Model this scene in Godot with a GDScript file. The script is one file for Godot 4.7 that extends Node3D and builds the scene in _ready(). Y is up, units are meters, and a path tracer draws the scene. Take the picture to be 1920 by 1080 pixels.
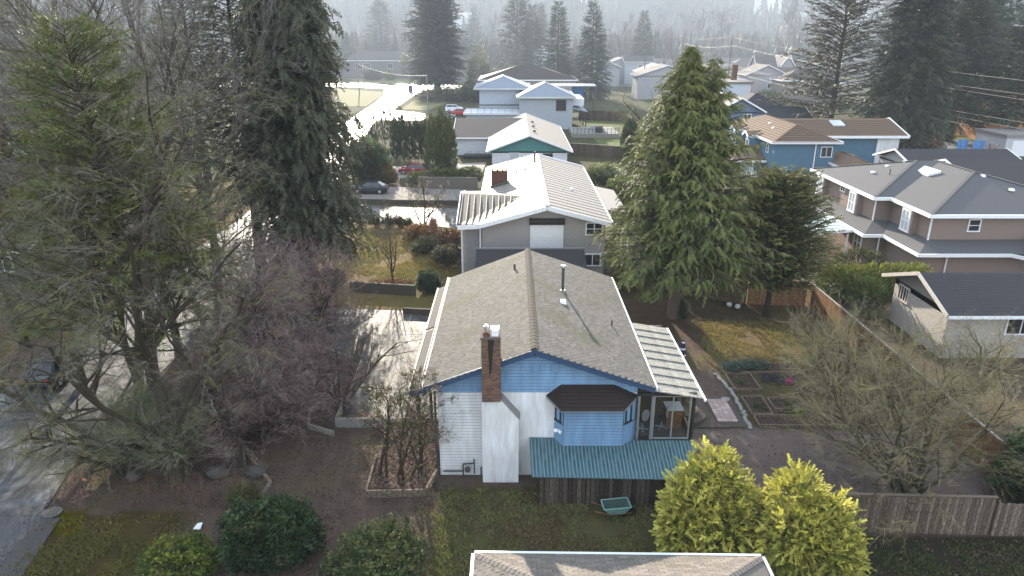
extends Node3D
# A winter suburb seen from above: blue gabled house in the middle, bare trees left, conifers right, hazy hills behind.
# World: x to the right, y up, the street runs towards -z. All lengths in metres.

var rng := RandomNumberGenerator.new()
var taken := {}
var mats := {}
var texs := {}
var nz := FastNoiseLite.new()
var nz2 := FastNoiseLite.new()

class MB:
	var v := PackedVector3Array()
	var n := PackedVector3Array()
	var c := PackedColorArray()
	var ix := PackedInt32Array()
	var col := Color.WHITE
	var moss := Color(0, 0, 0, 0)      # colour of upward faces of tubes, alpha = how much
	func tri(a: Vector3, b: Vector3, d: Vector3) -> void:
		var nn := (b - a).cross(d - a).normalized()
		var k := v.size()
		v.append(a); v.append(b); v.append(d)
		n.append(nn); n.append(nn); n.append(nn)
		c.append(col); c.append(col); c.append(col)
		ix.append(k); ix.append(k + 2); ix.append(k + 1)
	func quad(a: Vector3, b: Vector3, d: Vector3, e: Vector3) -> void:
		var nn := (b - a).cross(d - a)
		if nn.length_squared() < 1e-14:
			nn = (d - a).cross(e - a)
		nn = nn.normalized()
		var k := v.size()
		v.append(a); v.append(b); v.append(d); v.append(e)
		for i in 4:
			n.append(nn); c.append(col)
		ix.append(k); ix.append(k + 2); ix.append(k + 1)
		ix.append(k); ix.append(k + 3); ix.append(k + 2)
	func prism(p: Array, ex: Vector3) -> void:
		var nn := Vector3.ZERO
		for i in p.size():
			var a: Vector3 = p[i]
			var b: Vector3 = p[(i + 1) % p.size()]
			nn += a.cross(b)
		var q := p.duplicate()
		if nn.dot(ex) > 0:
			q.reverse()
		for i in range(1, q.size() - 1):
			tri(q[0], q[i], q[i + 1])
			tri(q[0] + ex, q[i + 1] + ex, q[i] + ex)
		for i in q.size():
			var a: Vector3 = q[i]
			var b: Vector3 = q[(i + 1) % q.size()]
			quad(a, a + ex, b + ex, b)
	func box(x: float, y: float, z: float, sx: float, sy: float, sz: float, bs := Basis()) -> void:
		var o := Vector3(x, y, z)
		var a := bs * Vector3(sx / 2, 0, 0)
		var b := bs * Vector3(0, sy / 2, 0)
		var d := bs * Vector3(0, 0, sz / 2)
		prism([o - a - b - d, o + a - b - d, o + a + b - d, o - a + b - d], d * 2)
	func span(a: Vector3, b: Vector3) -> void:   # box between two corners
		var m := (a + b) / 2
		var s := (b - a).abs()
		box(m.x, m.y, m.z, s.x, s.y, s.z)
	func bar(a: Vector3, b: Vector3, w: float, h: float, up := Vector3.UP) -> void:
		var d := (b - a).normalized()
		var s := d.cross(up).normalized()
		var u := s.cross(d)
		var m := (a + b) / 2
		box(m.x, m.y, m.z, w, h, (b - a).length(), Basis(s, u, -d))
	func tube(a: Vector3, b: Vector3, r0: float, r1: float, k := 5, cap := false) -> void:
		var d := b - a
		var s := d.cross(Vector3.UP if absf(d.y) < 0.9 * d.length() else Vector3.RIGHT).normalized()
		var u := s.cross(d).normalized()
		var f := v.size()
		for i in k + 1:
			var t := TAU * i / k
			var e := s * cos(t) + u * sin(t)
			v.append(a + e * r0); v.append(b + e * r1)
			n.append(e); n.append(e)
			var cc := col.lerp(moss, moss.a * smoothstep(-0.1, 0.7, e.y)) if moss.a > 0 else col
			c.append(cc); c.append(cc)
		for i in k:
			var j := f + i * 2
			ix.append(j); ix.append(j + 2); ix.append(j + 1)
			ix.append(j + 2); ix.append(j + 3); ix.append(j + 1)
		if cap:
			for i in k:
				var t0 := TAU * i / k
				var t1 := TAU * (i + 1) / k
				var e0 := s * cos(t0) + u * sin(t0)
				var e1 := s * cos(t1) + u * sin(t1)
				tri(b, b + e1 * r1, b + e0 * r1)
				tri(a, a + e0 * r0, a + e1 * r0)
	func ball(o: Vector3, r: Vector3, k := 8, noise: FastNoiseLite = null, amp := 0.0) -> void:
		var f := v.size()
		for j in k + 1:
			for i in k * 2 + 1:
				var th := PI * j / k
				var ph := PI * (i % (k * 2)) / k
				var e := Vector3(sin(th) * cos(ph), cos(th), sin(th) * sin(ph))
				var m := 1.0 + (noise.get_noise_3dv(e * 60.0 + o * 31.0) * amp if noise else 0.0)
				v.append(o + e * r * m)
				n.append((e / r).normalized())
				c.append(col)
		for j in k:
			for i in k * 2:
				var a := f + j * (k * 2 + 1) + i
				var b := a + k * 2 + 1
				ix.append(a); ix.append(b); ix.append(a + 1)
				ix.append(a + 1); ix.append(b); ix.append(b + 1)
	func mesh() -> ArrayMesh:
		var arr := []
		arr.resize(Mesh.ARRAY_MAX)
		arr[Mesh.ARRAY_VERTEX] = v
		arr[Mesh.ARRAY_NORMAL] = n
		arr[Mesh.ARRAY_COLOR] = c
		arr[Mesh.ARRAY_INDEX] = ix
		var m := ArrayMesh.new()
		if v.size() > 0:
			m.add_surface_from_arrays(Mesh.PRIMITIVE_TRIANGLES, arr)
		return m

# ---------- nodes ----------
func numbered(called: String) -> String:
	taken[called] = taken.get(called, 0) + 1
	return called if taken[called] == 1 else "%s_%03d" % [called, taken[called] - 1]
func tag(o: Node, label: String, cat: String, group := "", kind := "") -> Node:
	if label: o.set_meta("label", label)
	if cat: o.set_meta("category", cat)
	if group: o.set_meta("group", group)
	if kind: o.set_meta("kind", kind)
	return o
func thing(called: String, label: String, cat: String, at := Vector3.ZERO, turn := 0.0, group := "") -> Node3D:
	var o := Node3D.new()
	o.name = numbered(called)
	add_child(o)
	o.position = at
	o.rotation.y = turn
	tag(o, label, cat, group)
	return o
func inst(called: String, m: Mesh, mt: Material, parent: Node = null) -> MeshInstance3D:
	var o := MeshInstance3D.new()
	o.mesh = m
	o.material_override = mt
	if parent == null:
		o.name = numbered(called)
		add_child(o)
	else:
		o.name = called
		parent.add_child(o, true)
	return o
func put(called: String, mb: MB, mt: Material, parent: Node = null) -> MeshInstance3D:
	return inst(called, mb.mesh(), mt, parent)
func struct(called: String, mb: MB, mt: Material) -> MeshInstance3D:
	var o := put(called, mb, mt)
	o.set_meta("kind", "structure")
	return o
func swarm(called: String, m: Mesh, mt: Material, tr: Array, cols: PackedColorArray, parent: Node = null) -> MultiMeshInstance3D:
	var mm := MultiMesh.new()
	mm.transform_format = MultiMesh.TRANSFORM_3D
	mm.use_colors = true
	mm.mesh = m
	mm.instance_count = tr.size()
	for i in tr.size():
		mm.set_instance_transform(i, tr[i])
		mm.set_instance_color(i, cols[i])
	var o := MultiMeshInstance3D.new()
	o.multimesh = mm
	o.material_override = mt
	o.set_meta("kind", "stuff")
	if parent == null:
		o.name = numbered(called)
		add_child(o)
	else:
		o.name = called
		parent.add_child(o, true)
	return o

# ---------- materials ----------
func noise_tex(key: String, freq: float, octaves: int, lo: float, hi: float, size := 512, type := FastNoiseLite.TYPE_SIMPLEX_SMOOTH, warm := 0.0) -> ImageTexture:
	if texs.has(key): return texs[key]
	var f := FastNoiseLite.new()
	f.noise_type = type
	f.seed = key.hash() % 1000
	f.frequency = freq
	f.fractal_octaves = octaves
	f.fractal_gain = 0.6
	var im := f.get_seamless_image(size, size, false, false, 0.15)
	im.convert(Image.FORMAT_RGB8)
	for y in size:
		for x in size:
			var t := im.get_pixel(x, y).r
			t = clampf((t - 0.5) * 1.5 + 0.5, 0, 1)
			var k := lerpf(lo, hi, t)
			im.set_pixel(x, y, Color(k, k * (1.0 - warm * (1 - t)), k * (1.0 - 2 * warm * (1 - t))))
	texs[key] = ImageTexture.create_from_image(im)
	return texs[key]
func mat(key: String, c := Color.WHITE, rough := 0.9, o := {}) -> StandardMaterial3D:
	if mats.has(key): return mats[key]
	var m := StandardMaterial3D.new()
	m.resource_name = key
	m.albedo_color = c.linear_to_srgb()
	m.roughness = rough
	m.metallic = o.get("metal", 0.0)
	m.metallic_specular = o.get("spec", 0.25)
	m.vertex_color_use_as_albedo = o.get("vc", false)
	if o.has("tex"):
		m.albedo_texture = texs[o.tex]
		m.uv1_triplanar = true
		m.uv1_world_triplanar = o.get("world", true)
		var s = o.get("scale", 1.0)
		m.uv1_scale = s if s is Vector3 else Vector3(s, s, s)
	if o.has("bump"):
		m.heightmap_enabled = true
		m.heightmap_texture = texs[o.get("btex", o.get("tex", "grain"))]
		m.heightmap_scale = o.bump
		m.uv1_triplanar = true
		m.uv1_world_triplanar = o.get("world", true)
	if o.has("rtex"):
		m.roughness_texture = texs[o.rtex]
	if o.has("back"):
		m.backlight_enabled = true
		m.backlight = o.back
	if o.has("alpha"):
		m.transparency = BaseMaterial3D.TRANSPARENCY_ALPHA
		m.albedo_color.a = o.alpha
	if o.has("emit"):
		m.emission_enabled = true
		m.emission = o.emit
	if o.has("coat"):
		m.clearcoat_enabled = true
		m.clearcoat = o.coat
		m.clearcoat_roughness = 0.15
	m.cull_mode = BaseMaterial3D.CULL_DISABLED
	mats[key] = m
	return m
func L(r: float, g: float, b: float) -> Color:
	return Color(r, g, b)
func make_materials() -> void:
	noise_tex("grain", 0.05, 5, 0.82, 1.0)
	noise_tex("soft", 0.012, 4, 0.93, 1.0)
	noise_tex("earth", 0.03, 6, 0.6, 1.0, 1024, FastNoiseLite.TYPE_SIMPLEX, 0.05)
	noise_tex("wet", 0.008, 5, 0.45, 1.0, 512)
	noise_tex("streak", 0.02, 5, 0.6, 1.0, 512, FastNoiseLite.TYPE_PERLIN, 0.04)
	noise_tex("drip", 0.018, 5, 0.88, 1.0, 512, FastNoiseLite.TYPE_PERLIN, 0.02)
	noise_tex("dirtmix", 0.07, 6, 0.42, 1.0, 1024, FastNoiseLite.TYPE_SIMPLEX, 0.05)
	noise_tex("brick_wear", 0.06, 4, 0.5, 1.0, 256, FastNoiseLite.TYPE_VALUE)
	mat("ground", Color.WHITE, 0.95, {"vc": true, "tex": "dirtmix", "scale": 0.31, "bump": 7.0, "spec": 0.2})
	mat("asphalt_wet", L(.15, .15, .155), 0.42, {"tex": "wet", "scale": 0.11, "bump": 0.5, "btex": "earth", "spec": 0.5})
	mat("asphalt_damp", L(.135, .135, .14), 0.62, {"tex": "wet", "scale": 0.11, "bump": 0.5, "btex": "earth", "spec": 0.3})
	mat("asphalt_dry", L(.19, .185, .185), 0.7, {"tex": "grain", "scale": 0.35, "bump": 0.6, "spec": 0.4})
	mat("asphalt_gutter", L(.11, .108, .105), 0.8, {"tex": "earth", "scale": 0.5, "bump": 1.0})
	mat("asphalt_patch", L(.09, .09, .095), 0.75, {"tex": "grain", "scale": 0.3, "bump": 0.6})
	mat("gravel", L(.26, .245, .23), 0.85, {"tex": "earth", "scale": 0.5, "bump": 3.0})
	mat("concrete_wet", L(.115, .11, .106), 0.55, {"tex": "wet", "scale": 0.16, "bump": 0.6, "btex": "earth", "spec": 0.14})
	mat("concrete", L(.32, .31, .29), 0.85, {"tex": "earth", "scale": 0.3, "bump": 1.0})
	mat("pale_stone", L(.27, .26, .235), 0.9, {"tex": "grain", "scale": 1.2, "bump": 2.0})
	mat("timber_edge", L(.23, .185, .14), 0.85, {"tex": "streak", "scale": 0.9, "bump": 0.8})
	mat("pale_timber", L(.36, .33, .28), 0.85, {"tex": "streak", "scale": 0.9, "bump": 0.8})
	mat("white_paint", L(.72, .73, .73), 0.6, {"tex": "drip", "scale": Vector3(.3, .06, .3), "spec": 0.3})
	mat("white_trim", L(.78, .78, .78), 0.45, {"tex": "soft", "scale": 0.8})
	mat("white_stack", L(.70, .71, .71), 0.7, {"tex": "drip", "scale": Vector3(.4, .07, .4), "bump": 0.8, "btex": "grain"})
	mat("blue_paint", L(.19, .325, .49), 0.6, {"tex": "drip", "scale": Vector3(.34, .07, .34)})
	mat("blue_dark", L(.035, .068, .125), 0.5, {"tex": "soft", "scale": 0.6})
	mat("dark_board", L(.035, .032, .03), 0.7, {"tex": "grain", "scale": 1.0})
	mat("brown_shingle", L(.030, .022, .02), 0.85, {"tex": "grain", "scale": 1.5, "bump": 1.0})
	mat("shingle_base", L(.13, .12, .105), 0.9, {"tex": "earth", "scale": 0.5})
	for i in 4:
		mat("shingle%d" % i, [L(.165, .160, .150), L(.142, .138, .130), L(.182, .176, .165), L(.155, .153, .140)][i], 0.9, {"tex": "earth", "scale": 0.7, "bump": 0.8, "btex": "grain"})
		mat("front_shingle%d" % i, [L(.225, .208, .19), L(.188, .174, .16), L(.255, .233, .212), L(.206, .187, .166)][i], 0.9, {"tex": "earth", "scale": 0.9, "bump": 0.8, "btex": "grain"})
		mat("gray_plank%d" % i, [L(.125, .105, .085), L(.085, .07, .058), L(.16, .14, .115), L(.06, .05, .042)][i], 0.9, {"tex": "streak", "scale": Vector3(2.5, 0.5, 2.5), "bump": 1.0})
		mat("fence_plank%d" % i, [L(.20, .165, .125), L(.165, .14, .11), L(.25, .21, .165), L(.14, .115, .085)][i], 0.9, {"tex": "streak", "scale": Vector3(2.5, 0.5, 2.5), "bump": 1.0})
		mat("brown_plank%d" % i, [L(.105, .08, .06), L(.085, .065, .05), L(.13, .10, .078), L(.095, .07, .05)][i], 0.9, {"tex": "streak", "scale": Vector3(2.5, 0.5, 2.5), "bump": 1.0})
		mat("orange_plank%d" % i, [L(.32, .18, .095), L(.28, .155, .08), L(.36, .205, .11), L(.30, .165, .085)][i], 0.85, {"tex": "streak", "scale": Vector3(2.5, 0.5, 2.5), "bump": 0.8})
	mat("shingle_swarm", Color.WHITE, 0.9, {"vc": true, "tex": "earth", "scale": 0.7, "bump": 0.8, "btex": "grain"})
	mat("ridge_cap", L(.10, .085, .07), 0.9, {"tex": "grain", "scale": 1.5})
	mat("brick", L(.19, .105, .07), 0.9, {"tex": "brick_wear", "scale": Vector3(1.3, 5.0, 1.3), "bump": 1.2})
	for i in 3: mat("brick_%d" % i, [L(.17, .10, .07), L(.22, .125, .08), L(.13, .08, .06)][i], 0.9, {"tex": "grain", "scale": 3.0})
	mat("brick_red", L(.22, .10, .075), 0.9, {"tex": "brick_wear", "scale": Vector3(1.3, 5.0, 1.3), "bump": 1.2})
	mat("soot", L(.03, .026, .024), 0.95, {"tex": "grain", "scale": 2.0})
	mat("galvanised", L(.55, .57, .58), 0.35, {"metal": 0.8})
	mat("dark_pipe", L(.06, .06, .065), 0.6, {})
	mat("gutter_dirty", L(.55, .5, .45), 0.6, {"tex": "earth", "scale": 1.6})
	mat("teal_metal", L(.085, .16, .185), 0.5, {"tex": "streak", "scale": Vector3(1.6, 1.6, 0.12), "spec": 0.4})
	mat("teal_rib", L(.13, .235, .265), 0.5, {})
	mat("siding_back", L(.2, .21, .23), 0.9, {})
	mat("siding_back_blue", L(.055, .095, .16), 0.9, {})
	mat("panel_white", L(.34, .34, .315), 0.5, {"tex": "streak", "scale": Vector3(0.3, 0.3, 1.6), "bump": 0.3})
	mat("metal_white", L(.38, .355, .32), 0.55, {"tex": "earth", "scale": 0.22, "spec": 0.3})
	mat("metal_dirty", L(.115, .11, .095), 0.55, {"tex": "earth", "scale": 0.35})
	mat("metal_blue_gray", L(.21, .235, .275), 0.6, {"tex": "soft", "scale": 0.3, "spec": 0.25})
	mat("glass_dark", L(.02, .024, .03), 0.08, {"spec": 0.6})
	mat("glass_blind", L(.42, .44, .45), 0.12, {"spec": 0.6})
	mat("glass", L(.02, .022, .024), 0.02, {"alpha": 0.1, "spec": 0.5})
	mat("dark_frame", L(.03, .033, .038), 0.5, {})
	mat("gray_frame", L(.16, .165, .17), 0.45, {})
	mat("bark_gray", Color.WHITE, 0.95, {"vc": true, "tex": "earth", "scale": 0.9, "bump": 2.5})
	mat("twig", Color.WHITE, 0.9, {"vc": true, "back": Color(.15, .15, .12)})
	mat("leaf", Color.WHITE, 0.5, {"vc": true, "back": Color(.7, .7, .5), "spec": 0.22})
	mat("needle", Color.WHITE, 0.6, {"vc": true, "back": Color(.42, .42, .3), "spec": 0.3})
	mat("litter", Color.WHITE, 0.8, {"vc": true, "back": Color(.3, .25, .2), "spec": 0.2})
	mat("rock", L(.15, .14, .125), 0.95, {"tex": "earth", "scale": 1.5, "bump": 3.0})
	mat("tyre", L(.02, .02, .02), 0.8, {})
	mat("rim", L(.6, .6, .62), 0.3, {"metal": 0.7})
	mat("wood_brown", L(.30, .15, .07), 0.5, {"tex": "streak", "scale": 1.2})
	mat("floor_wood", L(.16, .11, .08), 0.5, {"tex": "streak", "scale": Vector3(1, 1, 4)})
	mat("pole_wood", L(.16, .13, .11), 0.9, {"tex": "streak", "scale": Vector3(2, .4, 2)})
	mat("pole_pale", L(.36, .36, .37), 0.8, {"tex": "streak", "scale": Vector3(2, .4, 2)})
	mat("wire", L(.25, .25, .24), 0.5, {"metal": 0.5})
	mat("soil", L(.10, .075, .06), 0.95, {"tex": "earth", "scale": 0.8, "bump": 5.0})
func plain(key: String, c: Color, rough := 0.7, o := {"tex": "soft", "scale": 0.4}) -> StandardMaterial3D:
	return mat(key, c, rough, o)

# ---------- plants ----------
var sprays := {}
func rv() -> Vector3:
	return Vector3(rng.randf_range(-1, 1), rng.randf_range(-1, 1), rng.randf_range(-1, 1))
func rr(a: float, b: float) -> float:
	return rng.randf_range(a, b)
func leaf_quad(mb: MB, a: Vector3, d: Vector3, len: float, w: float, up: Vector3) -> void:
	var s := d.cross(up)
	if s.length_squared() < 1e-6: s = d.cross(Vector3.RIGHT)
	s = s.normalized() * w * 0.5
	var m := a + d * len * 0.45
	mb.quad(a, m + s, a + d * len, m - s)
# a flat fan of leaflets along +x; hang turns the leaflets downwards
func frond(key: String, ln: float, nside: int, side: float, w: float, ang: float, hang: float, droop: float, rough := 0.35) -> ArrayMesh:
	if sprays.has(key): return sprays[key]
	var mb := MB.new()
	for i in nside:
		var t := (i + 0.5) / nside
		var b := Vector3(ln * t, -droop * ln * t * t, 0)
		for s in [-1, 1]:
			var d := Vector3(cos(ang), -hang * rr(0.6, 1.3), s * sin(ang)) + rv() * rough
			mb.col = Color(1, 1, 1) * rr(0.75, 1.15)
			leaf_quad(mb, b, d.normalized(), side * (1.05 - 0.65 * t) * rr(0.7, 1.25), w * rr(0.7, 1.3), Vector3.UP + rv() * 0.7)
	leaf_quad(mb, Vector3(ln * 0.85, -droop * ln * 0.72, 0), Vector3(1, -droop, 0).normalized(), ln * 0.25, w, Vector3.UP)
	leaf_quad(mb, Vector3.ZERO, Vector3(1, -droop * 0.6, 0).normalized(), ln * 0.9, w * 0.5, Vector3.UP + rv() * 0.2)
	sprays[key] = mb.mesh()
	return sprays[key]
func leaf_clump(key: String, r: float, count: int, len: float, w: float) -> ArrayMesh:
	if sprays.has(key): return sprays[key]
	var mb := MB.new()
	for i in count:
		var d := rv().normalized()
		d.y = absf(d.y) * 0.6 - 0.1
		mb.col = Color(1, 1, 1) * rr(0.7, 1.2)
		leaf_quad(mb, rv() * r * 0.6, d.normalized(), len * rr(0.7, 1.3), w * rr(0.8, 1.2), Vector3.UP + rv() * 0.6)
	sprays[key] = mb.mesh()
	return sprays[key]
# a bare twig cluster along +x: thin strips that fork
func twigs(key: String, ln: float, w: float, forks: int, spread: float, up := 0.2) -> ArrayMesh:
	if sprays.has(key): return sprays[key]
	var mb := MB.new()
	var add := func(a: Vector3, b: Vector3, w0: float, w1: float):
		var s := (b - a).cross(rv()).normalized()
		mb.quad(a - s * w0, b - s * w1, b + s * w1, a + s * w0)
	var p := Vector3.ZERO
	var d := Vector3(1, 0, 0)
	for i in forks:
		mb.col = Color(1, 1, 1) * rr(0.8, 1.2)
		var q := p + d * ln / forks
		add.call(p, q, w * (1.2 - 0.7 * i / forks), w * (1.2 - 0.7 * (i + 1) / forks))
		for k in 2:
			var sd := (d + rv() * spread + Vector3(0, up, 0)).normalized()
			var sl := ln * rr(0.25, 0.55) * (1.1 - 0.6 * i / forks)
			var m := q + sd * sl * 0.5
			var e := m + (sd + rv() * 0.35).normalized() * sl * 0.5
			add.call(q, m, w * 0.6, w * 0.5)
			add.call(m, e, w * 0.5, w * 0.2)
			for j in 2:
				var td := (sd + rv() * spread + Vector3(0, up, 0)).normalized()
				add.call(m, m + td * sl * rr(0.25, 0.5), w * 0.4, w * 0.15)
		p = q
		d = (d + rv() * 0.25 + Vector3(0, up * 0.3, 0)).normalized()
	sprays[key] = mb.mesh()
	return sprays[key]
func aim(p: Vector3, d: Vector3, up: Vector3, s: float) -> Transform3D:
	var x := d.normalized()
	var z := x.cross(up)
	if z.length_squared() < 1e-5: z = x.cross(Vector3.FORWARD)
	z = z.normalized()
	var y := z.cross(x)
	return Transform3D(Basis(x * s, y * s, z * s), p)
func bright(c: Color, k: float) -> Color:
	return Color(c.r * k, c.g * k, c.b * k)

# conifer: whorls of drooping limbs round a straight trunk. P: h, clear, r, n, spray (mesh), size, col, tip, droop, prof, gap, lean, per
func conifer(called: String, label: String, at: Vector3, P: Dictionary, group := "") -> Node3D:
	var t: Node3D = thing(called, label, P.get("cat", "tree"), at, 0.0, group)
	rng.seed = (label + str(at)).hash()
	var h: float = P.h
	var y0: float = P.get("clear", 0.1) * h
	var R: float = P.r
	var lean: Vector3 = P.get("lean", Vector3.ZERO)
	var tr := MB.new()
	tr.col = P.get("bark", L(.10, .08, .065))
	var tk: float = P.get("trunk", h * 0.014)
	var nseg := 6
	for i in nseg:
		var a := float(i) / nseg
		var b := float(i + 1) / nseg
		tr.tube(lean * a * a + Vector3(0, h * a * 0.97 - 0.05, 0), lean * b * b + Vector3(0, h * b * 0.97 - 0.05, 0), tk * (1.15 - a) * (1.3 if i == 0 else 1.0), tk * (1.15 - b), 8)
	put("trunk", tr, mats.bark_gray, t)
	for f in P.get("forks", []):     # second leaders
		var fk := MB.new()
		fk.col = tr.col
		fk.tube(Vector3(0, h * 0.02, 0), f * 0.5 + Vector3(0, h * 0.3, 0), tk * .8, tk * .6, 7)
		put("trunk", fk, mats.bark_gray, t)
	var limbs := MB.new()
	limbs.col = bright(tr.col, 0.9)
	var xf := []
	var cs := PackedColorArray()
	var n: int = P.n
	var prof: float = P.get("prof", 0.8)
	var droop: float = P.get("droop", 0.4)
	var sp: ArrayMesh = P.spray
	var size: float = P.size
	var per: int = P.get("per", 14)
	var gap: float = P.get("gap", 0.0)
	var tops: Array = P.get("tops", [Vector3.ZERO])
	for i in n:
		var u := (i + rng.randf()) / n
		var top: Vector3 = tops[i % tops.size()]
		var hh := h * (1.0 - top.length() / (R * 4.0))
		var y := lerpf(y0, hh * 0.985, u)
		var az := i * 2.39996 + rr(-0.5, 0.5)
		var v := 1.0 - u
		var env := R * pow(v, prof) * (1.0 if u > 0.12 else lerpf(P.get("skirt", 0.7), 1.0, u / 0.12))
		var lump := 1.0 + 0.45 * nz.get_noise_3d(cos(az) * 25.0 + at.x, y * 7.0, sin(az) * 25.0 + at.z)
		if gap > 0 and nz2.get_noise_3d(cos(az) * 30.0 + at.x, y * 9.0, sin(az) * 30.0) > 0.5 - gap: continue
		var ln := maxf(env * lump * rr(0.72, 1.08), size * 0.35)
		var o := lean * pow(y / h, 2.0) + Vector3(top.x, y, top.z)
		var d := Vector3(cos(az), P.get("rise", 0.25) + 0.7 * u - droop * v, sin(az)).normalized()
		var p := o
		var m := maxi(2, int(per * (0.25 + 0.75 * ln / R)))
		var q := p
		for s in m:
			var f := float(s + 1) / m
			q = o + d * ln * f + Vector3(0, -droop * ln * 0.35 * f * f, 0)
			if s % 3 == 2 or s == m - 1:
				limbs.tube(p, q, tk * 0.22 * (1.1 - 0.7 * (f - 0.3)) * minf(1, ln / 4.0 + .3), tk * 0.18 * (1.05 - f) * minf(1, ln / 4.0 + .3) + 0.006, 3)
				p = q
			if f < P.get("bare", 0.2): continue
			var side := Vector3(-d.z, 0, d.x) * rr(-1, 1)
			var wd: Vector3 = (d + side * P.get("fan", 0.9) + Vector3(0, rr(-0.35, 0.15) - droop * 0.3, 0)).normalized()
			var upv := Vector3.UP
			if P.has("hang"):
				wd = (d * 0.5 + side * 0.7 + Vector3(0, -P.hang, 0) * rr(0.6, 1.3)).normalized()
				upv = d
			xf.append(aim(q + side * size * 0.3 + rv() * size * 0.12, wd, upv + rv() * P.get("tumble", 0.5), size * rr(0.7, 1.25) * (0.5 + 0.5 * clampf(env / (2.0 * size + 0.4), 0, 1))))
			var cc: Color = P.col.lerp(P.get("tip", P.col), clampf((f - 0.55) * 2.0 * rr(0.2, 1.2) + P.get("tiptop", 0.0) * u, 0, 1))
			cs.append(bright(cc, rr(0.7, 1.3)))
	put("limbs", limbs, mats.bark_gray, t).set_meta("kind", "stuff")
	swarm("crown", sp, mats.needle, xf, cs, t)
	return t

# bare broadleaf: forking limbs and twig clusters
func limb(mb: MB, p: Vector3, d: Vector3, len: float, r: float, lvl: int, P: Dictionary, tips: Array) -> void:
	var n := maxi(3, int(len / P.get("seg", 0.7)))
	var lv: int = P.get("levels", 3)
	var trop: float = P.trop[mini(lvl, P.trop.size() - 1)]
	var wob: float = P.get("wob", 0.16)
	var r0 := r
	for i in n:
		var f := float(i + 1) / n
		d = (d + rv() * wob + Vector3.UP * trop * (0.3 + f)).normalized()
		var q := p + d * len / n
		var r1 := r0 * (1.0 - 0.72 * f) if lvl > 0 else r0 * (1.0 - 0.6 * f)
		if q.y < 0.25 and lvl > 0: return
		mb.tube(p, q, r, r1, 8 if lvl == 0 else (5 if lvl == 1 else 3))
		if lvl < lv and f > P.start[mini(lvl, P.start.size() - 1)]:
			var kids: float = P.kids[mini(lvl, P.kids.size() - 1)]
			var k := int(kids) + (1 if rng.randf() < kids - int(kids) else 0)
			for j in k:
				var ax := d.cross(rv()).normalized()
				var cd := d.rotated(ax, P.get("ang", 0.8) * rr(0.6, 1.25))
				limb(mb, q, cd, len * P.get("ratio", 0.55) * rr(0.6, 1.15) * (1.15 - 0.6 * f), maxf(r1 * 0.62, P.get("minr", 0.006)), lvl + 1, P, tips)
		if lvl >= lv - 1 and (lvl == lv or f > 0.35):
			for j in P.get("tips", 1):
				tips.append([q, (d + rv() * 0.6).normalized()])
		p = q
		r = r1
func bare_tree(called: String, label: String, at: Vector3, stems: Array, P: Dictionary, group := "") -> Node3D:
	var t: Node3D = thing(called, label, P.get("cat", "tree"), at, 0.0, group)
	rng.seed = (label + str(at)).hash()
	var tips := []
	for s in stems:     # [offset, direction, length, radius]
		var mb := MB.new()
		mb.col = P.bark
		mb.moss = P.get("moss", Color(0, 0, 0, 0))
		limb(mb, s[0] - Vector3(0, 0.05, 0), s[1].normalized(), s[2], s[3], 0, P, tips)
		put("trunk", mb, mats.bark_gray, t)
	var xf := []
	var cs := PackedColorArray()
	for q in tips:
		xf.append(aim(q[0], q[1], Vector3.UP + rv() * 0.5, P.size * rr(0.7, 1.3)))
		var c: Color = P.twig
		if rng.randf() < P.get("mossy", 0.0): c = P.twig_moss
		cs.append(bright(c, rr(0.65, 1.35)))
	swarm("crown", P.mesh, mats.twig, xf, cs, t)
	if P.has("leaf"):
		var lx := []
		var lc := PackedColorArray()
		for q in tips:
			if rng.randf() < P.leafy:
				lx.append(aim(q[0] + rv() * 0.3, rv(), Vector3.UP, P.get("leafsize", 1.0) * rr(0.6, 1.3)))
				lc.append(bright(P.leafcols[rng.randi() % P.leafcols.size()], rr(0.7, 1.3)))
		swarm("leaves", P.leaf, mats.leaf, lx, lc, t)
	return t

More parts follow.
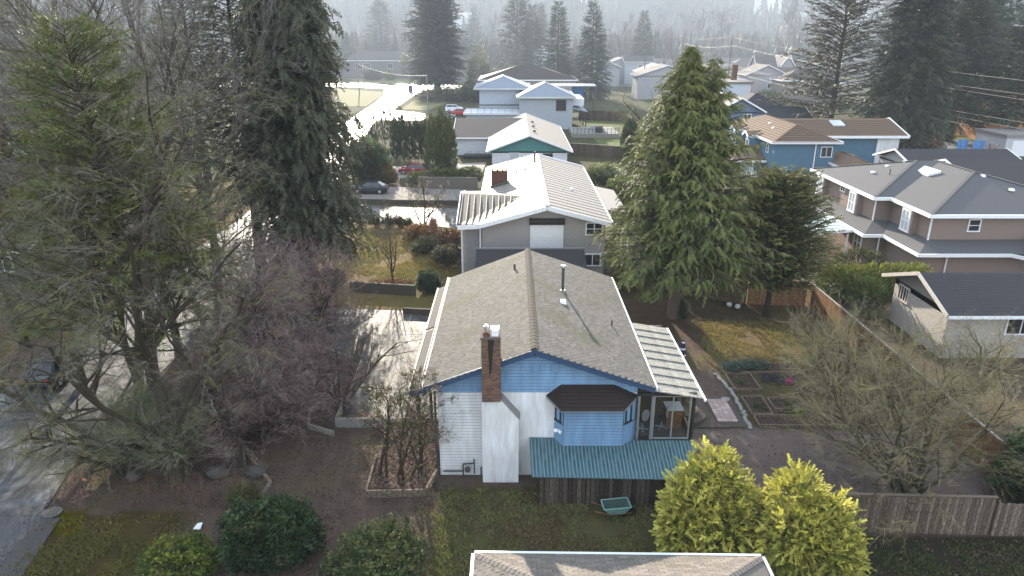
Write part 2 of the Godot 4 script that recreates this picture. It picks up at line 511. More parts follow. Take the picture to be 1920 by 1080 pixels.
# shrub, hedge or column: leaf sprays through the volume of some lobes [centre, radii]
func shrub(called: String, label: String, at: Vector3, lobes: Array, n: int, sp: ArrayMesh, size: float, col: Color, tip: Color, P := {}, group := "") -> Node3D:
	var t: Node3D = thing(called, label, P.get("cat", "shrub"), at, 0.0, group)
	rng.seed = (label + str(at)).hash()
	var mb := MB.new()
	mb.col = P.get("bark", L(.07, .055, .045))
	var low: Vector3 = lobes[0][0]
	for k in P.get("stems", 4):
		var e: Vector3 = lobes[k % lobes.size()][0]
		mb.tube(Vector3(e.x * 0.2 + rr(-.1, .1), -0.03, e.z * 0.2 + rr(-.1, .1)), e + rv() * 0.1, P.get("stem_r", 0.04), 0.015, 5)
	put("stem", mb, mats.bark_gray, t)
	var xf := []
	var cs := PackedColorArray()
	var vol := 0.0
	for l in lobes: vol += l[1].x * l[1].y + l[1].y * l[1].z + l[1].x * l[1].z
	for l in lobes:
		var share: float = (l[1].x * l[1].y + l[1].y * l[1].z + l[1].x * l[1].z) / vol
		for i in int(n * share):
			var e := rv()
			while e.length() > 1.0 or e.length() < 0.05: e = rv()
			e = e.normalized()
			var depth := pow(rng.randf(), P.get("deep", 0.35))
			var lump: float = 1.0 + P.get("lump", 0.22) * nz.get_noise_3dv(e * 40.0 + at * 7.0 + l[0] * 9.0)
			var p: Vector3 = l[0] + e * l[1] * depth * lump
			if p.y < 0.05: continue
			var d: Vector3 = (e + Vector3(0, P.get("up", 0.2), 0) + rv() * P.get("mess", 0.5)).normalized()
			xf.append(aim(p, d, Vector3.UP + rv() * 0.6, size * rr(0.7, 1.3)))
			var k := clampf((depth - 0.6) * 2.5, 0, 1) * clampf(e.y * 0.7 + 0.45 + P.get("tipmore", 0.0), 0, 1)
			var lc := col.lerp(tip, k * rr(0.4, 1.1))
			if rng.randf() < P.get("dead", 0.07): lc = lc.lerp(L(.14, .10, .055), .75)
			cs.append(bright(lc, rr(0.62, 1.34)))
	swarm("foliage", sp, mats[P.get("mat", "leaf")], xf, cs, t)
	return t

func _ready() -> void:
	var cam := Camera3D.new()
	cam.name = "camera"
	cam.position = Vector3(0, 18.9, 0)
	cam.rotation_degrees = Vector3(-19.85, 0, 0)
	cam.fov = 44.47
	cam.near = 0.1
	cam.far = 3000.0
	add_child(cam)
	var sky := ProceduralSkyMaterial.new()
	sky.sky_top_color = Color(0.72, 0.78, 0.86)
	sky.sky_horizon_color = Color(0.91, 0.93, 0.95)
	sky.sky_curve = 0.22
	sky.ground_bottom_color = Color(0.2, 0.19, 0.17)
	sky.ground_horizon_color = Color(0.75, 0.8, 0.85)
	sky.sun_angle_max = 60.0
	sky.sun_curve = 0.12
	var env := Environment.new()
	env.background_mode = Environment.BG_SKY
	env.sky = Sky.new()
	env.sky.sky_material = sky
	env.background_energy_multiplier = 0.95
	env.tonemap_mode = Environment.TONE_MAPPER_LINEAR
	env.tonemap_exposure = 3.45
	env.sdfgi_enabled = true
	env.ssao_enabled = true
	env.ssil_enabled = true
	env.fog_enabled = true
	env.fog_density = 0.00025
	env.fog_light_color = Color(0.88, 0.92, 0.96)
	env.volumetric_fog_enabled = true
	env.volumetric_fog_density = 0.0
	var we := WorldEnvironment.new()
	we.name = "air"
	we.environment = env
	add_child(we)
	var sun := DirectionalLight3D.new()
	sun.name = "sun"
	sun.light_energy = 1.6
	sun.light_color = Color(1.0, 0.95, 0.87)
	sun.light_angular_distance = 0.6
	sun.shadow_enabled = true
	sun.basis = Basis.looking_at(Vector3(1.13, -1.79, 5.7))
	add_child(sun)

	nz.frequency = 0.05
	nz.seed = 3
	nz2.frequency = 0.05
	nz2.seed = 11
	nz2.noise_type = FastNoiseLite.TYPE_SIMPLEX_SMOOTH
	rng.seed = 7
	make_materials()
	ground()
	roads()
	blue_house()
	yards()
	neighbours()
	far_houses()
	street_things()
	near_plants()
	left_trees()
	right_trees()
	far_trees()
	hills()

# ---------- ground ----------
func inside(x: float, d: float, poly: PackedVector2Array) -> bool:
	return Geometry2D.is_point_in_polygon(Vector2(x, d), poly)
func ground_color(x: float, d: float) -> Color:
	var a := nz.get_noise_2d(x * 3.0, d * 3.0)          # metre-size patches
	var b := nz2.get_noise_2d(x * 14.0, d * 14.0)       # hand-size patches
	var jx := x + a * 0.5 + b * 0.25
	var jd := d + nz2.get_noise_2d(x * 3.0 + 50, d * 3.0) * 0.7 + b * 0.2
	var far := L(.10, .095, .045).lerp(L(.075, .085, .035), clampf(a * 1.4 + 0.5, 0, 1))
	var litter := L(.098, .072, .058).lerp(L(.066, .05, .042), clampf(b + 0.5, 0, 1)).lerp(L(.075, .068, .03), smoothstep(0.1, 0.55, a) * 0.6)
	var moss := L(.088, .080, .034).lerp(L(.066, .074, .028), clampf(b * 1.2 + 0.5, 0, 1)).lerp(L(.072, .048, .03), smoothstep(-0.05, 0.45, a + b * 0.7) * 0.75)
	var olive := L(.15, .115, .045).lerp(L(.10, .085, .03), clampf(b + 0.5, 0, 1)).lerp(L(.075, .055, .03), smoothstep(0.1, 0.5, a))
	var gold := L(.27, .20, .085).lerp(L(.19, .165, .05), clampf(a * 1.5 + 0.5 + b * .5, 0, 1)).lerp(L(.14, .09, .05), smoothstep(0.2, 0.6, b))
	var bright_moss := L(.16, .14, .012)
	var dirt := L(.085, .06, .042).lerp(L(.06, .042, .03), clampf(b + .5, 0, 1)).lerp(L(.075, .07, .03), smoothstep(0.15, 0.5, a) * 0.7)
	var yard := L(.115, .092, .082).lerp(L(.085, .07, .064), clampf(a * 1.3 + 0.5, 0, 1)).lerp(L(.16, .14, .125), smoothstep(0.25, 0.6, b + a * .4) * 0.6)
	var ivy := L(.05, .06, .03).lerp(L(.075, .058, .042), clampf(a * 1.5 + b + 0.4, 0, 1))
	gold = bright(gold, 1.3)
	moss = bright(moss, 2.4)
	yard = bright(yard, 3.2)
	dirt = bright(dirt, 2.6)
	olive = bright(olive, 1.2)
	far = bright(far, 1.2)
	litter = bright(litter, 3.2)
	if d > 96: return far
	if jx > 22.2: return litter.lerp(far, 0.4)
	if d < 22.6 and jx > 8.5 and jx < 12.5: return moss.lerp(litter, .5)
	if jx > 8.2 and d < 23.25: return ivy
	if jx < -21.5: return litter.lerp(olive, clampf(a + 0.5, 0, 1)) if d < 60 else gold.lerp(olive, .4)
	if jx < -17.5 and jx > -19.1 and jd > 22.9 and jd < 24.9 and b + a > -.35: return bright_moss
	if jd < 24.6 and jx < -12.4: return olive.lerp(litter, smoothstep(-14.5, -12.4, jx))
	if jx < -3.2 and jd < 47.5: return litter.lerp(moss, 0.5 * smoothstep(-5.5, -3.4, jx) * (1.0 if jd < 25 else 0.0))
	if jx < 7.4 and jd < 32 and d < 26.4 : return moss
	if jx < 8.0 and d < 46: return yard.lerp(dirt, .5)
	if jx >= 7.4 and jx < 22.2 and jd < 31.3: return litter if (jd < 25.2 and jx > 13.2) else yard
	if jx > 7.4 and jd < 50:
		if jx > 12.3 and jx < 17.2 and jd < 38.6: return moss.lerp(L(.20, .175, .08), .45)
		if jx > 12.0 + absf(jd - 40) * 0.2 and jd > 38 and jd < 45.5: return gold.lerp(dirt, 0.25).lerp(moss, smoothstep(17.5, 19.5, jx) * .6)
		if jx < 12.2: return dirt.lerp(yard, .5 * (1.0 if jd < 38 else 0.0))
		return dirt.lerp(moss, .3)
	if jx < -4.4 and d < 74: return gold
	if jx > 7 and d > 50: return moss.lerp(olive, 0.5)
	return far.lerp(litter, .3)
func ground() -> void:
	var mb := MB.new()
	var x0 := -40.0
	var x1 := 48.0
	var d0 := 15.0
	var d1 := 103.0
	var st := 0.4
	var nx := int((x1 - x0) / st)
	var nd := int((d1 - d0) / st)
	for j in nd + 1:
		for i in nx + 1:
			var x := x0 + i * st
			var d := d0 + j * st
			var edge := minf(minf(x - x0, x1 - x), minf(d - d0, d1 - d))
			var y := (nz2.get_noise_2d(x * 9.0, d * 9.0) * 0.035 - 0.02) * clampf(edge / 2.0, 0, 1)
			mb.v.append(Vector3(x, y, -d))
			mb.n.append(Vector3.UP)
			mb.c.append(ground_color(x, d))
	for j in nd:
		for i in nx:
			var a := j * (nx + 1) + i
			var b := a + nx + 1
			mb.ix.append(a); mb.ix.append(b); mb.ix.append(a + 1)
			mb.ix.append(a + 1); mb.ix.append(b); mb.ix.append(b + 1)
	# coarse rest of the same sheet, out to the hills
	var add := func(xa: float, xb: float, da: float, db: float, cell: float):
		var cx := maxi(1, int(ceil((xb - xa) / cell)))
		var cd := maxi(1, int(ceil((db - da) / cell)))
		for j in cd:
			for i in cx:
				var ax: float = lerpf(xa, xb, float(i) / cx)
				var bx: float = lerpf(xa, xb, float(i + 1) / cx)
				var ad: float = lerpf(da, db, float(j) / cd)
				var bd: float = lerpf(da, db, float(j + 1) / cd)
				mb.col = ground_color((ax + bx) / 2, (ad + bd) / 2)
				mb.quad(Vector3(ax, 0, -ad), Vector3(bx, 0, -ad), Vector3(bx, 0, -bd), Vector3(ax, 0, -bd))
	add.call(-700.0, 700.0, d1, 900.0, 12.0)
	add.call(-700.0, x0, -60.0, d1, 12.0)
	add.call(x1, 700.0, -60.0, d1, 12.0)
	add.call(x0, x1, -60.0, d0, 8.0)
	struct("ground", mb, mats.ground)
# a strip between two lines of [x, depth] at height y
func ribbon(called: String, left: Array, right: Array, y: float, m: Material, thick := 0.06) -> MeshInstance3D:
	var mb := MB.new()
	for i in left.size() - 1:
		var a := Vector3(left[i][0], y, -left[i][1])
		var b := Vector3(right[i][0], y, -right[i][1])
		var c := Vector3(right[i + 1][0], y, -right[i + 1][1])
		var d := Vector3(left[i + 1][0], y, -left[i + 1][1])
		mb.quad(a, b, c, d)
		mb.quad(a, d, d - Vector3(0, thick, 0), a - Vector3(0, thick, 0))
		mb.quad(b, b - Vector3(0, thick, 0), c - Vector3(0, thick, 0), c)
	return struct(called, mb, m)
func roads() -> void:
	ribbon("near_street", [[-29, 5], [-29, 22], [-28.5, 45], [-29.5, 64]], [[-18.6, 5], [-18.9, 21], [-20.6, 29], [-21.3, 64]], 0.035, mats.asphalt_damp)
	ribbon("street", [[-29.5, 64], [-29.5, 75], [-32.5, 110], [-37.5, 160], [-39.6, 207], [-42, 240], [-47, 268], [-62, 276], [-120, 280]],
		[[-21.3, 64], [-21.8, 75], [-25.5, 110], [-31, 160], [-31.6, 200], [-32, 240], [-30, 262], [-58, 295], [-120, 299]], 0.035, mats.asphalt_wet)
	ribbon("cross_street", [[-30, 262], [-15, 271], [90, 282], [240, 300]], [[-47.5, 292], [-15, 287], [90, 297], [240, 315]], 0.031, mats.asphalt_wet)
	ribbon("road_patch", [[-29, 22.0], [-29, 24.3]], [[-18.95, 22.0], [-19.3, 24.3]], 0.041, mats.asphalt_patch)
	ribbon("gutter_strip", [[-19.5, 24.2], [-19.2, 18.0]], [[-18.7, 24.2], [-17.6, 18.0]], 0.045, mats.asphalt_gutter)
	ribbon("house_driveway", [[-8.9, 31.6], [-9.3, 38.2], [-12.0, 41.0], [-21.5, 43.0]], [[-3.4, 31.6], [-4.6, 47.0], [-12.0, 47.8], [-21.4, 49.0]], 0.05, mats.concrete_wet)
	ribbon("neighbour_driveway", [[-22.2, 73.0], [-15, 73.2], [-4.4, 70.0]], [[-22.4, 82.0], [-15, 80.0], [-4.4, 78.8]], 0.05, mats.asphalt_damp)
	ribbon("gravel_parking", [[-22.6, 82.4], [-4.6, 81.2]], [[-22.8, 91.5], [-4.6, 88.0]], 0.30, mats.gravel, 0.4)
	ribbon("third_driveway", [[-25.0, 97.5], [-4.5, 96.5]], [[-25.5, 104.0], [-4.0, 110.0]], 0.05, mats.concrete)
	ribbon("far_driveway", [[-31.5, 168.0], [-20.5, 166.0]], [[-31.6, 190.0], [-21.5, 181.0]], 0.05, mats.asphalt_wet)
	ribbon("right_street", [[46, 128], [75, 122], [140, 112]], [[46, 142], [75, 134], [140, 124]], 0.05, mats.asphalt_dry)

# ---------- house pieces ----------
func V(x: float, y: float, d: float) -> Vector3:      # d = depth in front of the viewer
	return Vector3(x, y, -d)
func slab(called: String, pts: Array, thick: float, m: Material, parent: Node) -> MeshInstance3D:
	var mb := MB.new()
	mb.prism(pts, Vector3(0, -thick, 0))
	return put(called, mb, m, parent)
# a wall on a line a-b (seen from outside a is left), from y0 to y1, thickness inwards
func wall(parent: Node, a: Vector3, b: Vector3, y0: float, y1: float, m: Material, called := "wall", peak := Vector3.INF) -> MeshInstance3D:
	var mb := MB.new()
	var inward := Vector3.UP.cross(b - a).normalized() * 0.15
	var p := [Vector3(a.x, y0, a.z), Vector3(b.x, y0, b.z), Vector3(b.x, y1, b.z)]
	if peak != Vector3.INF: p.append(peak)
	p.append(Vector3(a.x, y1, a.z))
	mb.prism(p, -inward if inward.dot(Vector3.UP.cross(b - a)) < 0 else inward)
	return put(called, mb, m, parent)
# a closed box of four walls
func walls(parent: Node, x0: float, x1: float, d0: float, d1: float, y0: float, y1: float, m: Material) -> void:
	for s in [[V(x0, 0, d0), V(x1, 0, d0)], [V(x1, 0, d0), V(x1, 0, d1)], [V(x1, 0, d1), V(x0, 0, d1)], [V(x0, 0, d1), V(x0, 0, d0)]]:
		var a: Vector3 = s[0]
		var b: Vector3 = s[1]
		var mb := MB.new()
		var dir := (b - a).normalized()
		var inward := Vector3.UP.cross(dir) * 0.15
		mb.prism([Vector3(a.x, y0, a.z) + dir * 0.002, Vector3(b.x, y0, b.z) - dir * 0.152, Vector3(b.x, y1, b.z) - dir * 0.152, Vector3(a.x, y1, a.z) + dir * 0.002], inward)
		put("wall", mb, m, parent)
# window centred at c on a wall whose outside is seen with "right" to the right
func window(parent: Node, c: Vector3, right: Vector3, w: float, h: float, cols := 2, rows := 1, frame: Material = null, pane: Material = null, fw := 0.09) -> void:
	frame = frame if frame else mats.white_trim
	pane = pane if pane else mats.glass_dark
	right = right.normalized()
	var out := right.cross(Vector3.UP)
	var mb := MB.new()
	var bs := Basis(right, Vector3.UP, out)
	var bx := func(x: float, y: float, sx: float, sy: float, dz: float):
		var o := c + right * x + Vector3(0, y, 0) + out * 0.03
		mb.box(o.x, o.y, o.z, sx, sy, dz, bs)
	bx.call(0.0, h / 2 - fw / 2, w, fw, 0.1)
	bx.call(0.0, -h / 2 + fw / 2, w + 0.06, fw, 0.14)
	bx.call(-w / 2 + fw / 2, 0.0, fw, h - 2 * fw, 0.1)
	bx.call(w / 2 - fw / 2, 0.0, fw, h - 2 * fw, 0.1)
	for i in range(1, cols): bx.call(-w / 2 + w * i / cols, 0.0, 0.06, h - 2 * fw, 0.08)
	for i in range(1, rows): bx.call(0.0, -h / 2 + h * i / rows, w - 2 * fw, 0.05, 0.07)
	var f := put("window", mb, frame, parent)
	var g := MB.new()
	var o := c + out * 0.015
	g.box(o.x, o.y, o.z, w - fw, h - fw, 0.03, bs)
	put("pane", g, pane, f)
func fascia(parent: Node, pts: Array, w: float, m: Material, t := 0.06, called := "fascia") -> void:
	for i in pts.size() - 1:
		var mb := MB.new()
		mb.bar(pts[i], pts[i + 1], t, w)
		put(called, mb, m, parent)
func pipe(parent: Node, a: Vector3, b: Vector3, r: float, m: Material, called := "vent_pipe", k := 8) -> void:
	var mb := MB.new()
	mb.tube(a, b, r, r, k, true)
	put(called, mb, m, parent)
# vent box with a sloping hood
func roof_vent(parent: Node, p: Vector3, s: float, m: Material) -> void:
	var mb := MB.new()
	mb.prism([p + Vector3(-s, 0, s), p + Vector3(s, 0, s), p + Vector3(s * .8, s, s * .7), p + Vector3(-s * .8, s, s * .7)], Vector3(0, 0, -2 * s))
	put("roof_vent", mb, m, parent)
# rows of shingles on a slope: e0-e1 along the eave, up = up-slope vector to the ridge. near = how many become pieces of their own
func shingles(parent: Node, e0: Vector3, e1: Vector3, up: Vector3, keys: String, near: int, w := 0.3, exposed := 0.145, clip = null, eye := Vector3(0, 18.9, 0)) -> void:
	var along := (e1 - e0).normalized()
	var un := up.normalized()
	var nn := un.cross(along)
	if nn.y < 0: nn = -nn
	var rows := int(up.length() / exposed)
	var cols := int((e1 - e0).length() / w)
	var tilt := Basis(along, 0.05) if along.cross(nn).dot(un) > 0 else Basis(along, -0.05)
	var list := []
	for r in rows:
		for c in cols + 1:
			var x := (c + (0.5 if r % 2 else 0.0)) * w
			var hw := w
			if x > (e1 - e0).length() - w * 0.3: continue
			var p := e0 + along * x + un * (r * exposed + exposed * 0.5) + nn * 0.016
			if clip != null and not clip.call(p): continue
			list.append([p.distance_to(eye), p])
	list.sort_custom(func(a, b): return a[0] < b[0])
	var shapes := []
	for s in 3:
		var mb := MB.new()
		mb.col = Color.WHITE
		var bs := Basis(along, nn, along.cross(nn))
		mb.box(0, 0, 0, w - 0.014 - s * 0.006, 0.016, exposed + 0.035 + s * 0.008, tilt * bs)
		shapes.append(mb.mesh())
	var xf := []
	var cs := PackedColorArray()
	for i in list.size():
		var p: Vector3 = list[i][1]
		if i < near:
			var o := inst("shingle", shapes[rng.randi() % 3], mats["%s%d" % [keys, rng.randi() % 4]], parent)
			o.position = p + nn * rr(-0.004, 0.004)
		else:
			xf.append(Transform3D(Basis(), p + nn * rr(-0.004, 0.004)))
			var m: StandardMaterial3D = mats["%s%d" % [keys, rng.randi() % 4]]
			var cc := m.albedo_color.srgb_to_linear()
			var mo := nz.get_noise_3dv(p * 6.0)
			cs.append(bright(cc, rr(0.88, 1.1)).lerp(L(.11, .115, .07), clampf(mo * 1.3 - 0.1, 0, 0.6)))
	if xf.size(): swarm("shingle_field", shapes[0], mats.shingle_swarm, xf, cs, parent)
# lap boards on a vertical wall from y0 to y1 between a and b; clip gives [left, right] fractions at a height
func siding(parent: Node, a: Vector3, b: Vector3, y0: float, y1: float, m: Material, h := 0.15, clip = null) -> void:
	var dir := (b - a).normalized()
	var out := dir.cross(Vector3.UP)
	var n := int(round((y1 - y0) / h))
	for i in n:
		var ya := y0 + (y1 - y0) * i / n
		var yb := y0 + (y1 - y0) * (i + 1) / n
		var l := 0.0
		var r := (b - a).length()
		if clip != null:
			var k = clip.call(ya + 0.02)
			l = k[0]
			r = k[1]
			if r - l < 0.1: continue
		var p := Vector3(a.x, 0, a.z)
		var A := p + dir * (l + 0.004)
		var B := p + dir * (r - 0.004)
		var mb := MB.new()
		var pt := [A + out * 0.026 + Vector3(0, ya, 0), A + Vector3(0, ya, 0) + out * 0.008, A + Vector3(0, yb - h * 0.14, 0) + out * 0.008, A + Vector3(0, yb - h * 0.14, 0) + out * 0.018]
		mb.prism(pt, B - A)
		put("siding_board", mb, m, parent)

func blue_house() -> void:
	var t: Node3D = thing("blue_house", "blue and white gabled house with grey shingle roof in the middle of the photo", "house", V(0.95, 0, 34))
	t.position = Vector3.ZERO
	var w: float = 27.3
	# walls of the body
	var body := MB.new()
	body.prism([V(-3.25, 0, w), V(5.46, 0, w), V(5.46, 4.55, w), V(0.95, 6.28, w), V(-3.25, 4.72, w)], V(0, 0, 0.2))
	var front := put("wall", body, mats.white_paint, t)
	front.set_meta("label", "white gable wall with blue upper boards")
	for q in [[V(5.46, 0, w + .202), V(5.46, 0, 40.9)], [V(5.46, 0, 41.1), V(-3.25, 0, 41.1)], [V(-3.25, 0, 40.9), V(-3.25, 0, w + .202)]]:
		wall(t, q[0], q[1], 0.0, 4.55, mats.white_paint)
	var bk := MB.new()
	bk.span(V(-3.248, 0.36, w - .005), V(-1.29, 4.22, w + .1))
	put("siding_backing", bk, mats.siding_back, front)
	siding(front, V(-3.25, 0, w), V(-1.27, 0, w), 0.35, 4.23, mats.white_paint)
	var bg := MB.new()
	bg.prism([V(-3.2, 4.24, w - .005), V(5.42, 4.24, w - .005), V(5.42, 4.5, w - .005), V(0.95, 6.22, w - .005), V(-3.2, 4.68, w - .005)], V(0, 0, .1))
	put("siding_backing", bg, mats.siding_back_blue, front)
	var gable := func(y: float):
		var yy := y + 0.13
		var l := 0.0 if yy < 4.72 else (yy - 4.72) / (6.28 - 4.72) * 4.2
		var r := 8.71 if yy < 4.55 else 8.71 - (yy - 4.55) / (6.28 - 4.55) * 4.51
		return [l, r]
	siding(front, V(-3.25, 0, w), V(5.46, 0, w), 4.23, 6.23, mats.blue_paint, 0.15, gable)
	for x in [1.02, 1.86]:
		var vb := MB.new()
		vb.box(x, 5.42, -w + 0.05, 0.3, 0.42, 0.05)
		for k in 5: vb.box(x, 5.28 + k * 0.07, -w + 0.085, 0.24, 0.02, 0.03)
		put("gable_vent", vb, mats.blue_paint, t)
	fascia(t, [V(-4.36, 4.40, 26.78), V(0.95, 6.36, 26.78), V(6.12, 4.60, 26.78)], 0.26, mats.blue_dark)
	# roof
	var roof_l := slab("roof_slope", [V(-3.8, 4.68, 26.8), V(0.95, 6.5, 26.8), V(0.95, 6.5, 41.3), V(-3.8, 4.68, 41.3)], 0.12, mats.shingle_base, t)
	var roof_r := slab("roof_slope", [V(0.952, 6.5, 26.8), V(6.12, 4.72, 26.8), V(6.12, 4.72, 41.3), V(0.952, 6.5, 41.3)], 0.12, mats.shingle_base, t)
	shingles(roof_l, V(-3.8, 4.68, 26.82), V(-3.8, 4.68, 41.25), Vector3(4.7, 1.80, 0), "shingle", 150)
	shingles(roof_r, V(6.12, 4.72, 26.82), V(6.12, 4.72, 41.25), Vector3(-5.12, 1.765, 0), "shingle", 150)
	var cap := MB.new()
	cap.prism([Vector3(-0.17, -0.06, 0.11), Vector3(0, 0.012, 0.11), Vector3(0, -0.02, 0.11), Vector3(-0.17, -0.09, 0.11)], Vector3(0, 0, -0.24))
	cap.prism([Vector3(0, 0.012, 0.11), Vector3(0.17, -0.05, 0.11), Vector3(0.17, -0.08, 0.11), Vector3(0, -0.02, 0.11)], Vector3(0, 0, -0.24))
	var cm := cap.mesh()
	for i in 78:
		var c := inst("ridge_cap", cm, mats.ridge_cap, t)
		c.position = V(0.95, 6.555 + (i % 2) * 0.006, 26.95 + i * 0.185)
		c.rotation.x = -0.09
	# left gutter full of leaves and the lower strip outside it
	var gt := MB.new()
	gt.span(V(-3.96, 4.60, 26.82), V(-3.81, 4.66, 41.3))
	gt.span(V(-3.98, 4.60, 26.82), V(-3.95, 4.72, 41.3))
	put("gutter", gt, mats.gutter_dirty, t)
	for q in [[26.8, 33.4], [33.75, 40.0]]:
		slab("lower_roof_strip", [V(-4.42, 4.44, q[0]), V(-3.99, 4.62, q[0]), V(-3.99, 4.62, q[1]), V(-4.42, 4.44, q[1])], 0.07, mats.shingle0, t)
	for q in [[26.8, 33.4], [33.75, 40.0]]:
		var g2 := MB.new()
		g2.span(V(-4.50, 4.37, q[0]), V(-4.425, 4.47, q[1]))
		put("gutter", g2, mats.gutter_dirty, t)
	var g3 := MB.new()
	g3.span(V(6.125, 4.58, 26.8), V(6.24, 4.70, 41.3))
	put("gutter", g3, mats.white_trim, t)
	for q in [[-4.1, 27.2], [-4.1, 31.5]]:
		var ps := MB.new()
		ps.span(V(q[0] - 0.07, 0, q[1]), V(q[0] + 0.07, 4.42, q[1] + 0.14))
		put("porch_post", ps, mats.dark_board, t)
	pipe(t, V(-3.36, 0.1, w - 0.06), V(-3.36, 4.3, w - 0.06), 0.05, mats.dark_pipe, "downpipe")
	# roof fittings
	pipe(t, V(2.72, 5.85, 35.5), V(2.72, 7.25, 35.5), 0.075, mats.dark_pipe)
	pipe(t, V(2.72, 7.25, 35.5), V(2.72, 7.36, 35.5), 0.15, mats.galvanised, "pipe_cap")
	pipe(t, V(2.72, 5.80, 35.5), V(2.72, 5.98, 35.5), 0.16, mats.galvanised, "pipe_collar")
	roof_vent(t, V(2.62, 5.93, 33.6), 0.16, mats.white_trim)
	pipe(t, V(5.0, 5.08, 32.6), V(5.0, 5.42, 32.6), 0.04, mats.dark_pipe)
	pipe(t, V(0.15, 6.15, 38.3), V(0.15, 6.55, 38.3), 0.06, mats.dark_pipe)
	# chimney
	var ch := MB.new()
	ch.span(V(-1.27, 4.15, 26.56), V(-0.5, 7.05, 27.28))
	ch.span(V(-1.31, 7.05, 26.52), V(-0.46, 7.14, 27.32))
	var brickstack := put("chimney", ch, plain("mortar", L(.12, .095, .08), .95), t)
	for f in 2:
		for r in 38:
			for k in (4 if f == 0 else 3):
				var bm := MB.new()
				bm.box(0, 0, 0, .178, .06, .03)
				var bo2 := inst("brick", bm.mesh(), mats["brick_%d" % (rng.randi() % 3)], brickstack)
				var o := (k + .5) * .19 + (.05 if r % 2 else -.02)
				bo2.position = V(-1.27 + o, 4.19 + r * .075, 26.553) if f == 0 else V(-.493, 4.19 + r * .075, 26.60 + o)
				if f == 1: bo2.rotation.y = PI / 2
	var so := MB.new()
	so.prism([V(-.95, 5.4, 26.534), V(-0.86, 5.6, 26.534), V(-0.74, 7.04, 26.534), V(-1.0, 7.04, 26.534)], V(0, 0, 0.003))
	put("soot_stain", so, mats.soot, brickstack)
	var fl := MB.new()
	fl.span(V(-1.2, 7.142, 26.65), V(-0.94, 7.30, 26.95))
	put("flue", fl, mats.brick_red, brickstack)
	pipe(brickstack, V(-1.07, 7.3, 26.8), V(-1.07, 7.62, 26.8), 0.07, mats.galvanised, "flue_pot")
	pipe(brickstack, V(-1.07, 7.5, 26.8), V(-1.07, 7.56, 26.8), 0.12, mats.galvanised, "flue_pot")
	var fc := MB.new()
	fc.span(V(-0.84, 7.142, 26.68), V(-0.56, 7.36, 26.96))
	fc.span(V(-0.88, 7.44, 26.64), V(-0.52, 7.50, 27.0))
	for q in [[-0.83, 26.7], [-0.57, 26.7], [-0.83, 26.95], [-0.57, 26.95]]: fc.span(V(q[0] - .01, 7.35, q[1] - .01), V(q[0] + .01, 7.45, q[1] + .01))
	put("flue_cap", fc, mats.white_trim, brickstack)
	var ws := MB.new()
	ws.prism([V(-1.3, 0, 26.72), V(0.29, 0, 26.72), V(0.29, 3.22, 26.72), V(-0.46, 4.15, 26.72), V(-1.3, 4.15, 26.72)], V(0, 0, 0.565))
	put("chimney_base", ws, mats.white_stack, t)
	var sh := MB.new()
	sh.bar(V(0.33, 3.22, 27.0), V(-0.44, 4.17, 27.0), 0.6, 0.05)
	put("chimney_shoulder", sh, mats.pale_stone, t)
	# bay
	var y0 := 1.75
	var bay := MB.new()
	bay.prism([V(1.88, y0, 27.295), V(2.24, y0, 26.75), V(4.81, y0, 26.75), V(5.46, y0, 27.295)], Vector3(0, 2.35, 0))
	var bo := put("bay", bay, mats.siding_back_blue, t)
	for q in [[1.9, 27.2, 2.2, 26.78], [4.85, 26.76, 5.42, 27.26]]:
		var bp := MB.new()
		bp.bar(V(q[0], 3.5, q[1] - .02), V(q[2], 3.5, q[3] - .02), .03, 1.1)
		put("bay_panel", bp, mats.blue_paint, bo)
	siding(bo, V(2.24, 0, 26.75), V(4.81, 0, 26.75), y0, 3.95, mats.blue_paint)
	siding(bo, V(1.88, 0, 27.295), V(2.24, 0, 26.75), y0, 2.9, mats.blue_paint)
	siding(bo, V(4.81, 0, 26.75), V(5.46, 0, 27.295), y0, 2.9, mats.blue_paint)
	window(bo, V(2.06, 3.42, 27.02), V(0.36, 0, -0.545), 0.42, 0.95, 1, 1, mats.dark_frame)
	window(bo, V(5.02, 3.42, 26.93), V(0.65, 0, 0.545), 0.42, 0.95, 1, 1, mats.dark_frame)
	var br := MB.new()
	var e := [V(1.5, 4.1, 27.29), V(2.05, 3.98, 26.2), V(4.75, 3.98, 26.2), V(5.5, 4.1, 27.29)]
	var tp := [V(2.12, 4.62, 27.29), V(4.42, 4.62, 27.29)]
	var brp := put("bay_roof", MB.new(), mats.brown_shingle, t)
	br.prism([e[0], e[1], tp[0]], Vector3(0, -0.06, 0))
	br.prism([e[1], e[2], tp[1], tp[0]], Vector3(0, -0.06, 0))
	br.prism([e[2], e[3], tp[1]], Vector3(0, -0.06, 0))
	brp.mesh = br.mesh()
	for i in 7:      # shingle courses of the bay roof
		var f := i / 7.0
		var a: Vector3 = e[1].lerp(tp[0], f)
		var b: Vector3 = e[2].lerp(tp[1], f)
		var cs := MB.new()
		cs.bar(a + Vector3(0, 0.015, 0), b + Vector3(0, 0.015, 0), 0.15, 0.02, Vector3(0, 1, 0.58).normalized())
		put("shingle_course", cs, mats.brown_shingle, brp)
	fascia(brp, [e[0] - Vector3(0, .07, 0), e[1] - Vector3(0, .07, 0), e[2] - Vector3(0, .07, 0), e[3] - Vector3(0, .07, 0)], 0.09, mats.gray_frame, 0.04, "bay_gutter")
	var fl2 := MB.new()
	fl2.box(2.0, 2.55, -26.98, 0.1, 0.1, 0.05)
	fl2.tube(V(1.98, 2.58, 26.95), V(1.90, 2.62, 26.80), 0.06, 0.09, 8, true)
	fl2.tube(V(2.04, 2.55, 26.95), V(2.14, 2.48, 26.80), 0.06, 0.09, 8, true)
	put("floodlight", fl2, mats.white_trim, t)
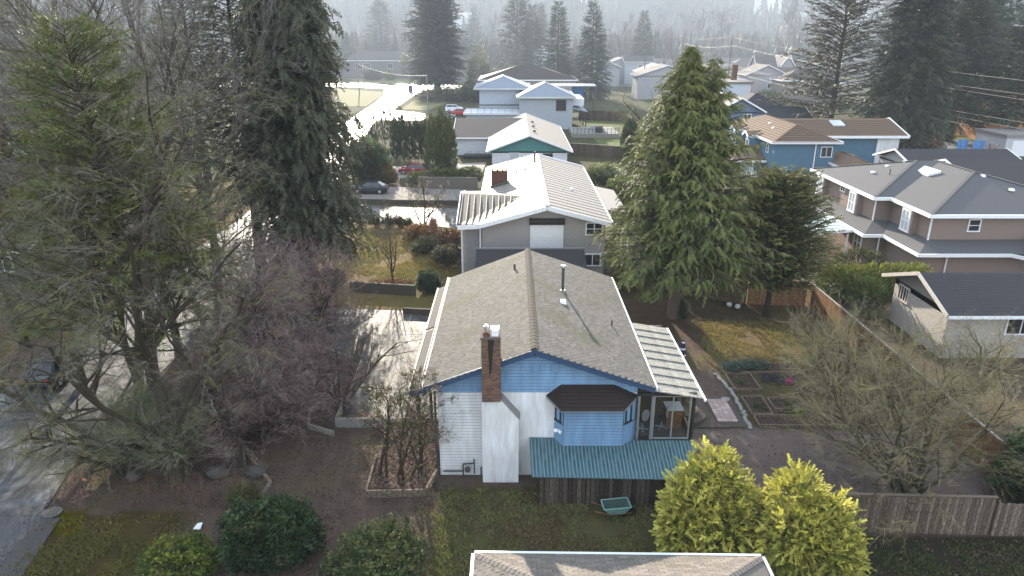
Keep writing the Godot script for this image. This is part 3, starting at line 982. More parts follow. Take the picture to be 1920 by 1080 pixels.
	# gas meter pipes by the left wall
	var gm := MB.new()
	for q in [[V(-2.2, 0, 27.1), V(-2.2, 0.7, 27.1)], [V(-2.2, .7, 27.1), V(-1.7, 0.75, 27.1)], [V(-1.7, .2, 27.1), V(-1.7, 0.95, 27.1)], [V(-3.1, .3, 27.15), V(-2.2, 0.3, 27.15)], [V(-1.4, .1, 27.15), V(-1.4, 0.5, 27.15)]]: gm.tube(q[0], q[1], 0.035, 0.035, 6, true)
	gm.ball(V(-2.0, 0.45, 27.05), Vector3(.13, .16, .1))
	put("gas_meter", gm, mats.dark_pipe, t)
	# sunroom on the right
	var sr := MB.new()
	sr.span(V(5.47, 1.7, 27.05), V(8.0, 2.0, 27.35))
	put("sunroom_beam", sr, mats.dark_board, t)
	var sr2 := MB.new()
	sr2.span(V(5.47, 4.16, 27.05), V(8.0, 4.3, 27.2))
	put("sunroom_beam", sr2, mats.dark_board, t)
	var sw := MB.new()
	sw.span(V(5.47, 1.7, 27.36), V(8.0, 1.95, 34.6))
	put("sunroom_floor", sw, mats.floor_wood, t)
	for x in [5.52, 6.12, 7.93]:
		var po := MB.new()
		po.span(V(x - .05, 2.0, 27.06), V(x + .05, 4.16, 27.17))
		put("sunroom_post", po, mats.gray_frame if x < 7 else mats.dark_board, t)
	var slide := MB.new()
	for x in [6.2, 7.02, 7.78]: slide.span(V(x - .03, 2.07, 27.10), V(x + .03, 4.1, 27.15))
	slide.span(V(6.17, 4.1, 27.10), V(7.81, 4.155, 27.15))
	slide.span(V(6.17, 2.005, 27.10), V(7.81, 2.07, 27.15))
	var dr := put("sliding_door", slide, mats.galvanised, t)
	for q in [[6.24, 6.98], [7.06, 7.74]]:
		var gp := MB.new()
		gp.span(V(q[0], 2.075, 27.12), V(q[1], 4.09, 27.13))
		put("pane", gp, mats.glass, dr)
	var gp2 := MB.new()
	gp2.span(V(5.58, 2.02, 27.12), V(6.06, 4.1, 27.13))
	put("pane", gp2, mats.glass, t)
	for i in 5:
		var pp := MB.new()
		var dd := 27.3 + i * 1.8
		pp.span(V(7.92, 1.95, dd), V(8.0, 4.15, dd + 0.1))
		put("sunroom_post", pp, mats.dark_board, t)
		if i < 4:
			var sg := MB.new()
			sg.span(V(7.95, 2.3, dd + .12), V(7.96, 4.1, dd + 1.78))
			put("pane", sg, mats.glass, t)
			var kn := MB.new()
			kn.span(V(7.93, 1.95, dd + .102), V(7.99, 2.28, dd + 1.798))
			put("sunroom_sill", kn, mats.dark_board, t)
	wall(t, V(5.62, 0, 34.7), V(8.0, 0, 34.7), 0.0, 4.2, mats.dark_board, "sunroom_wall")
	wall(t, V(8.0, 0, 27.3), V(8.0, 0, 34.5), 0.0, 1.69, mats.dark_board, "sunroom_wall")
	wall(t, V(5.47, 0, 27.28), V(8.0, 0, 27.28), 0.0, 1.69, mats.dark_board, "sunroom_wall")
	for i in 9:      # lapped translucent roof panels, nearest first
		var da := 26.75 + i * 0.86
		var pn := MB.new()
		pn.prism([V(6.0, 4.60 + 0.0, da), V(8.22, 4.22, da), V(8.22, 4.16, da + 0.9), V(6.0, 4.54, da + 0.9)], Vector3(0, -0.035, 0))
		for k in 14:
			var x := 6.05 + k * 0.158
			var yy := 4.60 - (x - 6.0) * 0.171
			pn.bar(V(x, yy + .008, da), V(x, yy - 0.052, da + 0.9), 0.03, 0.02)
		put("roof_panel", pn, mats.panel_white, t)
	var sgut := MB.new()
	sgut.bar(V(8.27, 4.14, 26.7), V(8.27, 4.1, 34.6), 0.1, 0.1)
	put("gutter", sgut, mats.white_trim, t)
	# things in the sunroom
	var cb := thing("cabinet", "wooden cabinet with white top seen through the sunroom glass", "cabinet", V(7.35, 1.95, 28.4))
	var cbm := MB.new()
	cbm.span(Vector3(-0.32, 0, -0.35), Vector3(0.36, 0.95, 0.35))
	put("carcass", cbm, mats.wood_brown, cb)
	var cbt := MB.new()
	cbt.span(Vector3(-0.36, 0.952, -0.4), Vector3(0.40, 1.0, 0.4))
	put("cabinet_top", cbt, mats.white_trim, cb)
	for k in 3:
		var drw := MB.new()
		drw.span(Vector3(-0.27, 0.08 + k * 0.29, 0.352), Vector3(0.31, 0.34 + k * 0.29, 0.37))
		put("drawer", drw, mats.wood_brown, cb)
	for q in [[5.9, 28.0, "white swivel chair behind the narrow fixed sunroom pane"], [6.85, 28.2, "white swivel chair behind the sliding sunroom door, beside the cabinet"]]:
		var cc := thing("office_chair", q[2], "chair", V(q[0], 1.95, q[1]), 0.6 * q[0], "swivel chairs in the sunroom")
		var s1 := MB.new()
		for k in 5: s1.bar(Vector3(0, 0.06, 0), Vector3(cos(k * TAU / 5) * .3, 0.04, sin(k * TAU / 5) * .3), 0.05, 0.04)
		s1.tube(Vector3(0, .05, 0), Vector3(0, .45, 0), .03, .03, 6)
		put("base", s1, plain("chair_gray", L(.30, .31, .32)), cc)
		var s2 := MB.new()
		s2.ball(Vector3(0, .48, 0), Vector3(.25, .05, .25))
		put("seat", s2, mats.dark_frame, cc)
		var s3 := MB.new()
		s3.ball(Vector3(0, .85, -.24), Vector3(.22, .3, .05))
		put("backrest", s3, mats.chair_gray, cc)
	# teal lean-to
	var lt := thing("lean_to", "teal corrugated metal lean-to with weathered plank wall under the blue bay", "shed", Vector3.ZERO)
	var lr := MB.new()
	lr.prism([V(0.82, 1.52, 24.95), V(7.9, 1.5, 24.75), V(7.98, 1.96, 27.05), V(0.77, 1.98, 27.28)], Vector3(0, -0.03, 0))
	var lro := put("lean_roof", lr, mats.teal_metal, lt)
	for i in 46:
		var f := (i + 0.5) / 46.0
		var rb := MB.new()
		var a := V(0.82, 1.52, 24.95).lerp(V(7.9, 1.5, 24.75), f)
		var b := V(0.77, 1.98, 27.28).lerp(V(7.98, 1.96, 27.05), f)
		rb.bar(a + Vector3(0, .008, 0), b + Vector3(0, .008, 0), 0.035, 0.03)
		put("roof_rib", rb, mats.teal_rib, lro)
	var lf := MB.new()
	lf.bar(V(1.25, 1.43, 25.1), V(7.6, 1.41, 24.95), 0.05, 0.10)
	put("eave_board", lf, mats.dark_board, lt)
	var shapes := []
	for k in 3:
		var pm := MB.new()
		pm.box(0, 0.70, 0, 0.185 - k * 0.012, 1.36 + k * 0.02, 0.022 + k * 0.008)
		shapes.append(pm.mesh())
	for i in 33:
		var pl := inst("plank", shapes[rng.randi() % 3], mats["gray_plank%d" % (rng.randi() % 4)], lt)
		pl.position = V(1.3 + i * 0.192, rr(-0.03, 0.02), 25.17 - i * 0.004)
		pl.rotation.z = rr(-0.008, 0.008)
	var lp := MB.new()
	for x in [1.24, 7.62]: lp.span(V(x - .05, -.05, 25.12), V(x + .05, 1.42, 25.22))
	put("corner_post", lp, mats.gray_plank0, lt)
	wall(lt, V(7.6, 0, 25.25), V(7.6, 0, 27.0), 0.0, 1.45, mats.gray_plank1)
	wall(lt, V(1.3, 0, 27.0), V(1.3, 0, 25.25), 0.0, 1.45, mats.gray_plank1)

# ---------- yards round the blue house ----------
func fence(called: String, label: String, pts: Array, h: float, bw: float, keys: String, cap: Material = null, group := "") -> void:
	var t: Node3D = thing(called, label, "fence", Vector3.ZERO, 0.0, group)
	var shapes := []
	for k in 3:
		var mb := MB.new()
		mb.box(0, h / 2 - 0.02, 0, bw - 0.012 - k * 0.004, h + 0.03 * k, 0.02 + 0.004 * k)
		shapes.append(mb.mesh())
	for s in pts.size() - 1:
		var a: Vector3 = pts[s]
		var b: Vector3 = pts[s + 1]
		var d := (b - a).normalized()
		var out := d.cross(Vector3.UP)
		var len := (b - a).length()
		for i in int(len / bw):
			var o := inst("fence_board", shapes[rng.randi() % 3], mats["%s%d" % [keys, rng.randi() % 4]], t)
			o.position = a + d * (i + 0.5) * bw + out * (0.03 + rr(0, 0.006)) + Vector3(0, rr(-0.025, 0.015), 0)
			o.rotation.y = atan2(-d.z, d.x)
		for i in int(len / 2.4) + 1:
			var pm := MB.new()
			var p := a + d * minf(i * 2.4 + 0.06, len - 0.06) - out * 0.05
			pm.box(p.x, h / 2, p.z, 0.1, h + 0.1, 0.1)
			put("post", pm, mats[keys + "1"], t)
		for y in [0.35, h - 0.3]:
			var rm := MB.new()
			rm.bar(a + Vector3(0, y, 0), b + Vector3(0, y, 0), 0.035, 0.09)
			put("rail", rm, mats[keys + "1"], t)
		if cap:
			var cm := MB.new()
			cm.bar(a + Vector3(0, h + 0.05, 0), b + Vector3(0, h + 0.05, 0), 0.14, 0.035)
			put("cap_rail", cm, cap, t)
func bed(label: String, x0: float, x1: float, d0: float, d1: float, h := 0.22) -> void:
	var t: Node3D = thing("garden_bed", label, "garden bed", Vector3.ZERO, 0.0, "timber edged vegetable beds")
	for s in [[V(x0, 0, d0), V(x1, 0, d0)], [V(x0, 0, d1), V(x1, 0, d1)], [V(x0, 0, d0 + .03), V(x0, 0, d1 - .03)], [V(x1, 0, d0 + .03), V(x1, 0, d1 - .03)]]:
		var mb := MB.new()
		mb.bar(s[0] + Vector3(0, h / 2 - 0.03, 0), s[1] + Vector3(0, h / 2 - 0.03, 0), 0.06, h)
		put("edge_board", mb, mats.timber_edge, t)
	var so := MB.new()
	so.span(V(x0 + .035, -0.05, d0 + .035), V(x1 - .035, h * 0.2, d1 - .035))
	put("soil", so, mats.soil, t)
func edging(called: String, label: String, pts: Array, h: float, w: float, m: Material, cat := "edging") -> void:
	var t: Node3D = thing(called, label, cat)
	for i in pts.size() - 1:
		var mb := MB.new()
		mb.bar(pts[i] + Vector3(0, h / 2 - 0.03, 0), pts[i + 1] + Vector3(0, h / 2 - 0.03, 0), w, h)
		put("edge_board", mb, m, t)
func stone(label: String, p: Vector3, r: Vector3, called := "boulder") -> void:
	var mb := MB.new()
	mb.ball(Vector3.ZERO, r, 9, nz, 0.75)
	var o := put(called, mb, mats.rock)
	o.position = p
	tag(o, label, "rock")
func yards() -> void:
	rng.seed = 21
	fence("back_fence", "weathered brown board fence behind the cedar trunk", [V(7.2, 0, 51.9), V(12.2, 0, 51.3), V(17.4, 0, 48.95)], 1.75, 0.15, "brown_plank")
	fence("corner_fence", "orange stained fence panel behind the round conifer trunk", [V(17.45, 0, 48.9), V(21.75, 0, 48.6)], 1.8, 0.15, "orange_plank", mats.orange_plank1)
	fence("side_fence", "long orange stained fence running down the right side of the yard", [V(21.8, 0, 48.5), V(21.8, 0, 25.6)], 1.8, 0.17, "orange_plank", mats.pale_timber)
	fence("front_fence", "streaky grey brown board fence right of the golden cypresses", [V(11.3, 0, 23.55), V(19.1, 0, 23.25)], 1.72, 0.155, "fence_plank", mats.fence_plank0)
	fence("newer_fence", "paler pinkish fence panel at the right photo edge under the laurel", [V(19.15, 0, 23.2), V(25.6, 0, 23.0)], 1.55, 0.155, "fence_plank")
	bed("soil bed along the far end of the vegetable garden under grey foliage", 12.55, 17.0, 37.35, 38.5)
	bed("dark soil bed on the near side of the grey foliage, left garden edge", 12.5, 13.95, 35.2, 37.2)
	bed("narrow soil bed at the upper right of the vegetable garden", 16.2, 17.15, 34.7, 37.2)
	bed("small square timber bed alone in the middle of the garden", 13.95, 15.75, 32.95, 34.15, 0.26)
	bed("long low bed of dark mulch along the near end of the garden", 12.6, 18.6, 31.35, 32.35)
	bed("dark mulch bed at the lower left of the vegetable garden", 12.6, 13.7, 32.5, 34.4)
	bed("short bed half hidden by bare branches at the garden's lower right", 16.35, 17.4, 32.5, 33.9)
	var t: Node3D = thing("stone_edging", "row of pale stones edging the vegetable garden path", "edging")
	for i in 34:
		var f := i / 33.0
		var mb := MB.new()
		mb.ball(Vector3.ZERO, Vector3(rr(.1, .16), rr(.06, .1), rr(.1, .17)), 4, nz, 0.5)
		var o := put("edging_stone", mb, mats.pale_stone, t)
		o.position = V(12.05 + 0.25 * sin(f * 3.0) + rr(-.06, .06), 0.03, lerpf(37.3, 31.3, f))
	var disc := MB.new()
	disc.tube(V(11.72, -0.02, 34.3), V(11.72, 0.05, 34.3), 0.26, 0.24, 14, true)
	tag(put("stepping_stone", disc, mats.pale_stone), "round white stepping stone on the path by the stone edging", "stepping stone")
	var pv := thing("paved_strip", "strip of pink paving tiles beside the sunroom steps", "paving")
	for i in 4:
		for j in 9:
			var mb := MB.new()
			mb.span(Vector3(-0.125, 0, -0.125), Vector3(0.125, 0.06 + rr(0, 0.01), 0.125))
			var o := put("paving_tile", mb, plain("pink_tile%d" % (rng.randi() % 3), [L(.36, .27, .24), L(.32, .24, .215), L(.40, .31, .275)][rng.randi() % 3], .8), pv)
			o.position = V(10.75 + i * 0.262, 0.05, 31.95 + j * 0.262)
	var pbase := MB.new()
	pbase.span(V(9.0, -0.1, 31.35), V(12.0, 0.045, 34.6))
	struct("patio", pbase, mats.concrete).material_override = plain("patio_concrete", L(.12, .10, .085), .8, {"tex": "earth", "scale": .4, "bump": 1.0})
	var stp := thing("round_steps", "two rounded concrete steps outside the sunroom", "steps")
	for k in 2:
		var mb := MB.new()
		mb.tube(V(8.9, 0.05 + k * 0.001, 32.6), V(8.9, 0.25 + k * 0.2, 32.6), 1.25 - k * 0.4, 1.25 - k * 0.4, 22, true)
		put("step", mb, mats.patio_concrete, stp)
	# raised front planter, side beds, walls
	var pb := thing("planter_box", "square timber planter full of dead leaves left of the white wall", "planter")
	for s in [[V(-6.3, 0, 25.6), V(-3.72, 0, 25.7)], [V(-6.3, 0, 25.66), V(-6.35, 0, 28.4)], [V(-3.72, 0, 25.76), V(-3.4, 0, 27.2)]]:
		for k in 2:
			var mb := MB.new()
			mb.bar(s[0] + Vector3(0, .1 + k * .19, 0), s[1] + Vector3(0, .1 + k * .19, 0), 0.1, 0.18)
			put("sleeper", mb, mats.timber_edge, pb)
	var ps := MB.new()
	ps.prism([V(-6.24, 0.3, 25.7), V(-3.8, 0.3, 25.8), V(-3.5, 0.3, 27.2), V(-3.5, 0.3, 31.5), V(-6.3, 0.3, 31.5)], Vector3(0, -0.35, 0))
	put("soil", ps, mats.soil, pb)
	edging("terrace_edge", "pale concrete edge at the near end of the wet driveway", [V(-9.0, 0, 31.5), V(-3.45, 0, 31.55)], 0.5, 0.22, mats.pale_stone)
	edging("driveway_edge", "long pale timber edge along the left side of the wet driveway", [V(-9.0, 0, 31.7), V(-9.05, 0, 38.3), V(-12.2, 0, 40.6), V(-15.5, 0, 41.6)], 0.45, 0.14, mats.pale_timber)
	edging("bed_edge", "angular pale timber edge round the bare multi stem tree's bed", [V(-10.2, 0, 37.2), V(-10.0, 0, 34.2), V(-10.7, 0, 32.9), V(-10.35, 0, 31.3), V(-8.9, 0, 30.6)], 0.3, 0.12, mats.pale_timber)
	edging("log_edge", "brown timber sleepers zigzagging past the boulders", [V(-12.6, 0, 28.9), V(-10.75, 0, 26.55), V(-10.85, 0, 25.4)], 0.2, 0.16, mats.timber_edge)
	edging("retaining_wall", "dark retaining wall with a pale cap between lawn and driveway", [V(-12.6, 0, 51.6), V(-7.4, 0, 50.7)], 0.85, 0.25, plain("mossy_concrete", L(.09, .085, .07), .9, {"tex": "earth", "scale": .4, "bump": 1.0}), "wall")
	edging("low_wall", "short low wall beside the driveway's inner corner", [V(-7.8, 0, 46.9), V(-5.6, 0, 46.6)], 0.5, 0.2, mats.mossy_concrete, "wall")
	edging("parking_wall", "low concrete wall along the front of the gravel parking", [V(-22.6, 0, 82.2), V(-4.7, 0, 81.0)], 0.55, 0.3, mats.mossy_concrete, "wall")
	edging("hedge_wall", "grey concrete wall under the clipped hedge behind the parking", [V(-12.0, 0, 89.6), V(-4.4, 0, 89.2)], 1.7, 0.25, plain("old_concrete", L(.20, .19, .17), .9, {"tex": "earth", "scale": .3, "bump": 1.0}), "wall")
	stone("large pale boulder between the mossy trunk and the timber sleepers", V(-13.3, 0.15, 27.2), Vector3(.48, .34, .36))
	stone("grey boulder beside the brown timber sleepers", V(-11.6, 0.12, 27.3), Vector3(.42, .32, .36))
	stone("smaller grey boulder left of the mossy trunk", V(-17.0, 0.12, 27.0), Vector3(.33, .3, .3))
	var dg := thing("drain_grate", "round metal drain grate at the road edge", "drain", V(-19.25, 0.055, 24.55))
	for i in 9:
		var mb := MB.new()
		var x := -0.32 + i * 0.08
		var hw := sqrt(maxf(0.0, 0.36 * 0.36 - x * x))
		mb.span(Vector3(x - .018, 0, -hw), Vector3(x + .018, 0.02, hw))
		put("grate_bar", mb, mats.concrete, dg)
	var ring := MB.new()
	for i in 20:
		ring.bar(Vector3(cos(i * TAU / 20), 0, sin(i * TAU / 20)) * .38, Vector3(cos((i + 1) * TAU / 20), 0, sin((i + 1) * TAU / 20)) * .38, .04, .03)
	put("grate_rim", ring, mats.dark_pipe, dg)
	for q in [[V(-12.75, .04, 23.6), .17, "larger crumpled white scrap of paper on the front grass"], [V(-13.5, .03, 22.85), .09, "tiny white scrap of paper near the yellow shrub"]]:
		var mb := MB.new()
		var r: float = q[1]
		mb.quad(Vector3(-r, 0, r * .6), Vector3(r, .04, r), Vector3(r * .8, .12, -r), Vector3(-r * .6, .05, -r * 1.2))
		mb.tri(Vector3(-r, 0, r * .6), Vector3(r, .04, r), Vector3(0, .16, 0))
		var o := put("paper_scrap", mb, mats.white_trim)
		o.position = q[0]
		tag(o, q[2], "litter")
	var fl := thing("marker_flag", "tiny pink marker flag at the road edge", "flag", V(-18.9, 0, 26.3))
	var fm := MB.new()
	fm.tube(Vector3.ZERO, Vector3(0, .5, 0), .008, .008, 4)
	put("stake", fm, mats.wire, fl)
	var ff := MB.new()
	ff.span(Vector3(0.01, .38, -.004), Vector3(.16, .5, .004))
	put("pennant", ff, plain("pink", L(.7, .22, .2)), fl)
	wheelbarrow()
	umbrella()
	var ln := thing("lantern_post", "small white lantern on a dark post beside the sunroom roof edge", "lantern", V(9.15, 0, 33.4))
	var m1 := MB.new()
	m1.span(Vector3(-.1, 0, -.1), Vector3(.1, .95, .1))
	put("post", m1, mats.dark_board, ln)
	var m2 := MB.new()
	m2.span(Vector3(-.13, .951, -.13), Vector3(.13, 1.2, .13))
	m2.tube(Vector3(0, 1.2, 0), Vector3(0, 1.42, 0), .2, .05, 6, true)
	put("lantern_head", m2, mats.white_trim, ln)
	for q in [[14.75, 36.6, "dark plastic tub in the vegetable garden"], [15.35, 36.4, "smaller dark plastic tub next to the pink pot"]]:
		var tb := thing("plastic_tub", q[2], "tub", V(q[0], 0, q[1]))
		var mm := MB.new()
		mm.tube(Vector3.ZERO, Vector3(0, .3, 0), .28, .34, 12, false)
		mm.tube(Vector3(0, .02, 0), Vector3(0, .04, 0), .27, .27, 12, true)
		put("body", mm, mats.dark_pipe, tb)
	var pk := thing("pink_pot", "bright pink flower pot in the vegetable garden", "flower pot", V(15.85, 0, 36.1))
	var pm := MB.new()
	pm.tube(Vector3.ZERO, Vector3(0, .3, 0), .14, .22, 12, false)
	pm.tube(Vector3(0, .26, 0), Vector3(0, .32, 0), .24, .24, 12, false)
	pm.tube(Vector3(0, .2, 0), Vector3(0, .22, 0), .19, .19, 12, true)
	put("body", pm, plain("magenta", L(.30, .05, .13)), pk)
	for q in [[16.0, 49.0 - .6, "round white pot left by the fence"], [16.5, 48.0, "second white pot by the fence, nearer the round conifer"]]:
		var wp := MB.new()
		wp.ball(V(q[0], .14, q[1]), Vector3(.2, .18, .2), 6)
		tag(put("white_pot", wp, mats.white_trim), q[2], "pot")
	# old gate between the golden cypresses
	var gt := thing("garden_gate_frame", "weathered log gate frame between the two golden cypresses", "gate")
	var g1 := MB.new()
	g1.tube(V(9.15, 0, 21.9), V(9.15, 2.1, 21.9), .11, .09, 7, true)
	put("gate_post", g1, mats.gray_plank0, gt)
	var g3 := MB.new()
	g3.tube(V(9.45, 0, 22.0), V(9.45, 2.3, 22.0), .13, .11, 7, true)
	put("gate_post", g3, mats.gray_plank1, gt)
	var g2 := MB.new()
	g2.tube(V(7.6, 1.55, 22.2), V(8.4, 1.5, 22.0), .09, .11, 7, true)
	g2.tube(V(8.4, 1.5, 22.0), V(9.2, 1.75, 21.9), .11, .1, 7, true)
	put("log_rail", g2, mats.gray_plank2, gt)
	front_roof()
func wheelbarrow() -> void:
	var t: Node3D = thing("wheelbarrow", "pale green wheelbarrow on the shaded lawn by the plank wall", "wheelbarrow", V(4.35, 0, 24.35), 0.1)
	var a := [Vector3(-.62, .62, .33), Vector3(.5, .66, .34), Vector3(.5, .66, -.34), Vector3(-.62, .62, -.33)]
	var b := [Vector3(-.38, .28, .2), Vector3(.3, .28, .22), Vector3(.3, .28, -.22), Vector3(-.38, .28, -.2)]
	var m := MB.new()
	for i in 4:
		var j := (i + 1) % 4
		m.quad(b[i], b[j], a[j], a[i])
		m.bar(a[i], a[j], .035, .03)
	m.quad(b[0], b[3], b[2], b[1])
	var tray := put("tray", m, plain("barrow_green", L(.20, .36, .33), .45), t)
	var inn := MB.new()
	var k := Vector3(0.96, 1, 0.93)
	for i in 4:
		var j := (i + 1) % 4
		inn.quad(a[i] * k, a[j] * k, b[j] * k + Vector3(0, .03, 0), b[i] * k + Vector3(0, .03, 0))
	inn.quad(b[0] + Vector3(0, .03, 0), b[1] + Vector3(0, .03, 0), b[2] + Vector3(0, .03, 0), b[3] + Vector3(0, .03, 0))
	put("tray_inside", inn, plain("barrow_inside", L(.075, .13, .12), .6, {"tex": "earth", "scale": 2.0}), tray)
	for s in [-1, 1]:
		var h := MB.new()
		h.tube(Vector3(.62, .2, s * .08), Vector3(-.3, .27, s * .24), .022, .022, 6)
		h.tube(Vector3(-.3, .27, s * .24), Vector3(-1.0, .55, s * .3), .022, .022, 6, true)
		put("handle", h, mats.wood_brown, t)
		var g := MB.new()
		g.tube(Vector3(-.35, 0, s * .25), Vector3(-.3, .28, s * .22), .018, .018, 6, true)
		put("leg", g, mats.dark_pipe, t)
	var w := MB.new()
	w.tube(Vector3(.62, .19, -.05), Vector3(.62, .19, .05), .19, .19, 16, true)
	put("wheel", w, mats.tyre, t)
func umbrella() -> void:
	var t: Node3D = thing("patio_umbrella", "closed navy and white striped patio umbrella beyond the sunroom roof", "umbrella", V(9.85, 0, 37.0))
	var p := MB.new()
	p.tube(Vector3.ZERO, Vector3(0, 2.4, 0), .025, .02, 6, true)
	p.tube(Vector3.ZERO, Vector3(0, .1, 0), .28, .25, 12, true)
	put("pole", p, mats.pole_pale, t)
	for i in 14:
		var f0 := i / 14.0
		var f1 := (i + 1) / 14.0
		var m := MB.new()
		var prev := Vector3.ZERO
		for k in 17:
			var an := TAU * k / 16
			var fold := 1.0 if k % 2 else 0.62
			var e := Vector3(cos(an), 0, sin(an)) * fold
			var r0: float = lerpf(.05, .22, pow(f0, .7)) * (1.0 if f0 < .9 else .9)
			var r1: float = lerpf(.05, .25, pow(f1, .7)) * (1.0 if f1 < .9 else .8)
			if k > 0:
				m.quad(Vector3(0, 2.38 - f1 * 1.4, 0) + prev * r1, Vector3(0, 2.38 - f0 * 1.4, 0) + prev * r0, Vector3(0, 2.38 - f0 * 1.4, 0) + e * r0, Vector3(0, 2.38 - f1 * 1.4, 0) + e * r1)
			prev = e
		put("canopy_stripe", m, mats.white_trim if i % 4 == 1 else plain("navy", L(.03, .04, .07)), t)
func front_roof() -> void:
	var t: Node3D = thing("front_bungalow", "tan shingle hip roof at the bottom edge of the photo", "house")
	walls(t, -0.8, 7.7, 6.0, 18.2, 0.0, 2.75, mats.white_paint)
	var a := V(-1.2, 2.95, 18.65)
	var b := V(8.06, 2.95, 18.5)
	var ap := V(3.43, 4.65, 14.0)
	var far_slope := slab("roof_slope", [a, b, ap], 0.1, mats.front_shingle0, t)
	var ls := slab("roof_slope", [a, ap, V(3.43, 4.65, 9), V(-1.2, 2.95, 5)], 0.1, mats.front_shingle1, t)
	slab("roof_slope", [b, ap, V(3.43, 4.65, 9), V(8.06, 2.95, 5)], 0.1, mats.front_shingle1, t)
	shingles(far_slope, b, a, Vector3(0, 1.70, 4.58), "front_shingle", 190, 0.31, 0.15, func(p): return absf(p.x - 3.43) < 4.6 * (1 - (p.y - 2.95) / 1.7) and p.z < -16.2)
	shingles(ls, V(-1.2, 2.95, 15.0), V(-1.2, 2.95, 18.6), Vector3(4.6, 1.70, 0), "front_shingle", 60, 0.31, 0.15, func(p): return (-p.z - 14.0) < 4.65 * (1 - (p.y - 2.95) / 1.7) and p.z < -16.5)
	for s in [[a, ap], [b, ap]]:
		var d: Vector3 = (s[1] - s[0])
		var n := int(d.length() / 0.19)
		var cm := MB.new()
		cm.prism([Vector3(-0.15, -0.05, 0.1), Vector3(0, 0.012, 0.1), Vector3(0.15, -0.05, 0.1)], Vector3(0, 0, -0.22))
		var m := cm.mesh()
		for i in mini(n, 20):
			var o := inst("hip_cap", m, mats.front_shingle2, t)
			o.basis = Basis.looking_at(d.normalized()) * Basis(Vector3.RIGHT, 0.08)
			o.position = s[0] + d.normalized() * (0.1 + i * 0.19) + Vector3(0, 0.045 + (i % 2) * .004, 0)
	fascia(t, [a + Vector3(-.02, .0, -.06), b + Vector3(.02, 0, -.06)], 0.09, mats.galvanised, 0.1, "gutter")
	fascia(t, [a + Vector3(-.07, 0, .02), V(-1.27, 2.95, 5)], 0.09, mats.galvanised, 0.1, "gutter")
	fascia(t, [b + Vector3(.07, 0, .02), V(8.13, 2.95, 5)], 0.09, mats.galvanised, 0.1, "gutter")

# ---------- neighbouring houses ----------
func hip(t: Node, x0: float, x1: float, d0: float, d1: float, y: float, rise: float, m: Material, trim: Material = null, run := -1.0) -> Node:
	var r := minf(x1 - x0, d1 - d0) / 2 if run < 0 else run
	var wide := (x1 - x0) >= (d1 - d0)
	var p := V(x0 + r, y + rise, d0 + r) if not wide else V(x0 + r, y + rise, (d0 + d1) / 2)
	var q := V(x0 + r, y + rise, d1 - r) if not wide else V(x1 - r, y + rise, (d0 + d1) / 2)
	var a := V(x0, y, d0)
	var b := V(x1, y, d0)
	var c := V(x1, y, d1)
	var e := V(x0, y, d1)
	var first: Node = null
	var faces := [[a, b, q, p], [c, e, p, q], [b, c, q], [e, a, p]] if wide else [[a, b, p], [c, e, q], [b, c, q, p], [e, a, p, q]]
	for f in faces:
		var s := slab("roof_slope", f, 0.12, m, t)
		if first == null: first = s
	if trim: fascia(t, [a, b, c, e, a], 0.3, trim, 0.08)
	for s in [[a, p], [b, p if not wide else q], [p, q]]:
		var mb := MB.new()
		if (s[0] - s[1]).length() > 0.5:
			mb.bar(s[0] + Vector3(0, .03, 0), s[1] + Vector3(0, .03, 0), 0.22, 0.05)
			put("ridge", mb, m, t)
	return first
func gable(t: Node, x0: float, x1: float, d0: float, d1: float, y: float, rise: float, m: Material, along_x: bool, wm: Material, trim: Material, over := 0.4) -> void:
	if along_x:
		var dm := (d0 + d1) / 2
		slab("roof_slope", [V(x0, y, d0), V(x1, y, d0), V(x1, y + rise, dm), V(x0, y + rise, dm)], 0.1, m, t)
		slab("roof_slope", [V(x1, y, d1), V(x0, y, d1), V(x0, y + rise, dm + .002), V(x1, y + rise, dm + .002)], 0.1, m, t)
		for x in [x0 + over, x1 - over]:
			var mb := MB.new()
			mb.prism([V(x, y - .3, d0 + over), V(x, y - .3, d1 - over), V(x, y - .12, d1 - over), V(x, y + rise - .15, dm), V(x, y - .12, d0 + over)], Vector3(0.15 if x < x1 - over - .01 else -0.15, 0, 0))
			put("gable_wall", mb, wm, t)
		for x in [x0, x1]: fascia(t, [V(x, y - .05, d0), V(x, y + rise - .05, dm), V(x, y - .05, d1)], 0.22, trim, 0.06)
		fascia(t, [V(x0, y - .08, d0 - .04), V(x1, y - .08, d0 - .04)], 0.18, trim, 0.08, "gutter")
	else:
		var xm := (x0 + x1) / 2
		slab("roof_slope", [V(x0, y, d0), V(xm, y + rise, d0), V(xm, y + rise, d1), V(x0, y, d1)], 0.1, m, t)
		slab("roof_slope", [V(x1, y, d0), V(xm + .002, y + rise, d0), V(xm + .002, y + rise, d1), V(x1, y, d1)], 0.1, m, t)
		for d in [d0 + over, d1 - over]:
			var mb := MB.new()
			mb.prism([V(x0 + over, y - .3, d), V(x1 - over, y - .3, d), V(x1 - over, y - .12, d), V(xm, y + rise - .15, d), V(x0 + over, y - .12, d)], V(0, 0, 0.15 if d < d1 - over - .01 else -0.15))
			put("gable_wall", mb, wm, t)
		for d in [d0, d1]: fascia(t, [V(x0, y - .05, d), V(xm, y + rise - .05, d), V(x1, y - .05, d)], 0.24, trim, 0.06)
		for x in [x0 - .04, x1 + .04]: fascia(t, [V(x, y - .08, d0), V(x, y - .08, d1)], 0.18, trim, 0.08, "gutter")
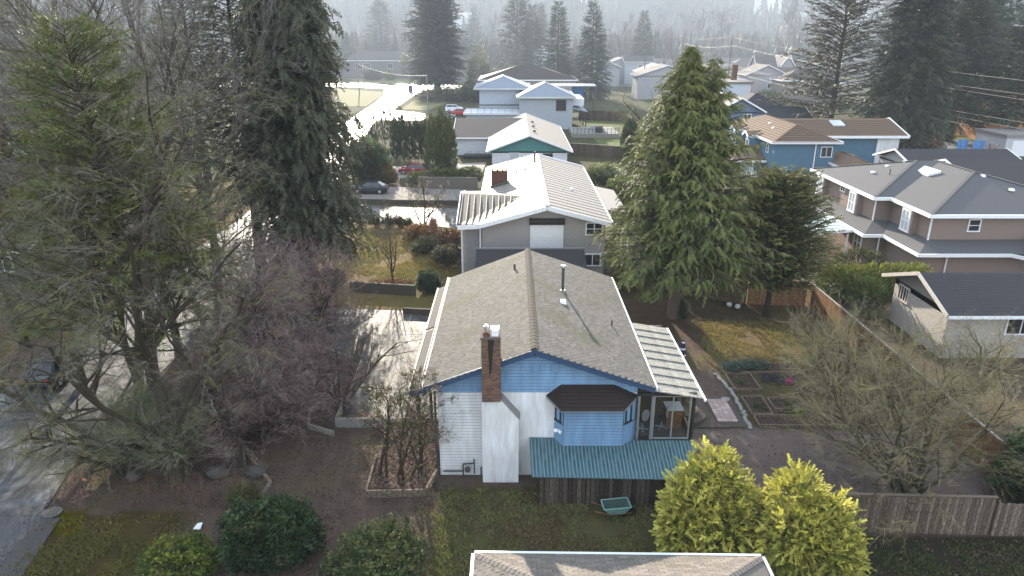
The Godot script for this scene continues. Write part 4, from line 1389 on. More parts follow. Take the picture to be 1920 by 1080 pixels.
func ribs(t: Node, a: Vector3, b: Vector3, up: Vector3, step: float, m: Material, w := 0.05) -> void:
	var mb := MB.new()
	var n := int((b - a).length() / step)
	for i in n:
		var p := a.lerp(b, (i + .5) / n) + Vector3(0, .012, 0)
		mb.bar(p, p + up, w, 0.04)
	put("roof_ribs", mb, m, t).set_meta("kind", "stuff")
func neighbours() -> void:
	beige_house()
	teal_gable_house()
	modern_house()
	tile_house()
	taupe_house()
	bungalow()
	others()
func beige_house() -> void:
	var t: Node3D = thing("beige_house", "beige stucco house with white ribbed metal roof behind the blue house", "house")
	var st := plain("beige_stucco", L(.40, .375, .35), .9, {"tex": "grain", "scale": .4})
	var body := MB.new()
	body.prism([V(-2.35, 0, 53.6), V(7.3, 0, 53.6), V(7.3, 5.0, 53.6), V(2.7, 6.2, 53.6), V(-2.35, 4.75, 53.6)], V(0, 0, 0.2))
	put("wall", body, st, t)
	wall(t, V(7.3, 0, 53.81), V(7.3, 0, 76.4), 0, 5.0, st)
	wall(t, V(7.3, 0, 76.4), V(-2.35, 0, 76.4), 0, 5.0, st)
	wall(t, V(-2.35, 0, 76.2), V(-2.35, 0, 53.81), 0, 4.7, st)
	var sl := slab("roof_slope", [V(-2.75, 5.02, 52.9), V(2.7, 6.5, 52.9), V(2.7, 6.5, 77), V(-2.75, 5.02, 77)], 0.1, mats.metal_white, t)
	var s2 := slab("roof_slope", [V(2.702, 6.5, 52.9), V(7.7, 5.2, 52.9), V(7.7, 5.2, 77), V(2.702, 6.5, 77)], 0.1, mats.metal_white, t)
	ribs(sl, V(-2.75, 5.02, 53), V(-2.75, 5.02, 77), Vector3(5.4, 1.47, 0), 1.05, mats.panel_white, .24)
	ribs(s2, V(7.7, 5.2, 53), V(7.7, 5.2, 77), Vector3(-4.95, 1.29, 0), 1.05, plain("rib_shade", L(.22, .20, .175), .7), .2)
	var rc := MB.new()
	rc.bar(V(2.7, 6.54, 52.9), V(2.7, 6.54, 77), 0.4, 0.06)
	put("ridge_cap", rc, mats.white_trim, t)
	fascia(t, [V(-4.25, 4.78, 52.85), V(-2.6, 4.86, 52.85), V(2.7, 6.32, 52.85), V(7.7, 5.02, 52.85)], 0.34, mats.white_trim, 0.08)
	fascia(t, [V(7.78, 5.12, 52.9), V(7.78, 5.12, 77)], 0.2, mats.white_trim, 0.12, "gutter")
	fascia(t, [V(-2.8, 5.0, 61), V(-2.8, 5.0, 77)], 0.2, mats.white_trim, 0.12, "gutter")
	fascia(t, [V(-2.7, 5.06, 77), V(2.7, 6.54, 77), V(7.7, 5.24, 77)], 0.2, mats.white_trim, 0.12)
	# dirty cross wing on the left
	var cw := slab("wing_roof", [V(-4.25, 5.0, 52.95), V(-2.7, 5.06, 52.95), V(0.7, 6.02, 58.5), V(-4.25, 6.3, 58.5)], 0.08, mats.metal_dirty, t)
	slab("wing_roof", [V(-4.25, 6.3, 58.502), V(0.7, 6.02, 58.502), V(-2.7, 5.1, 65), V(-4.25, 5.0, 65)], 0.08, mats.metal_dirty, t)
	for i in 9:
		var mb := MB.new()
		var x := -4.1 + i * 0.5
		var d0 := 53.0 if x < -2.7 else 53.0 + (x + 2.7) / 3.4 * 5.5
		if d0 < 58.2:
			mb.bar(V(x, 5.05 + (d0 - 53) * .2, d0), V(x, 6.3 - (x + 4.25) * .056, 58.48), 0.07, 0.06)
			put("roof_seam", mb, mats.metal_white, cw)
	fascia(t, [V(-4.3, 4.98, 52.9), V(-4.3, 6.27, 58.5), V(-4.3, 4.98, 65)], 0.26, mats.white_trim, 0.08)
	wall(t, V(-3.9, 0, 53.7), V(-2.36, 0, 53.7), 0, 4.75, plain("gray_stucco", L(.24, .235, .235), .9))
	wall(t, V(-3.9, 0, 64.5), V(-3.9, 0, 53.86), 0, 4.75, st)
	for x in [-3.95, -2.5]: pipe(t, V(x, 0, 53.5), V(x, 4.65, 53.5), 0.07, mats.white_trim, "downpipe")
	window(t, V(6.45, 4.50, 53.58), Vector3.RIGHT, 1.36, 1.05, 2, 2)
	window(t, V(6.4, 1.95, 53.58), Vector3.RIGHT, 1.36, 1.05, 2, 1)
	var sh := MB.new()
	sh.tube(V(1.36, 5.12, 53.4), V(4.1, 5.12, 53.4), .26, .26, 10, true)
	put("shutter_box", sh, mats.dark_board, t)
	var sv := MB.new()
	sv.span(V(1.42, 2.9, 53.45), V(4.04, 4.98, 53.58))
	var svn := put("shutter", sv, mats.white_trim, t)
	for i in 11:
		var mb := MB.new()
		mb.span(V(1.45, 2.95 + i * .18, 53.42), V(4.01, 3.11 + i * .18, 53.448))
		put("shutter_slat", mb, mats.white_trim, svn)
	var ch := MB.new()
	ch.span(V(-1.95, 4.9, 65.6), V(-0.4, 6.75, 66.6))
	var chn := put("chimney", ch, mats.brick_red, t)
	for x in [-1.9, -1.4, -.9, -.45]:
		var mb := MB.new()
		mb.span(V(x - .04, 6.75, 65.7), V(x + .04, 7.0, 66.5))
		put("cap_post", mb, mats.dark_board, chn)
	var cc := MB.new()
	cc.span(V(-2.05, 7.0, 65.5), V(-.3, 7.06, 66.7))
	put("chimney_cap", cc, mats.dark_board, chn)
	var cf := MB.new()
	cf.prism([V(-2.1, 5.1, 65.3), V(-.2, 5.6, 65.3), V(-.3, 5.95, 65.58), V(-2.0, 5.45, 65.58)], V(0, 0, .01))
	put("flashing", cf, mats.metal_dirty, chn)
	pipe(t, V(2.35, 6.3, 73), V(2.35, 7.5, 73), .1, plain("rust", L(.16, .09, .07)), "vent_pipe")
	for q in [[.4, 5.85, 70.0], [1.3, 6.1, 70.0]]: pipe(t, V(q[0], q[1], q[2]), V(q[0], q[1] + .4, q[2]), .08, mats.dark_pipe)
	roof_vent(t, V(5.3, 5.85, 62), .14, mats.galvanised)
	slab("side_roof", [V(7.85, 4.6, 60), V(10.2, 4.1, 60), V(10.2, 4.1, 70), V(7.85, 4.6, 70)], .1, mats.metal_white, t)
	for q in [60.3, 69.7]: pipe(t, V(10, 0, q), V(10, 4.05, q), .08, mats.white_trim, "post")
	var g := thing("dark_roof_garage", "low garage with dark shingle roof between the blue and beige houses", "garage")
	walls(g, -2.3, 5.1, 47.3, 52.2, 0, 2.3, st)
	var navy := plain("dark_shingle", L(.062, .06, .066), .9, {"tex": "earth", "scale": .6, "bump": 1.0})
	var gs := slab("roof_slope", [V(-2.7, 2.3, 46.8), V(5.45, 2.3, 46.8), V(5.45, 3.6, 51.0), V(-2.7, 3.6, 51.0)], .1, navy, g)
	slab("roof_slope", [V(-2.7, 3.6, 51.002), V(5.45, 3.6, 51.002), V(5.45, 2.5, 52.7), V(-2.7, 2.5, 52.7)], .1, navy, g)
	for i in 24:
		var mb := MB.new()
		var a := V(-2.7, 2.3, 46.8).lerp(V(-2.7, 3.6, 51.0), i / 24.0)
		mb.bar(a + Vector3(0, .02, 0), a + Vector3(8.15, .02, 0), .17, .02, Vector3(0, 1, .31).normalized())
		put("shingle_course", mb, navy, gs)
	fascia(g, [V(-2.7, 3.66, 51), V(5.45, 3.66, 51)], .08, mats.gray_frame, .2, "ridge")
func teal_gable_house() -> void:
	var t: Node3D = thing("teal_gable_house", "white house with teal gable and pale grey roof beyond the beige house", "house")
	var wm := plain("white_stucco", L(.62, .64, .66), .85)
	var teal := plain("teal_siding", L(.075, .22, .215), .6)
	var rf := plain("pale_shingle", L(.29, .28, .265), .9, {"tex": "earth", "scale": .25, "bump": .8})
	walls(t, -2.9, 8.0, 102.6, 131, 0, 2.85, wm)
	gable(t, -3.7, 8.75, 102, 131.5, 2.95, 2.3, rf, false, teal, mats.white_trim, .6)
	for i in 10:
		var y := 2.95 + i * 0.2
		var hw := 5.6 * (1 - i / 10.5)
		var mb := MB.new()
		mb.span(V(2.52 - hw, y, 102.5), V(2.52 + hw, y + .185, 102.585))
		put("siding_board", mb, teal, t)
	window(t, V(.3, 1.7, 102.58), Vector3.RIGHT, 1.5, 2.0, 1, 1, null, mats.glass_blind)
	window(t, V(5.2, 2.1, 102.58), Vector3.RIGHT, 1.4, 1.0, 2, 1, mats.dark_frame)
	for d in [108.0, 114.0, 120.0]: roof_vent(t, V(3.4, 5.0, d), .25, mats.dark_pipe)
	walls(t, -9.2, -2.91, 117.3, 134, 0, 2.75, wm)
	var dark := plain("charcoal_shingle", L(.085, .08, .085), .9, {"tex": "earth", "scale": .3, "bump": .8})
	gable(t, -9.8, 2.4, 116.8, 135, 2.85, 2.2, dark, true, wm, mats.white_trim, .5)
	var dk := thing("patio_deck", "small dark deck with clutter in front of the white wing wall", "deck", V(-5.6, 0, 114.3))
	var m := MB.new()
	m.span(Vector3(-2.2, 0, -1.2), Vector3(2.8, .5, 1.2))
	put("platform", m, mats.dark_board, dk)
	for i in 7:
		var q := MB.new()
		q.bar(Vector3(-1.9 + i * .7, .5, 1.0), Vector3(-1.6 + i * .7 + rr(-.3, .3), 1.2, .9), .06, .06)
		put("rail_slat", q, mats.gray_frame, dk)
func modern_house() -> void:
	var t: Node3D = thing("modern_house", "grey two storey house with ribbed blue grey metal hip roofs", "house")
	var wm := plain("gray_stucco_pale", L(.34, .37, .40), .85)
	walls(t, 1.6, 12.6, 150.5, 166, 0, 6.4, wm)
	walls(t, -7.2, 1.59, 160.5, 178, 0, 7.4, wm)
	var a := hip(t, .9, 13.3, 149.8, 166.5, 6.5, 2.6, mats.metal_blue_gray, mats.galvanised)
	var b := hip(t, -8.4, 4.2, 159.6, 178.5, 7.5, 2.4, mats.metal_blue_gray, mats.galvanised)
	for i in 24: 
		var f := (i + .5) / 24.0
		var k := 1 - absf(f - .5) * 2
		var mb := MB.new()
		mb.bar(V(.9 + 12.4 * f, 6.53, 149.8), V(.9 + 12.4 * f, 6.53 + 2.6 * k, 149.8 + 6.2 * k), .09, .07)
		put("standing_seam", mb, mats.metal_blue_gray, a)
	for i in 24:
		var f := (i + .5) / 24.0
		var k := 1 - absf(f - .5) * 2
		var mb := MB.new()
		mb.bar(V(-8.4 + 12.6 * f, 7.53, 159.6), V(-8.4 + 12.6 * f, 7.53 + 2.4 * k, 159.6 + 6.3 * k), .09, .07)
		put("standing_seam", mb, mats.metal_blue_gray, b)
	window(t, V(10.2, 4.9, 150.48), Vector3.RIGHT, 2.1, 2.2, 1, 1, mats.dark_frame)
	var band := MB.new()
	band.span(V(-7.15, 3.95, 160.4), V(1.55, 4.15, 160.49))
	put("dark_band", band, mats.dark_frame, t)
	# roof deck with glass rail
	var dk := MB.new()
	dk.span(V(-10.2, 2.9, 151), V(1.58, 3.3, 160.45))
	put("roof_deck", dk, plain("deck_white", L(.62, .64, .66), .5), t)
	walls(t, -9.6, 1.58, 151.4, 160.4, 0, 2.89, wm)
	for i in 9:
		var po := MB.new()
		var x := -10.0 + i * 1.43
		po.span(V(x - .04, 3.3, 151.15), V(x + .04, 4.4, 151.23))
		put("rail_post", po, mats.gray_frame, t)
		if i < 8:
			var gl := MB.new()
			gl.span(V(x + .06, 3.4, 151.17), V(x + 1.37, 4.3, 151.2))
			put("pane", gl, mats.glass, t)
	var rl := MB.new()
	rl.span(V(-10.05, 4.401, 151.14), V(1.5, 4.46, 151.24))
	put("rail", rl, mats.gray_frame, t)
	# porch on the right
	slab("porch_roof", [V(12.65, 4.4, 150.6), V(15.8, 3.6, 150.6), V(15.8, 3.6, 164), V(12.65, 4.4, 164)], .15, mats.metal_blue_gray, t)
	for q in [150.9, 157, 163.5]: pipe(t, V(15.5, 0, q), V(15.5, 3.5, q), .1, mats.dark_frame, "porch_post")
	var balc := MB.new()
	balc.span(V(12.65, 4.6, 153), V(15.2, 6.0, 164))
	put("balcony", balc, mats.deck_white, t)
	var pt := thing("terrace", "dark terrace with railing beside the grey two storey house", "terrace", V(15.2, 0, 141))
	var m := MB.new()
	m.span(Vector3(-3.5, 0, -7), Vector3(5.5, .8, 3.5))
	put("platform", m, mats.concrete, pt)
	for i in 13:
		var mb := MB.new()
		mb.span(Vector3(-3.45 + i * .73, .8, 3.4), Vector3(-3.37 + i * .73, 1.8, 3.48))
		put("rail_post", mb, mats.dark_frame, pt)
	for y in [1.0, 1.3, 1.6, 1.82]:
		var mb := MB.new()
		mb.span(Vector3(-3.45, y, 3.41), Vector3(5.45, y + .05, 3.47))
		put("rail", mb, mats.dark_frame, pt)
	var sf := thing("outdoor_sofa", "grey outdoor sofa on the terrace", "sofa", V(16.6, .8, 142.5))
	for q in [[Vector3(-1.1, 0, -.4), Vector3(1.1, .42, .5), "seat"], [Vector3(-1.1, .42, -.4), Vector3(1.1, .85, -.15), "backrest"], [Vector3(-1.3, 0, -.4), Vector3(-1.102, .6, .5), "arm"], [Vector3(1.102, 0, -.4), Vector3(1.3, .6, .5), "arm"]]:
		var mb := MB.new()
		mb.span(q[0], q[1])
		put(q[2], mb, plain("sofa_gray", L(.3, .3, .31)), sf)
	var gr := thing("barbecue_grill", "black barbecue grill at the terrace railing", "grill", V(16.9, .8, 139.2))
	var g1 := MB.new()
	g1.span(Vector3(-.7, 0, -.35), Vector3(.7, .85, .35))
	put("cart", g1, mats.dark_frame, gr)
	var g2 := MB.new()
	g2.tube(Vector3(-.7, .95, 0), Vector3(.7, .95, 0), .33, .33, 10, true)
	put("lid", g2, mats.dark_pipe, gr)
func tile_house() -> void:
	var t: Node3D = thing("tile_roof_house", "slate blue house with brown tile hip roof and white eaves", "house")
	var wm := plain("slate_blue", L(.085, .17, .235), .8)
	var tile := plain("brown_tile", L(.21, .15, .11), .85, {"tex": "earth", "scale": .35, "bump": 1.0})
	walls(t, 34.3, 42.2, 92.7, 113, 0, 5.5, wm)
	walls(t, 42.21, 53.4, 98.4, 110, 0, 5.5, wm)
	var h := hip(t, 33.7, 42.9, 92.1, 114, 5.6, 1.75, tile, mats.white_trim)
	slab("roof_slope", [V(38.5, 5.62, 97.7), V(54.4, 5.62, 97.7), V(54.4, 7.4, 104), V(38.5, 7.4, 104)], .12, tile, t)
	slab("roof_slope", [V(38.5, 7.4, 104.002), V(54.4, 7.4, 104.002), V(54.4, 5.62, 110.5), V(38.5, 5.62, 110.5)], .12, tile, t)
	fascia(t, [V(42.9, 5.58, 97.66), V(54.4, 5.58, 97.66)], .34, mats.white_trim, .08)
	fascia(t, [V(54.45, 5.6, 97.7), V(54.45, 7.4, 104), V(54.45, 5.6, 110.5)], .28, mats.white_trim, .1)
	var eg := MB.new()
	eg.prism([V(53.4, 0, 98.4), V(53.4, 5.5, 98.4), V(53.4, 7.2, 104), V(53.4, 5.5, 109.9), V(53.4, 0, 109.9)], Vector3(.1, 0, 0))
	put("gable_wall", eg, mats.white_paint, t)
	var wp := MB.new()
	wp.span(V(50.4, 0, 98.2), V(53.3, 5.4, 98.39))
	put("white_panel", wp, mats.white_paint, t)
	for i in 10:     # tile courses on the front hip and the right wing
		var f := i / 10.0
		var mb := MB.new()
		mb.bar(V(33.7 + 4.6 * f, 5.64 + 1.75 * f, 92.1 + 4.6 * f), V(42.9 - 4.6 * f, 5.64 + 1.75 * f, 92.1 + 4.6 * f), .12, .05)
		put("tile_course", mb, tile, h)
		var m2 := MB.new()
		m2.bar(V(33.7 + 4.6 * f, 5.64 + 1.75 * f, 92.1 + 4.6 * f), V(33.7 + 4.6 * f, 5.64 + 1.75 * f, 114 - 4.6 * f), .12, .05)
		put("tile_course", m2, tile, h)
		var m3 := MB.new()
		m3.bar(V(42.9 - 4.2 * f, 5.66 + 1.78 * f, 97.7 + 6.3 * f), V(54.4, 5.66 + 1.78 * f, 97.7 + 6.3 * f), .12, .05)
		put("tile_course", m3, tile, h)
	window(t, V(41.1, 4.35, 92.68), Vector3.RIGHT, 1.5, 1.4, 2, 1)
	window(t, V(43.5, 4.5, 98.38), Vector3.RIGHT, 1.3, .9, 1, 1)
	pipe(t, V(39.6, 0, 92.6), V(39.6, 5.4, 92.6), .09, mats.white_trim, "downpipe")
	for q in [[95.2, 4.5], [95.2, 1.4]]: window(t, V(34.28, q[1], q[0]), V(0, 0, -1), .8, 1.2, 1, 2)
	for d in [99.5, 105.5]:    # little bays under the west eave
		var by := MB.new()
		by.span(V(32.9, 2.9, d - 1), V(34.3, 5.3, d + 1))
		var bn := put("bay", by, wm, t)
		window(bn, V(32.88, 4.2, d), V(0, 0, -1), 1.3, 1.8, 2, 1)
		slab("bay_roof", [V(32.5, 5.62, d - 1.3), V(34.6, 6.3, d - .1), V(34.6, 6.3, d), V(32.5, 6.2, d)], .1, tile, bn)
		slab("bay_roof", [V(32.5, 5.62, d + 1.3), V(34.6, 6.3, d + .1), V(34.6, 6.3, d + .002), V(32.5, 6.2, d + .002)], .1, tile, bn)
		fascia(bn, [V(32.45, 5.55, d - 1.3), V(32.45, 6.15, d), V(32.45, 5.55, d + 1.3)], .3, mats.white_trim, .08)
	slab("porch_roof", [V(29.8, 2.8, 94.8), V(34.28, 2.8, 94.8), V(34.28, 4.2, 99.5), V(31.5, 4.2, 99.5)], .12, tile, t)
	slab("porch_roof", [V(29.8, 2.8, 94.8), V(31.5, 4.2, 99.5), V(31.5, 4.2, 104), V(29.8, 2.8, 106)], .12, tile, t)
	fascia(t, [V(29.8, 2.75, 106), V(29.8, 2.75, 94.75), V(34.2, 2.75, 94.75)], .3, mats.white_trim, .08)
	for q in [[30.2, 95.2], [32.5, 95.2]]: pipe(t, V(q[0], 0, q[1]), V(q[0], 2.65, q[1]), .1, mats.white_trim, "porch_post")
	for i in 8:
		var rp := MB.new()
		rp.span(V(30.9 + i * .3, .5, 95.1), V(30.96 + i * .3, 1.5, 95.16))
		put("baluster", rp, mats.white_trim, t)
	hip(t, 41.6, 46.5, 88.6, 97.5, 2.9, 1.2, tile, mats.white_trim)
	walls(t, 42, 46.1, 89.1, 97.4, 0, 2.8, wm)
	var sk := MB.new()
	sk.prism([V(45.3, 6.62, 101), V(46.9, 6.62, 101), V(46.9, 7.12, 102.8), V(45.3, 7.12, 102.8)], Vector3(0, .18, 0))
	put("skylight", sk, mats.glass_blind, t)
	for q in [[37.0, 6.75, 103.], [36.3, 6.5, 99.5]]: roof_vent(t, V(q[0], q[1], q[2]), .2, mats.white_trim)
func taupe_house() -> void:
	var t: Node3D = thing("taupe_house", "large taupe stucco house with grey hip roofs and white trim", "house")
	var wm := plain("taupe_stucco", L(.275, .21, .178), .9, {"tex": "grain", "scale": .5, "bump": .4})
	var rf := plain("slate_shingle", L(.135, .138, .148), .85, {"tex": "earth", "scale": .5, "bump": .6})
	walls(t, 33.2, 47.3, 54.2, 68, 3.0, 5.45, wm)
	walls(t, 31.8, 46.5, 60.4, 73, 3.0, 5.45, wm)
	walls(t, 32.0, 48.5, 52.7, 60, 0, 2.85, wm)
	walls(t, 30.4, 48, 58.2, 73, 0, 2.85, wm)
	# rear hip: west and south slopes; front hip: four slopes
	for f in [[V(31.3, 5.6, 59.8), V(31.3, 5.6, 73.6), V(38.2, 7.6, 66.7)], [V(31.3, 5.6, 59.8), V(38.2, 7.6, 66.7), V(41.0, 7.6, 66.7), V(34.1, 5.6, 59.8)], [V(31.3, 5.6, 73.6), V(47.5, 5.6, 73.6), V(40.6, 7.6, 66.8), V(38.2, 7.6, 66.8)],
		[V(32.7, 5.58, 53.6), V(40.3, 7.55, 61.2), V(40.3, 7.55, 67.2), V(32.7, 5.58, 60)], [V(32.7, 5.58, 53.6), V(47.9, 5.58, 53.6), V(40.3, 7.55, 61.2)], [V(47.9, 5.58, 53.6), V(47.9, 5.58, 68.4), V(40.3, 7.55, 67.2), V(40.3, 7.55, 61.2)]]:
		slab("roof_slope", f, .14, rf, t)
	fascia(t, [V(31.26, 5.5, 73.6), V(31.26, 5.5, 59.76), V(32.66, 5.5, 59.76)], .28, mats.white_trim, .12)
	fascia(t, [V(32.66, 5.49, 59.7), V(32.66, 5.49, 53.56), V(47.9, 5.49, 53.56)], .28, mats.white_trim, .12)
	for s in [[V(31.3, 5.62, 59.8), V(38.2, 7.63, 66.7)], [V(32.7, 5.6, 53.6), V(40.3, 7.58, 61.2)], [V(47.9, 5.6, 53.6), V(40.3, 7.58, 61.2)], [V(31.3, 5.62, 73.6), V(38.2, 7.63, 66.7)], [V(40.3, 7.58, 61.2), V(40.3, 7.58, 67.2)]]:
		var mb := MB.new()
		mb.bar(s[0] + Vector3(0, .02, 0), s[1] + Vector3(0, .02, 0), .25, .04)
		put("hip_cap", mb, rf, t)
	# skirt roof between the storeys
	for f in [[V(31.4, 2.9, 52.0), V(49, 2.9, 52.0), V(49, 3.45, 54.19), V(33.19, 3.45, 54.19)], [V(31.4, 2.9, 52.0), V(33.19, 3.45, 54.19), V(33.19, 3.45, 60.3), V(31.4, 2.9, 57.6)], [V(29.8, 2.9, 57.6), V(31.4, 2.9, 57.6), V(33.19, 3.45, 60.39), V(31.79, 3.45, 60.39)], [V(29.8, 2.9, 57.6), V(31.79, 3.45, 60.39), V(31.79, 3.45, 73), V(29.8, 2.9, 73)]]:
		slab("skirt_roof", f, .1, rf, t)
	fascia(t, [V(29.76, 2.8, 73), V(29.76, 2.8, 57.56), V(31.36, 2.8, 57.56)], .26, mats.white_trim, .1)
	fascia(t, [V(31.36, 2.8, 57.5), V(31.36, 2.8, 51.96), V(38.5, 2.8, 51.96), V(39.2, 2.8, 51.0), V(49, 2.8, 51.0)], .26, mats.white_trim, .1)
	slab("skirt_roof", [V(39.2, 2.92, 51.0), V(49, 2.92, 51.0), V(49, 4.1, 54.18), V(41.5, 4.1, 54.18)], .1, rf, t)
	for q in [[33.15, 54.15, 3.4, 5.35], [31.75, 60.35, 3.4, 5.35], [34.0, 52.6, 0, 2.7], [31.3, 57.9, 0, 2.7]]: pipe(t, V(q[0], q[2], q[1]), V(q[0], q[3], q[1]), .07, mats.white_trim, "downpipe")
	window(t, V(36.6, 4.62, 54.18), Vector3.RIGHT, 1.0, 1.05, 1, 2)
	for q in [[56.9, 33.2], [63.6, 31.8], [70.8, 31.8]]:      # tall windows on shallow bays of the west wall
		var by := MB.new()
		by.span(V(q[1] - .5, 3.3, q[0] - .9), V(q[1] - .003, 5.35, q[0] + .9))
		var bn := put("bay", by, wm, t)
		window(bn, V(q[1] - .52, 4.35, q[0]), V(0, 0, -1), 1.3, 1.85, 2, 2, null, mats.glass_blind, .13)
	window(t, V(31.78, 4.95, 66.8), V(0, 0, -1), 1.0, .65, 2, 1)
	window(t, V(30.38, 1.7, 59.6), V(0, 0, -1), 1.4, 1.7, 2, 2)
	var sk := MB.new()
	sk.prism([V(37.4, 6.82, 63.0), V(38.5, 7.1, 63.0), V(38.5, 7.1, 66.2), V(37.4, 6.82, 66.2)], Vector3(0, .22, 0))
	put("skylight", sk, mats.white_trim, t)
	for q in [[34.2, 6.5, 66.5], [37.5, 7.3, 67.4], [40.6, 7.3, 60.4], [41.3, 6.7, 57.5], [36.0, 6.9, 67.5]]: roof_vent(t, V(q[0], q[1], q[2]), .17, mats.galvanised)
	pipe(t, V(34.9, 6.5, 64.8), V(34.9, 7.2, 64.8), .05, mats.dark_pipe)
	# glass porch roof on the west side
	var gr := MB.new()
	gr.prism([V(26.3, 2.5, 59.6), V(29.75, 2.75, 59.6), V(29.75, 2.75, 66), V(26.3, 2.5, 66)], Vector3(0, .03, 0))
	put("porch_glass", gr, plain("milky_glass", L(.42, .5, .48), .25), t)
	for i in 8:
		var mb := MB.new()
		mb.bar(V(26.3, 2.56, 59.6 + i * .91), V(29.75, 2.81, 59.6 + i * .91), .09, .07)
		put("porch_beam", mb, mats.white_trim, t)
	fascia(t, [V(26.25, 2.48, 66), V(26.25, 2.48, 59.5), V(29.75, 2.7, 59.5)], .2, mats.white_trim, .1)
	for q in [[26.5, 59.8], [29.5, 59.8], [26.5, 65.7]]: pipe(t, V(q[0], 0, q[1]), V(q[0], 2.4, q[1]), .1, mats.white_trim, "porch_post")
func bungalow() -> void:
	var t: Node3D = thing("siding_bungalow", "beige lap siding bungalow with dark shingle roof by the right edge", "house")
	var wm := plain("cream_siding", L(.42, .385, .345), .7)
	var up := plain("gray_siding", L(.25, .24, .225), .7)
	var rf := plain("night_shingle", L(.075, .075, .082), .85, {"tex": "earth", "scale": .6, "bump": .8})
	walls(t, 26.5, 42, 39.6, 45.9, 0, 3.05, wm)
	slab("roof_slope", [V(25.9, 3.15, 38.8), V(43, 3.15, 38.8), V(43, 4.6, 42.5), V(25.9, 4.6, 42.5)], .1, rf, t)
	var s2 := slab("roof_slope", [V(25.9, 4.6, 42.502), V(43, 4.6, 42.502), V(43, 3.1, 46.6), V(25.9, 3.1, 46.6)], .1, rf, t)
	for i in 20:
		var a := V(25.9, 3.15, 38.8).lerp(V(25.9, 4.6, 42.5), i / 20.0)
		var mb := MB.new()
		mb.bar(a + Vector3(.02, .02, 0), a + Vector3(17.0, .02, 0), .17, .02, Vector3(0, 1, .39).normalized())
		put("shingle_course", mb, rf, t)
	var ge := MB.new()
	ge.prism([V(26.5, 2.7, 39.6), V(26.5, 2.7, 45.9), V(26.5, 3.2, 45.9), V(26.5, 4.42, 42.5), V(26.5, 3.25, 39.6)], Vector3(.15, 0, 0))
	put("gable_wall", ge, up, t)
	siding(t, V(26.5, 0, 45.88), V(26.5, 0, 39.62), .2, 2.7, wm, .17)
	fascia(t, [V(25.86, 3.1, 38.8), V(25.86, 4.55, 42.5), V(25.86, 3.05, 46.6)], .24, plain("cream_trim", L(.55, .50, .44), .6), .08)
	fascia(t, [V(25.9, 3.05, 38.74), V(43, 3.05, 38.74)], .2, mats.white_trim, .1, "gutter")
	window(t, V(26.46, 2.4, 44.6), V(0, 0, -1), 1.3, 1.1, 4, 1, plain("cream_trim", L(.55, .5, .44)))
	for q in [31.0, 33.2, 35.4]: window(t, V(q, 2.2, 39.58), Vector3.RIGHT, 1.9, 1.25, 2, 1)
	var p := MB.new()
	for q in [[33.9, 36.4], [38.5, 36.4]]: p.span(V(q[0] - .09, 0, q[1] - .09), V(q[0] + .09, 2.7, q[1] + .09))
	slab("porch_roof", [V(33.6, 2.85, 36.1), V(41, 2.85, 36.1), V(41, 3.25, 39.4), V(33.6, 3.25, 39.4)], .12, mats.white_trim, t)
	for q in [34.0, 37.5]:
		var m := MB.new()
		m.span(V(q - .09, 0, 36.3), V(q + .09, 2.75, 36.48))
		put("porch_post", m, mats.dark_frame, t)
	var rw := MB.new()
	rw.bar(V(29.5, .75, 31.2), V(32.0, .75, 36.0), .2, 1.5)
	var o := put("stair_wall", rw, wm, t)
	var rc := MB.new()
	rc.bar(V(29.5, 1.54, 31.2), V(32.0, 1.54, 36.0), .32, .08)
	put("coping", rc, plain("cream_trim", L(.55, .5, .44)), o)
# a plain house: walls, roof, windows facing the viewer
func house(called: String, label: String, x: float, d: float, w: float, dep: float, y: float, rise: float, wc: Color, rc: Color, kind := "hip", wins := [], base := 0.0) -> Node3D:
	var t: Node3D = thing(called, label, "house", V(x, base, d))
	var wm := plain("wall_%s" % wc.to_html(), wc, .85)
	var rm := plain("roof_%s" % rc.to_html(), rc, .8, {"tex": "earth", "scale": .3})
	walls(t, -w / 2, w / 2, 0.0, dep, -base, y - .1, wm)
	if kind == "hip": hip(t, -w / 2 - .6, w / 2 + .6, -.6, dep + .6, y, rise, rm, mats.white_trim)
	elif kind == "flat":
		slab("roof", [V(-w / 2 - .3, y + .3, -.3), V(w / 2 + .3, y + .3, -.3), V(w / 2 + .3, y + .3, dep + .3), V(-w / 2 - .3, y + .3, dep + .3)], .4, rm, t)
	else: gable(t, -w / 2 - .6, w / 2 + .6, -.6, dep + .6, y, rise, rm, kind == "gable_x", wm, mats.white_trim, .6)
	for q in wins: window(t, V(q[0], q[1], -.02), Vector3.RIGHT, q[2], q[3], q[4] if q.size() > 4 else 2, 1)
	return t
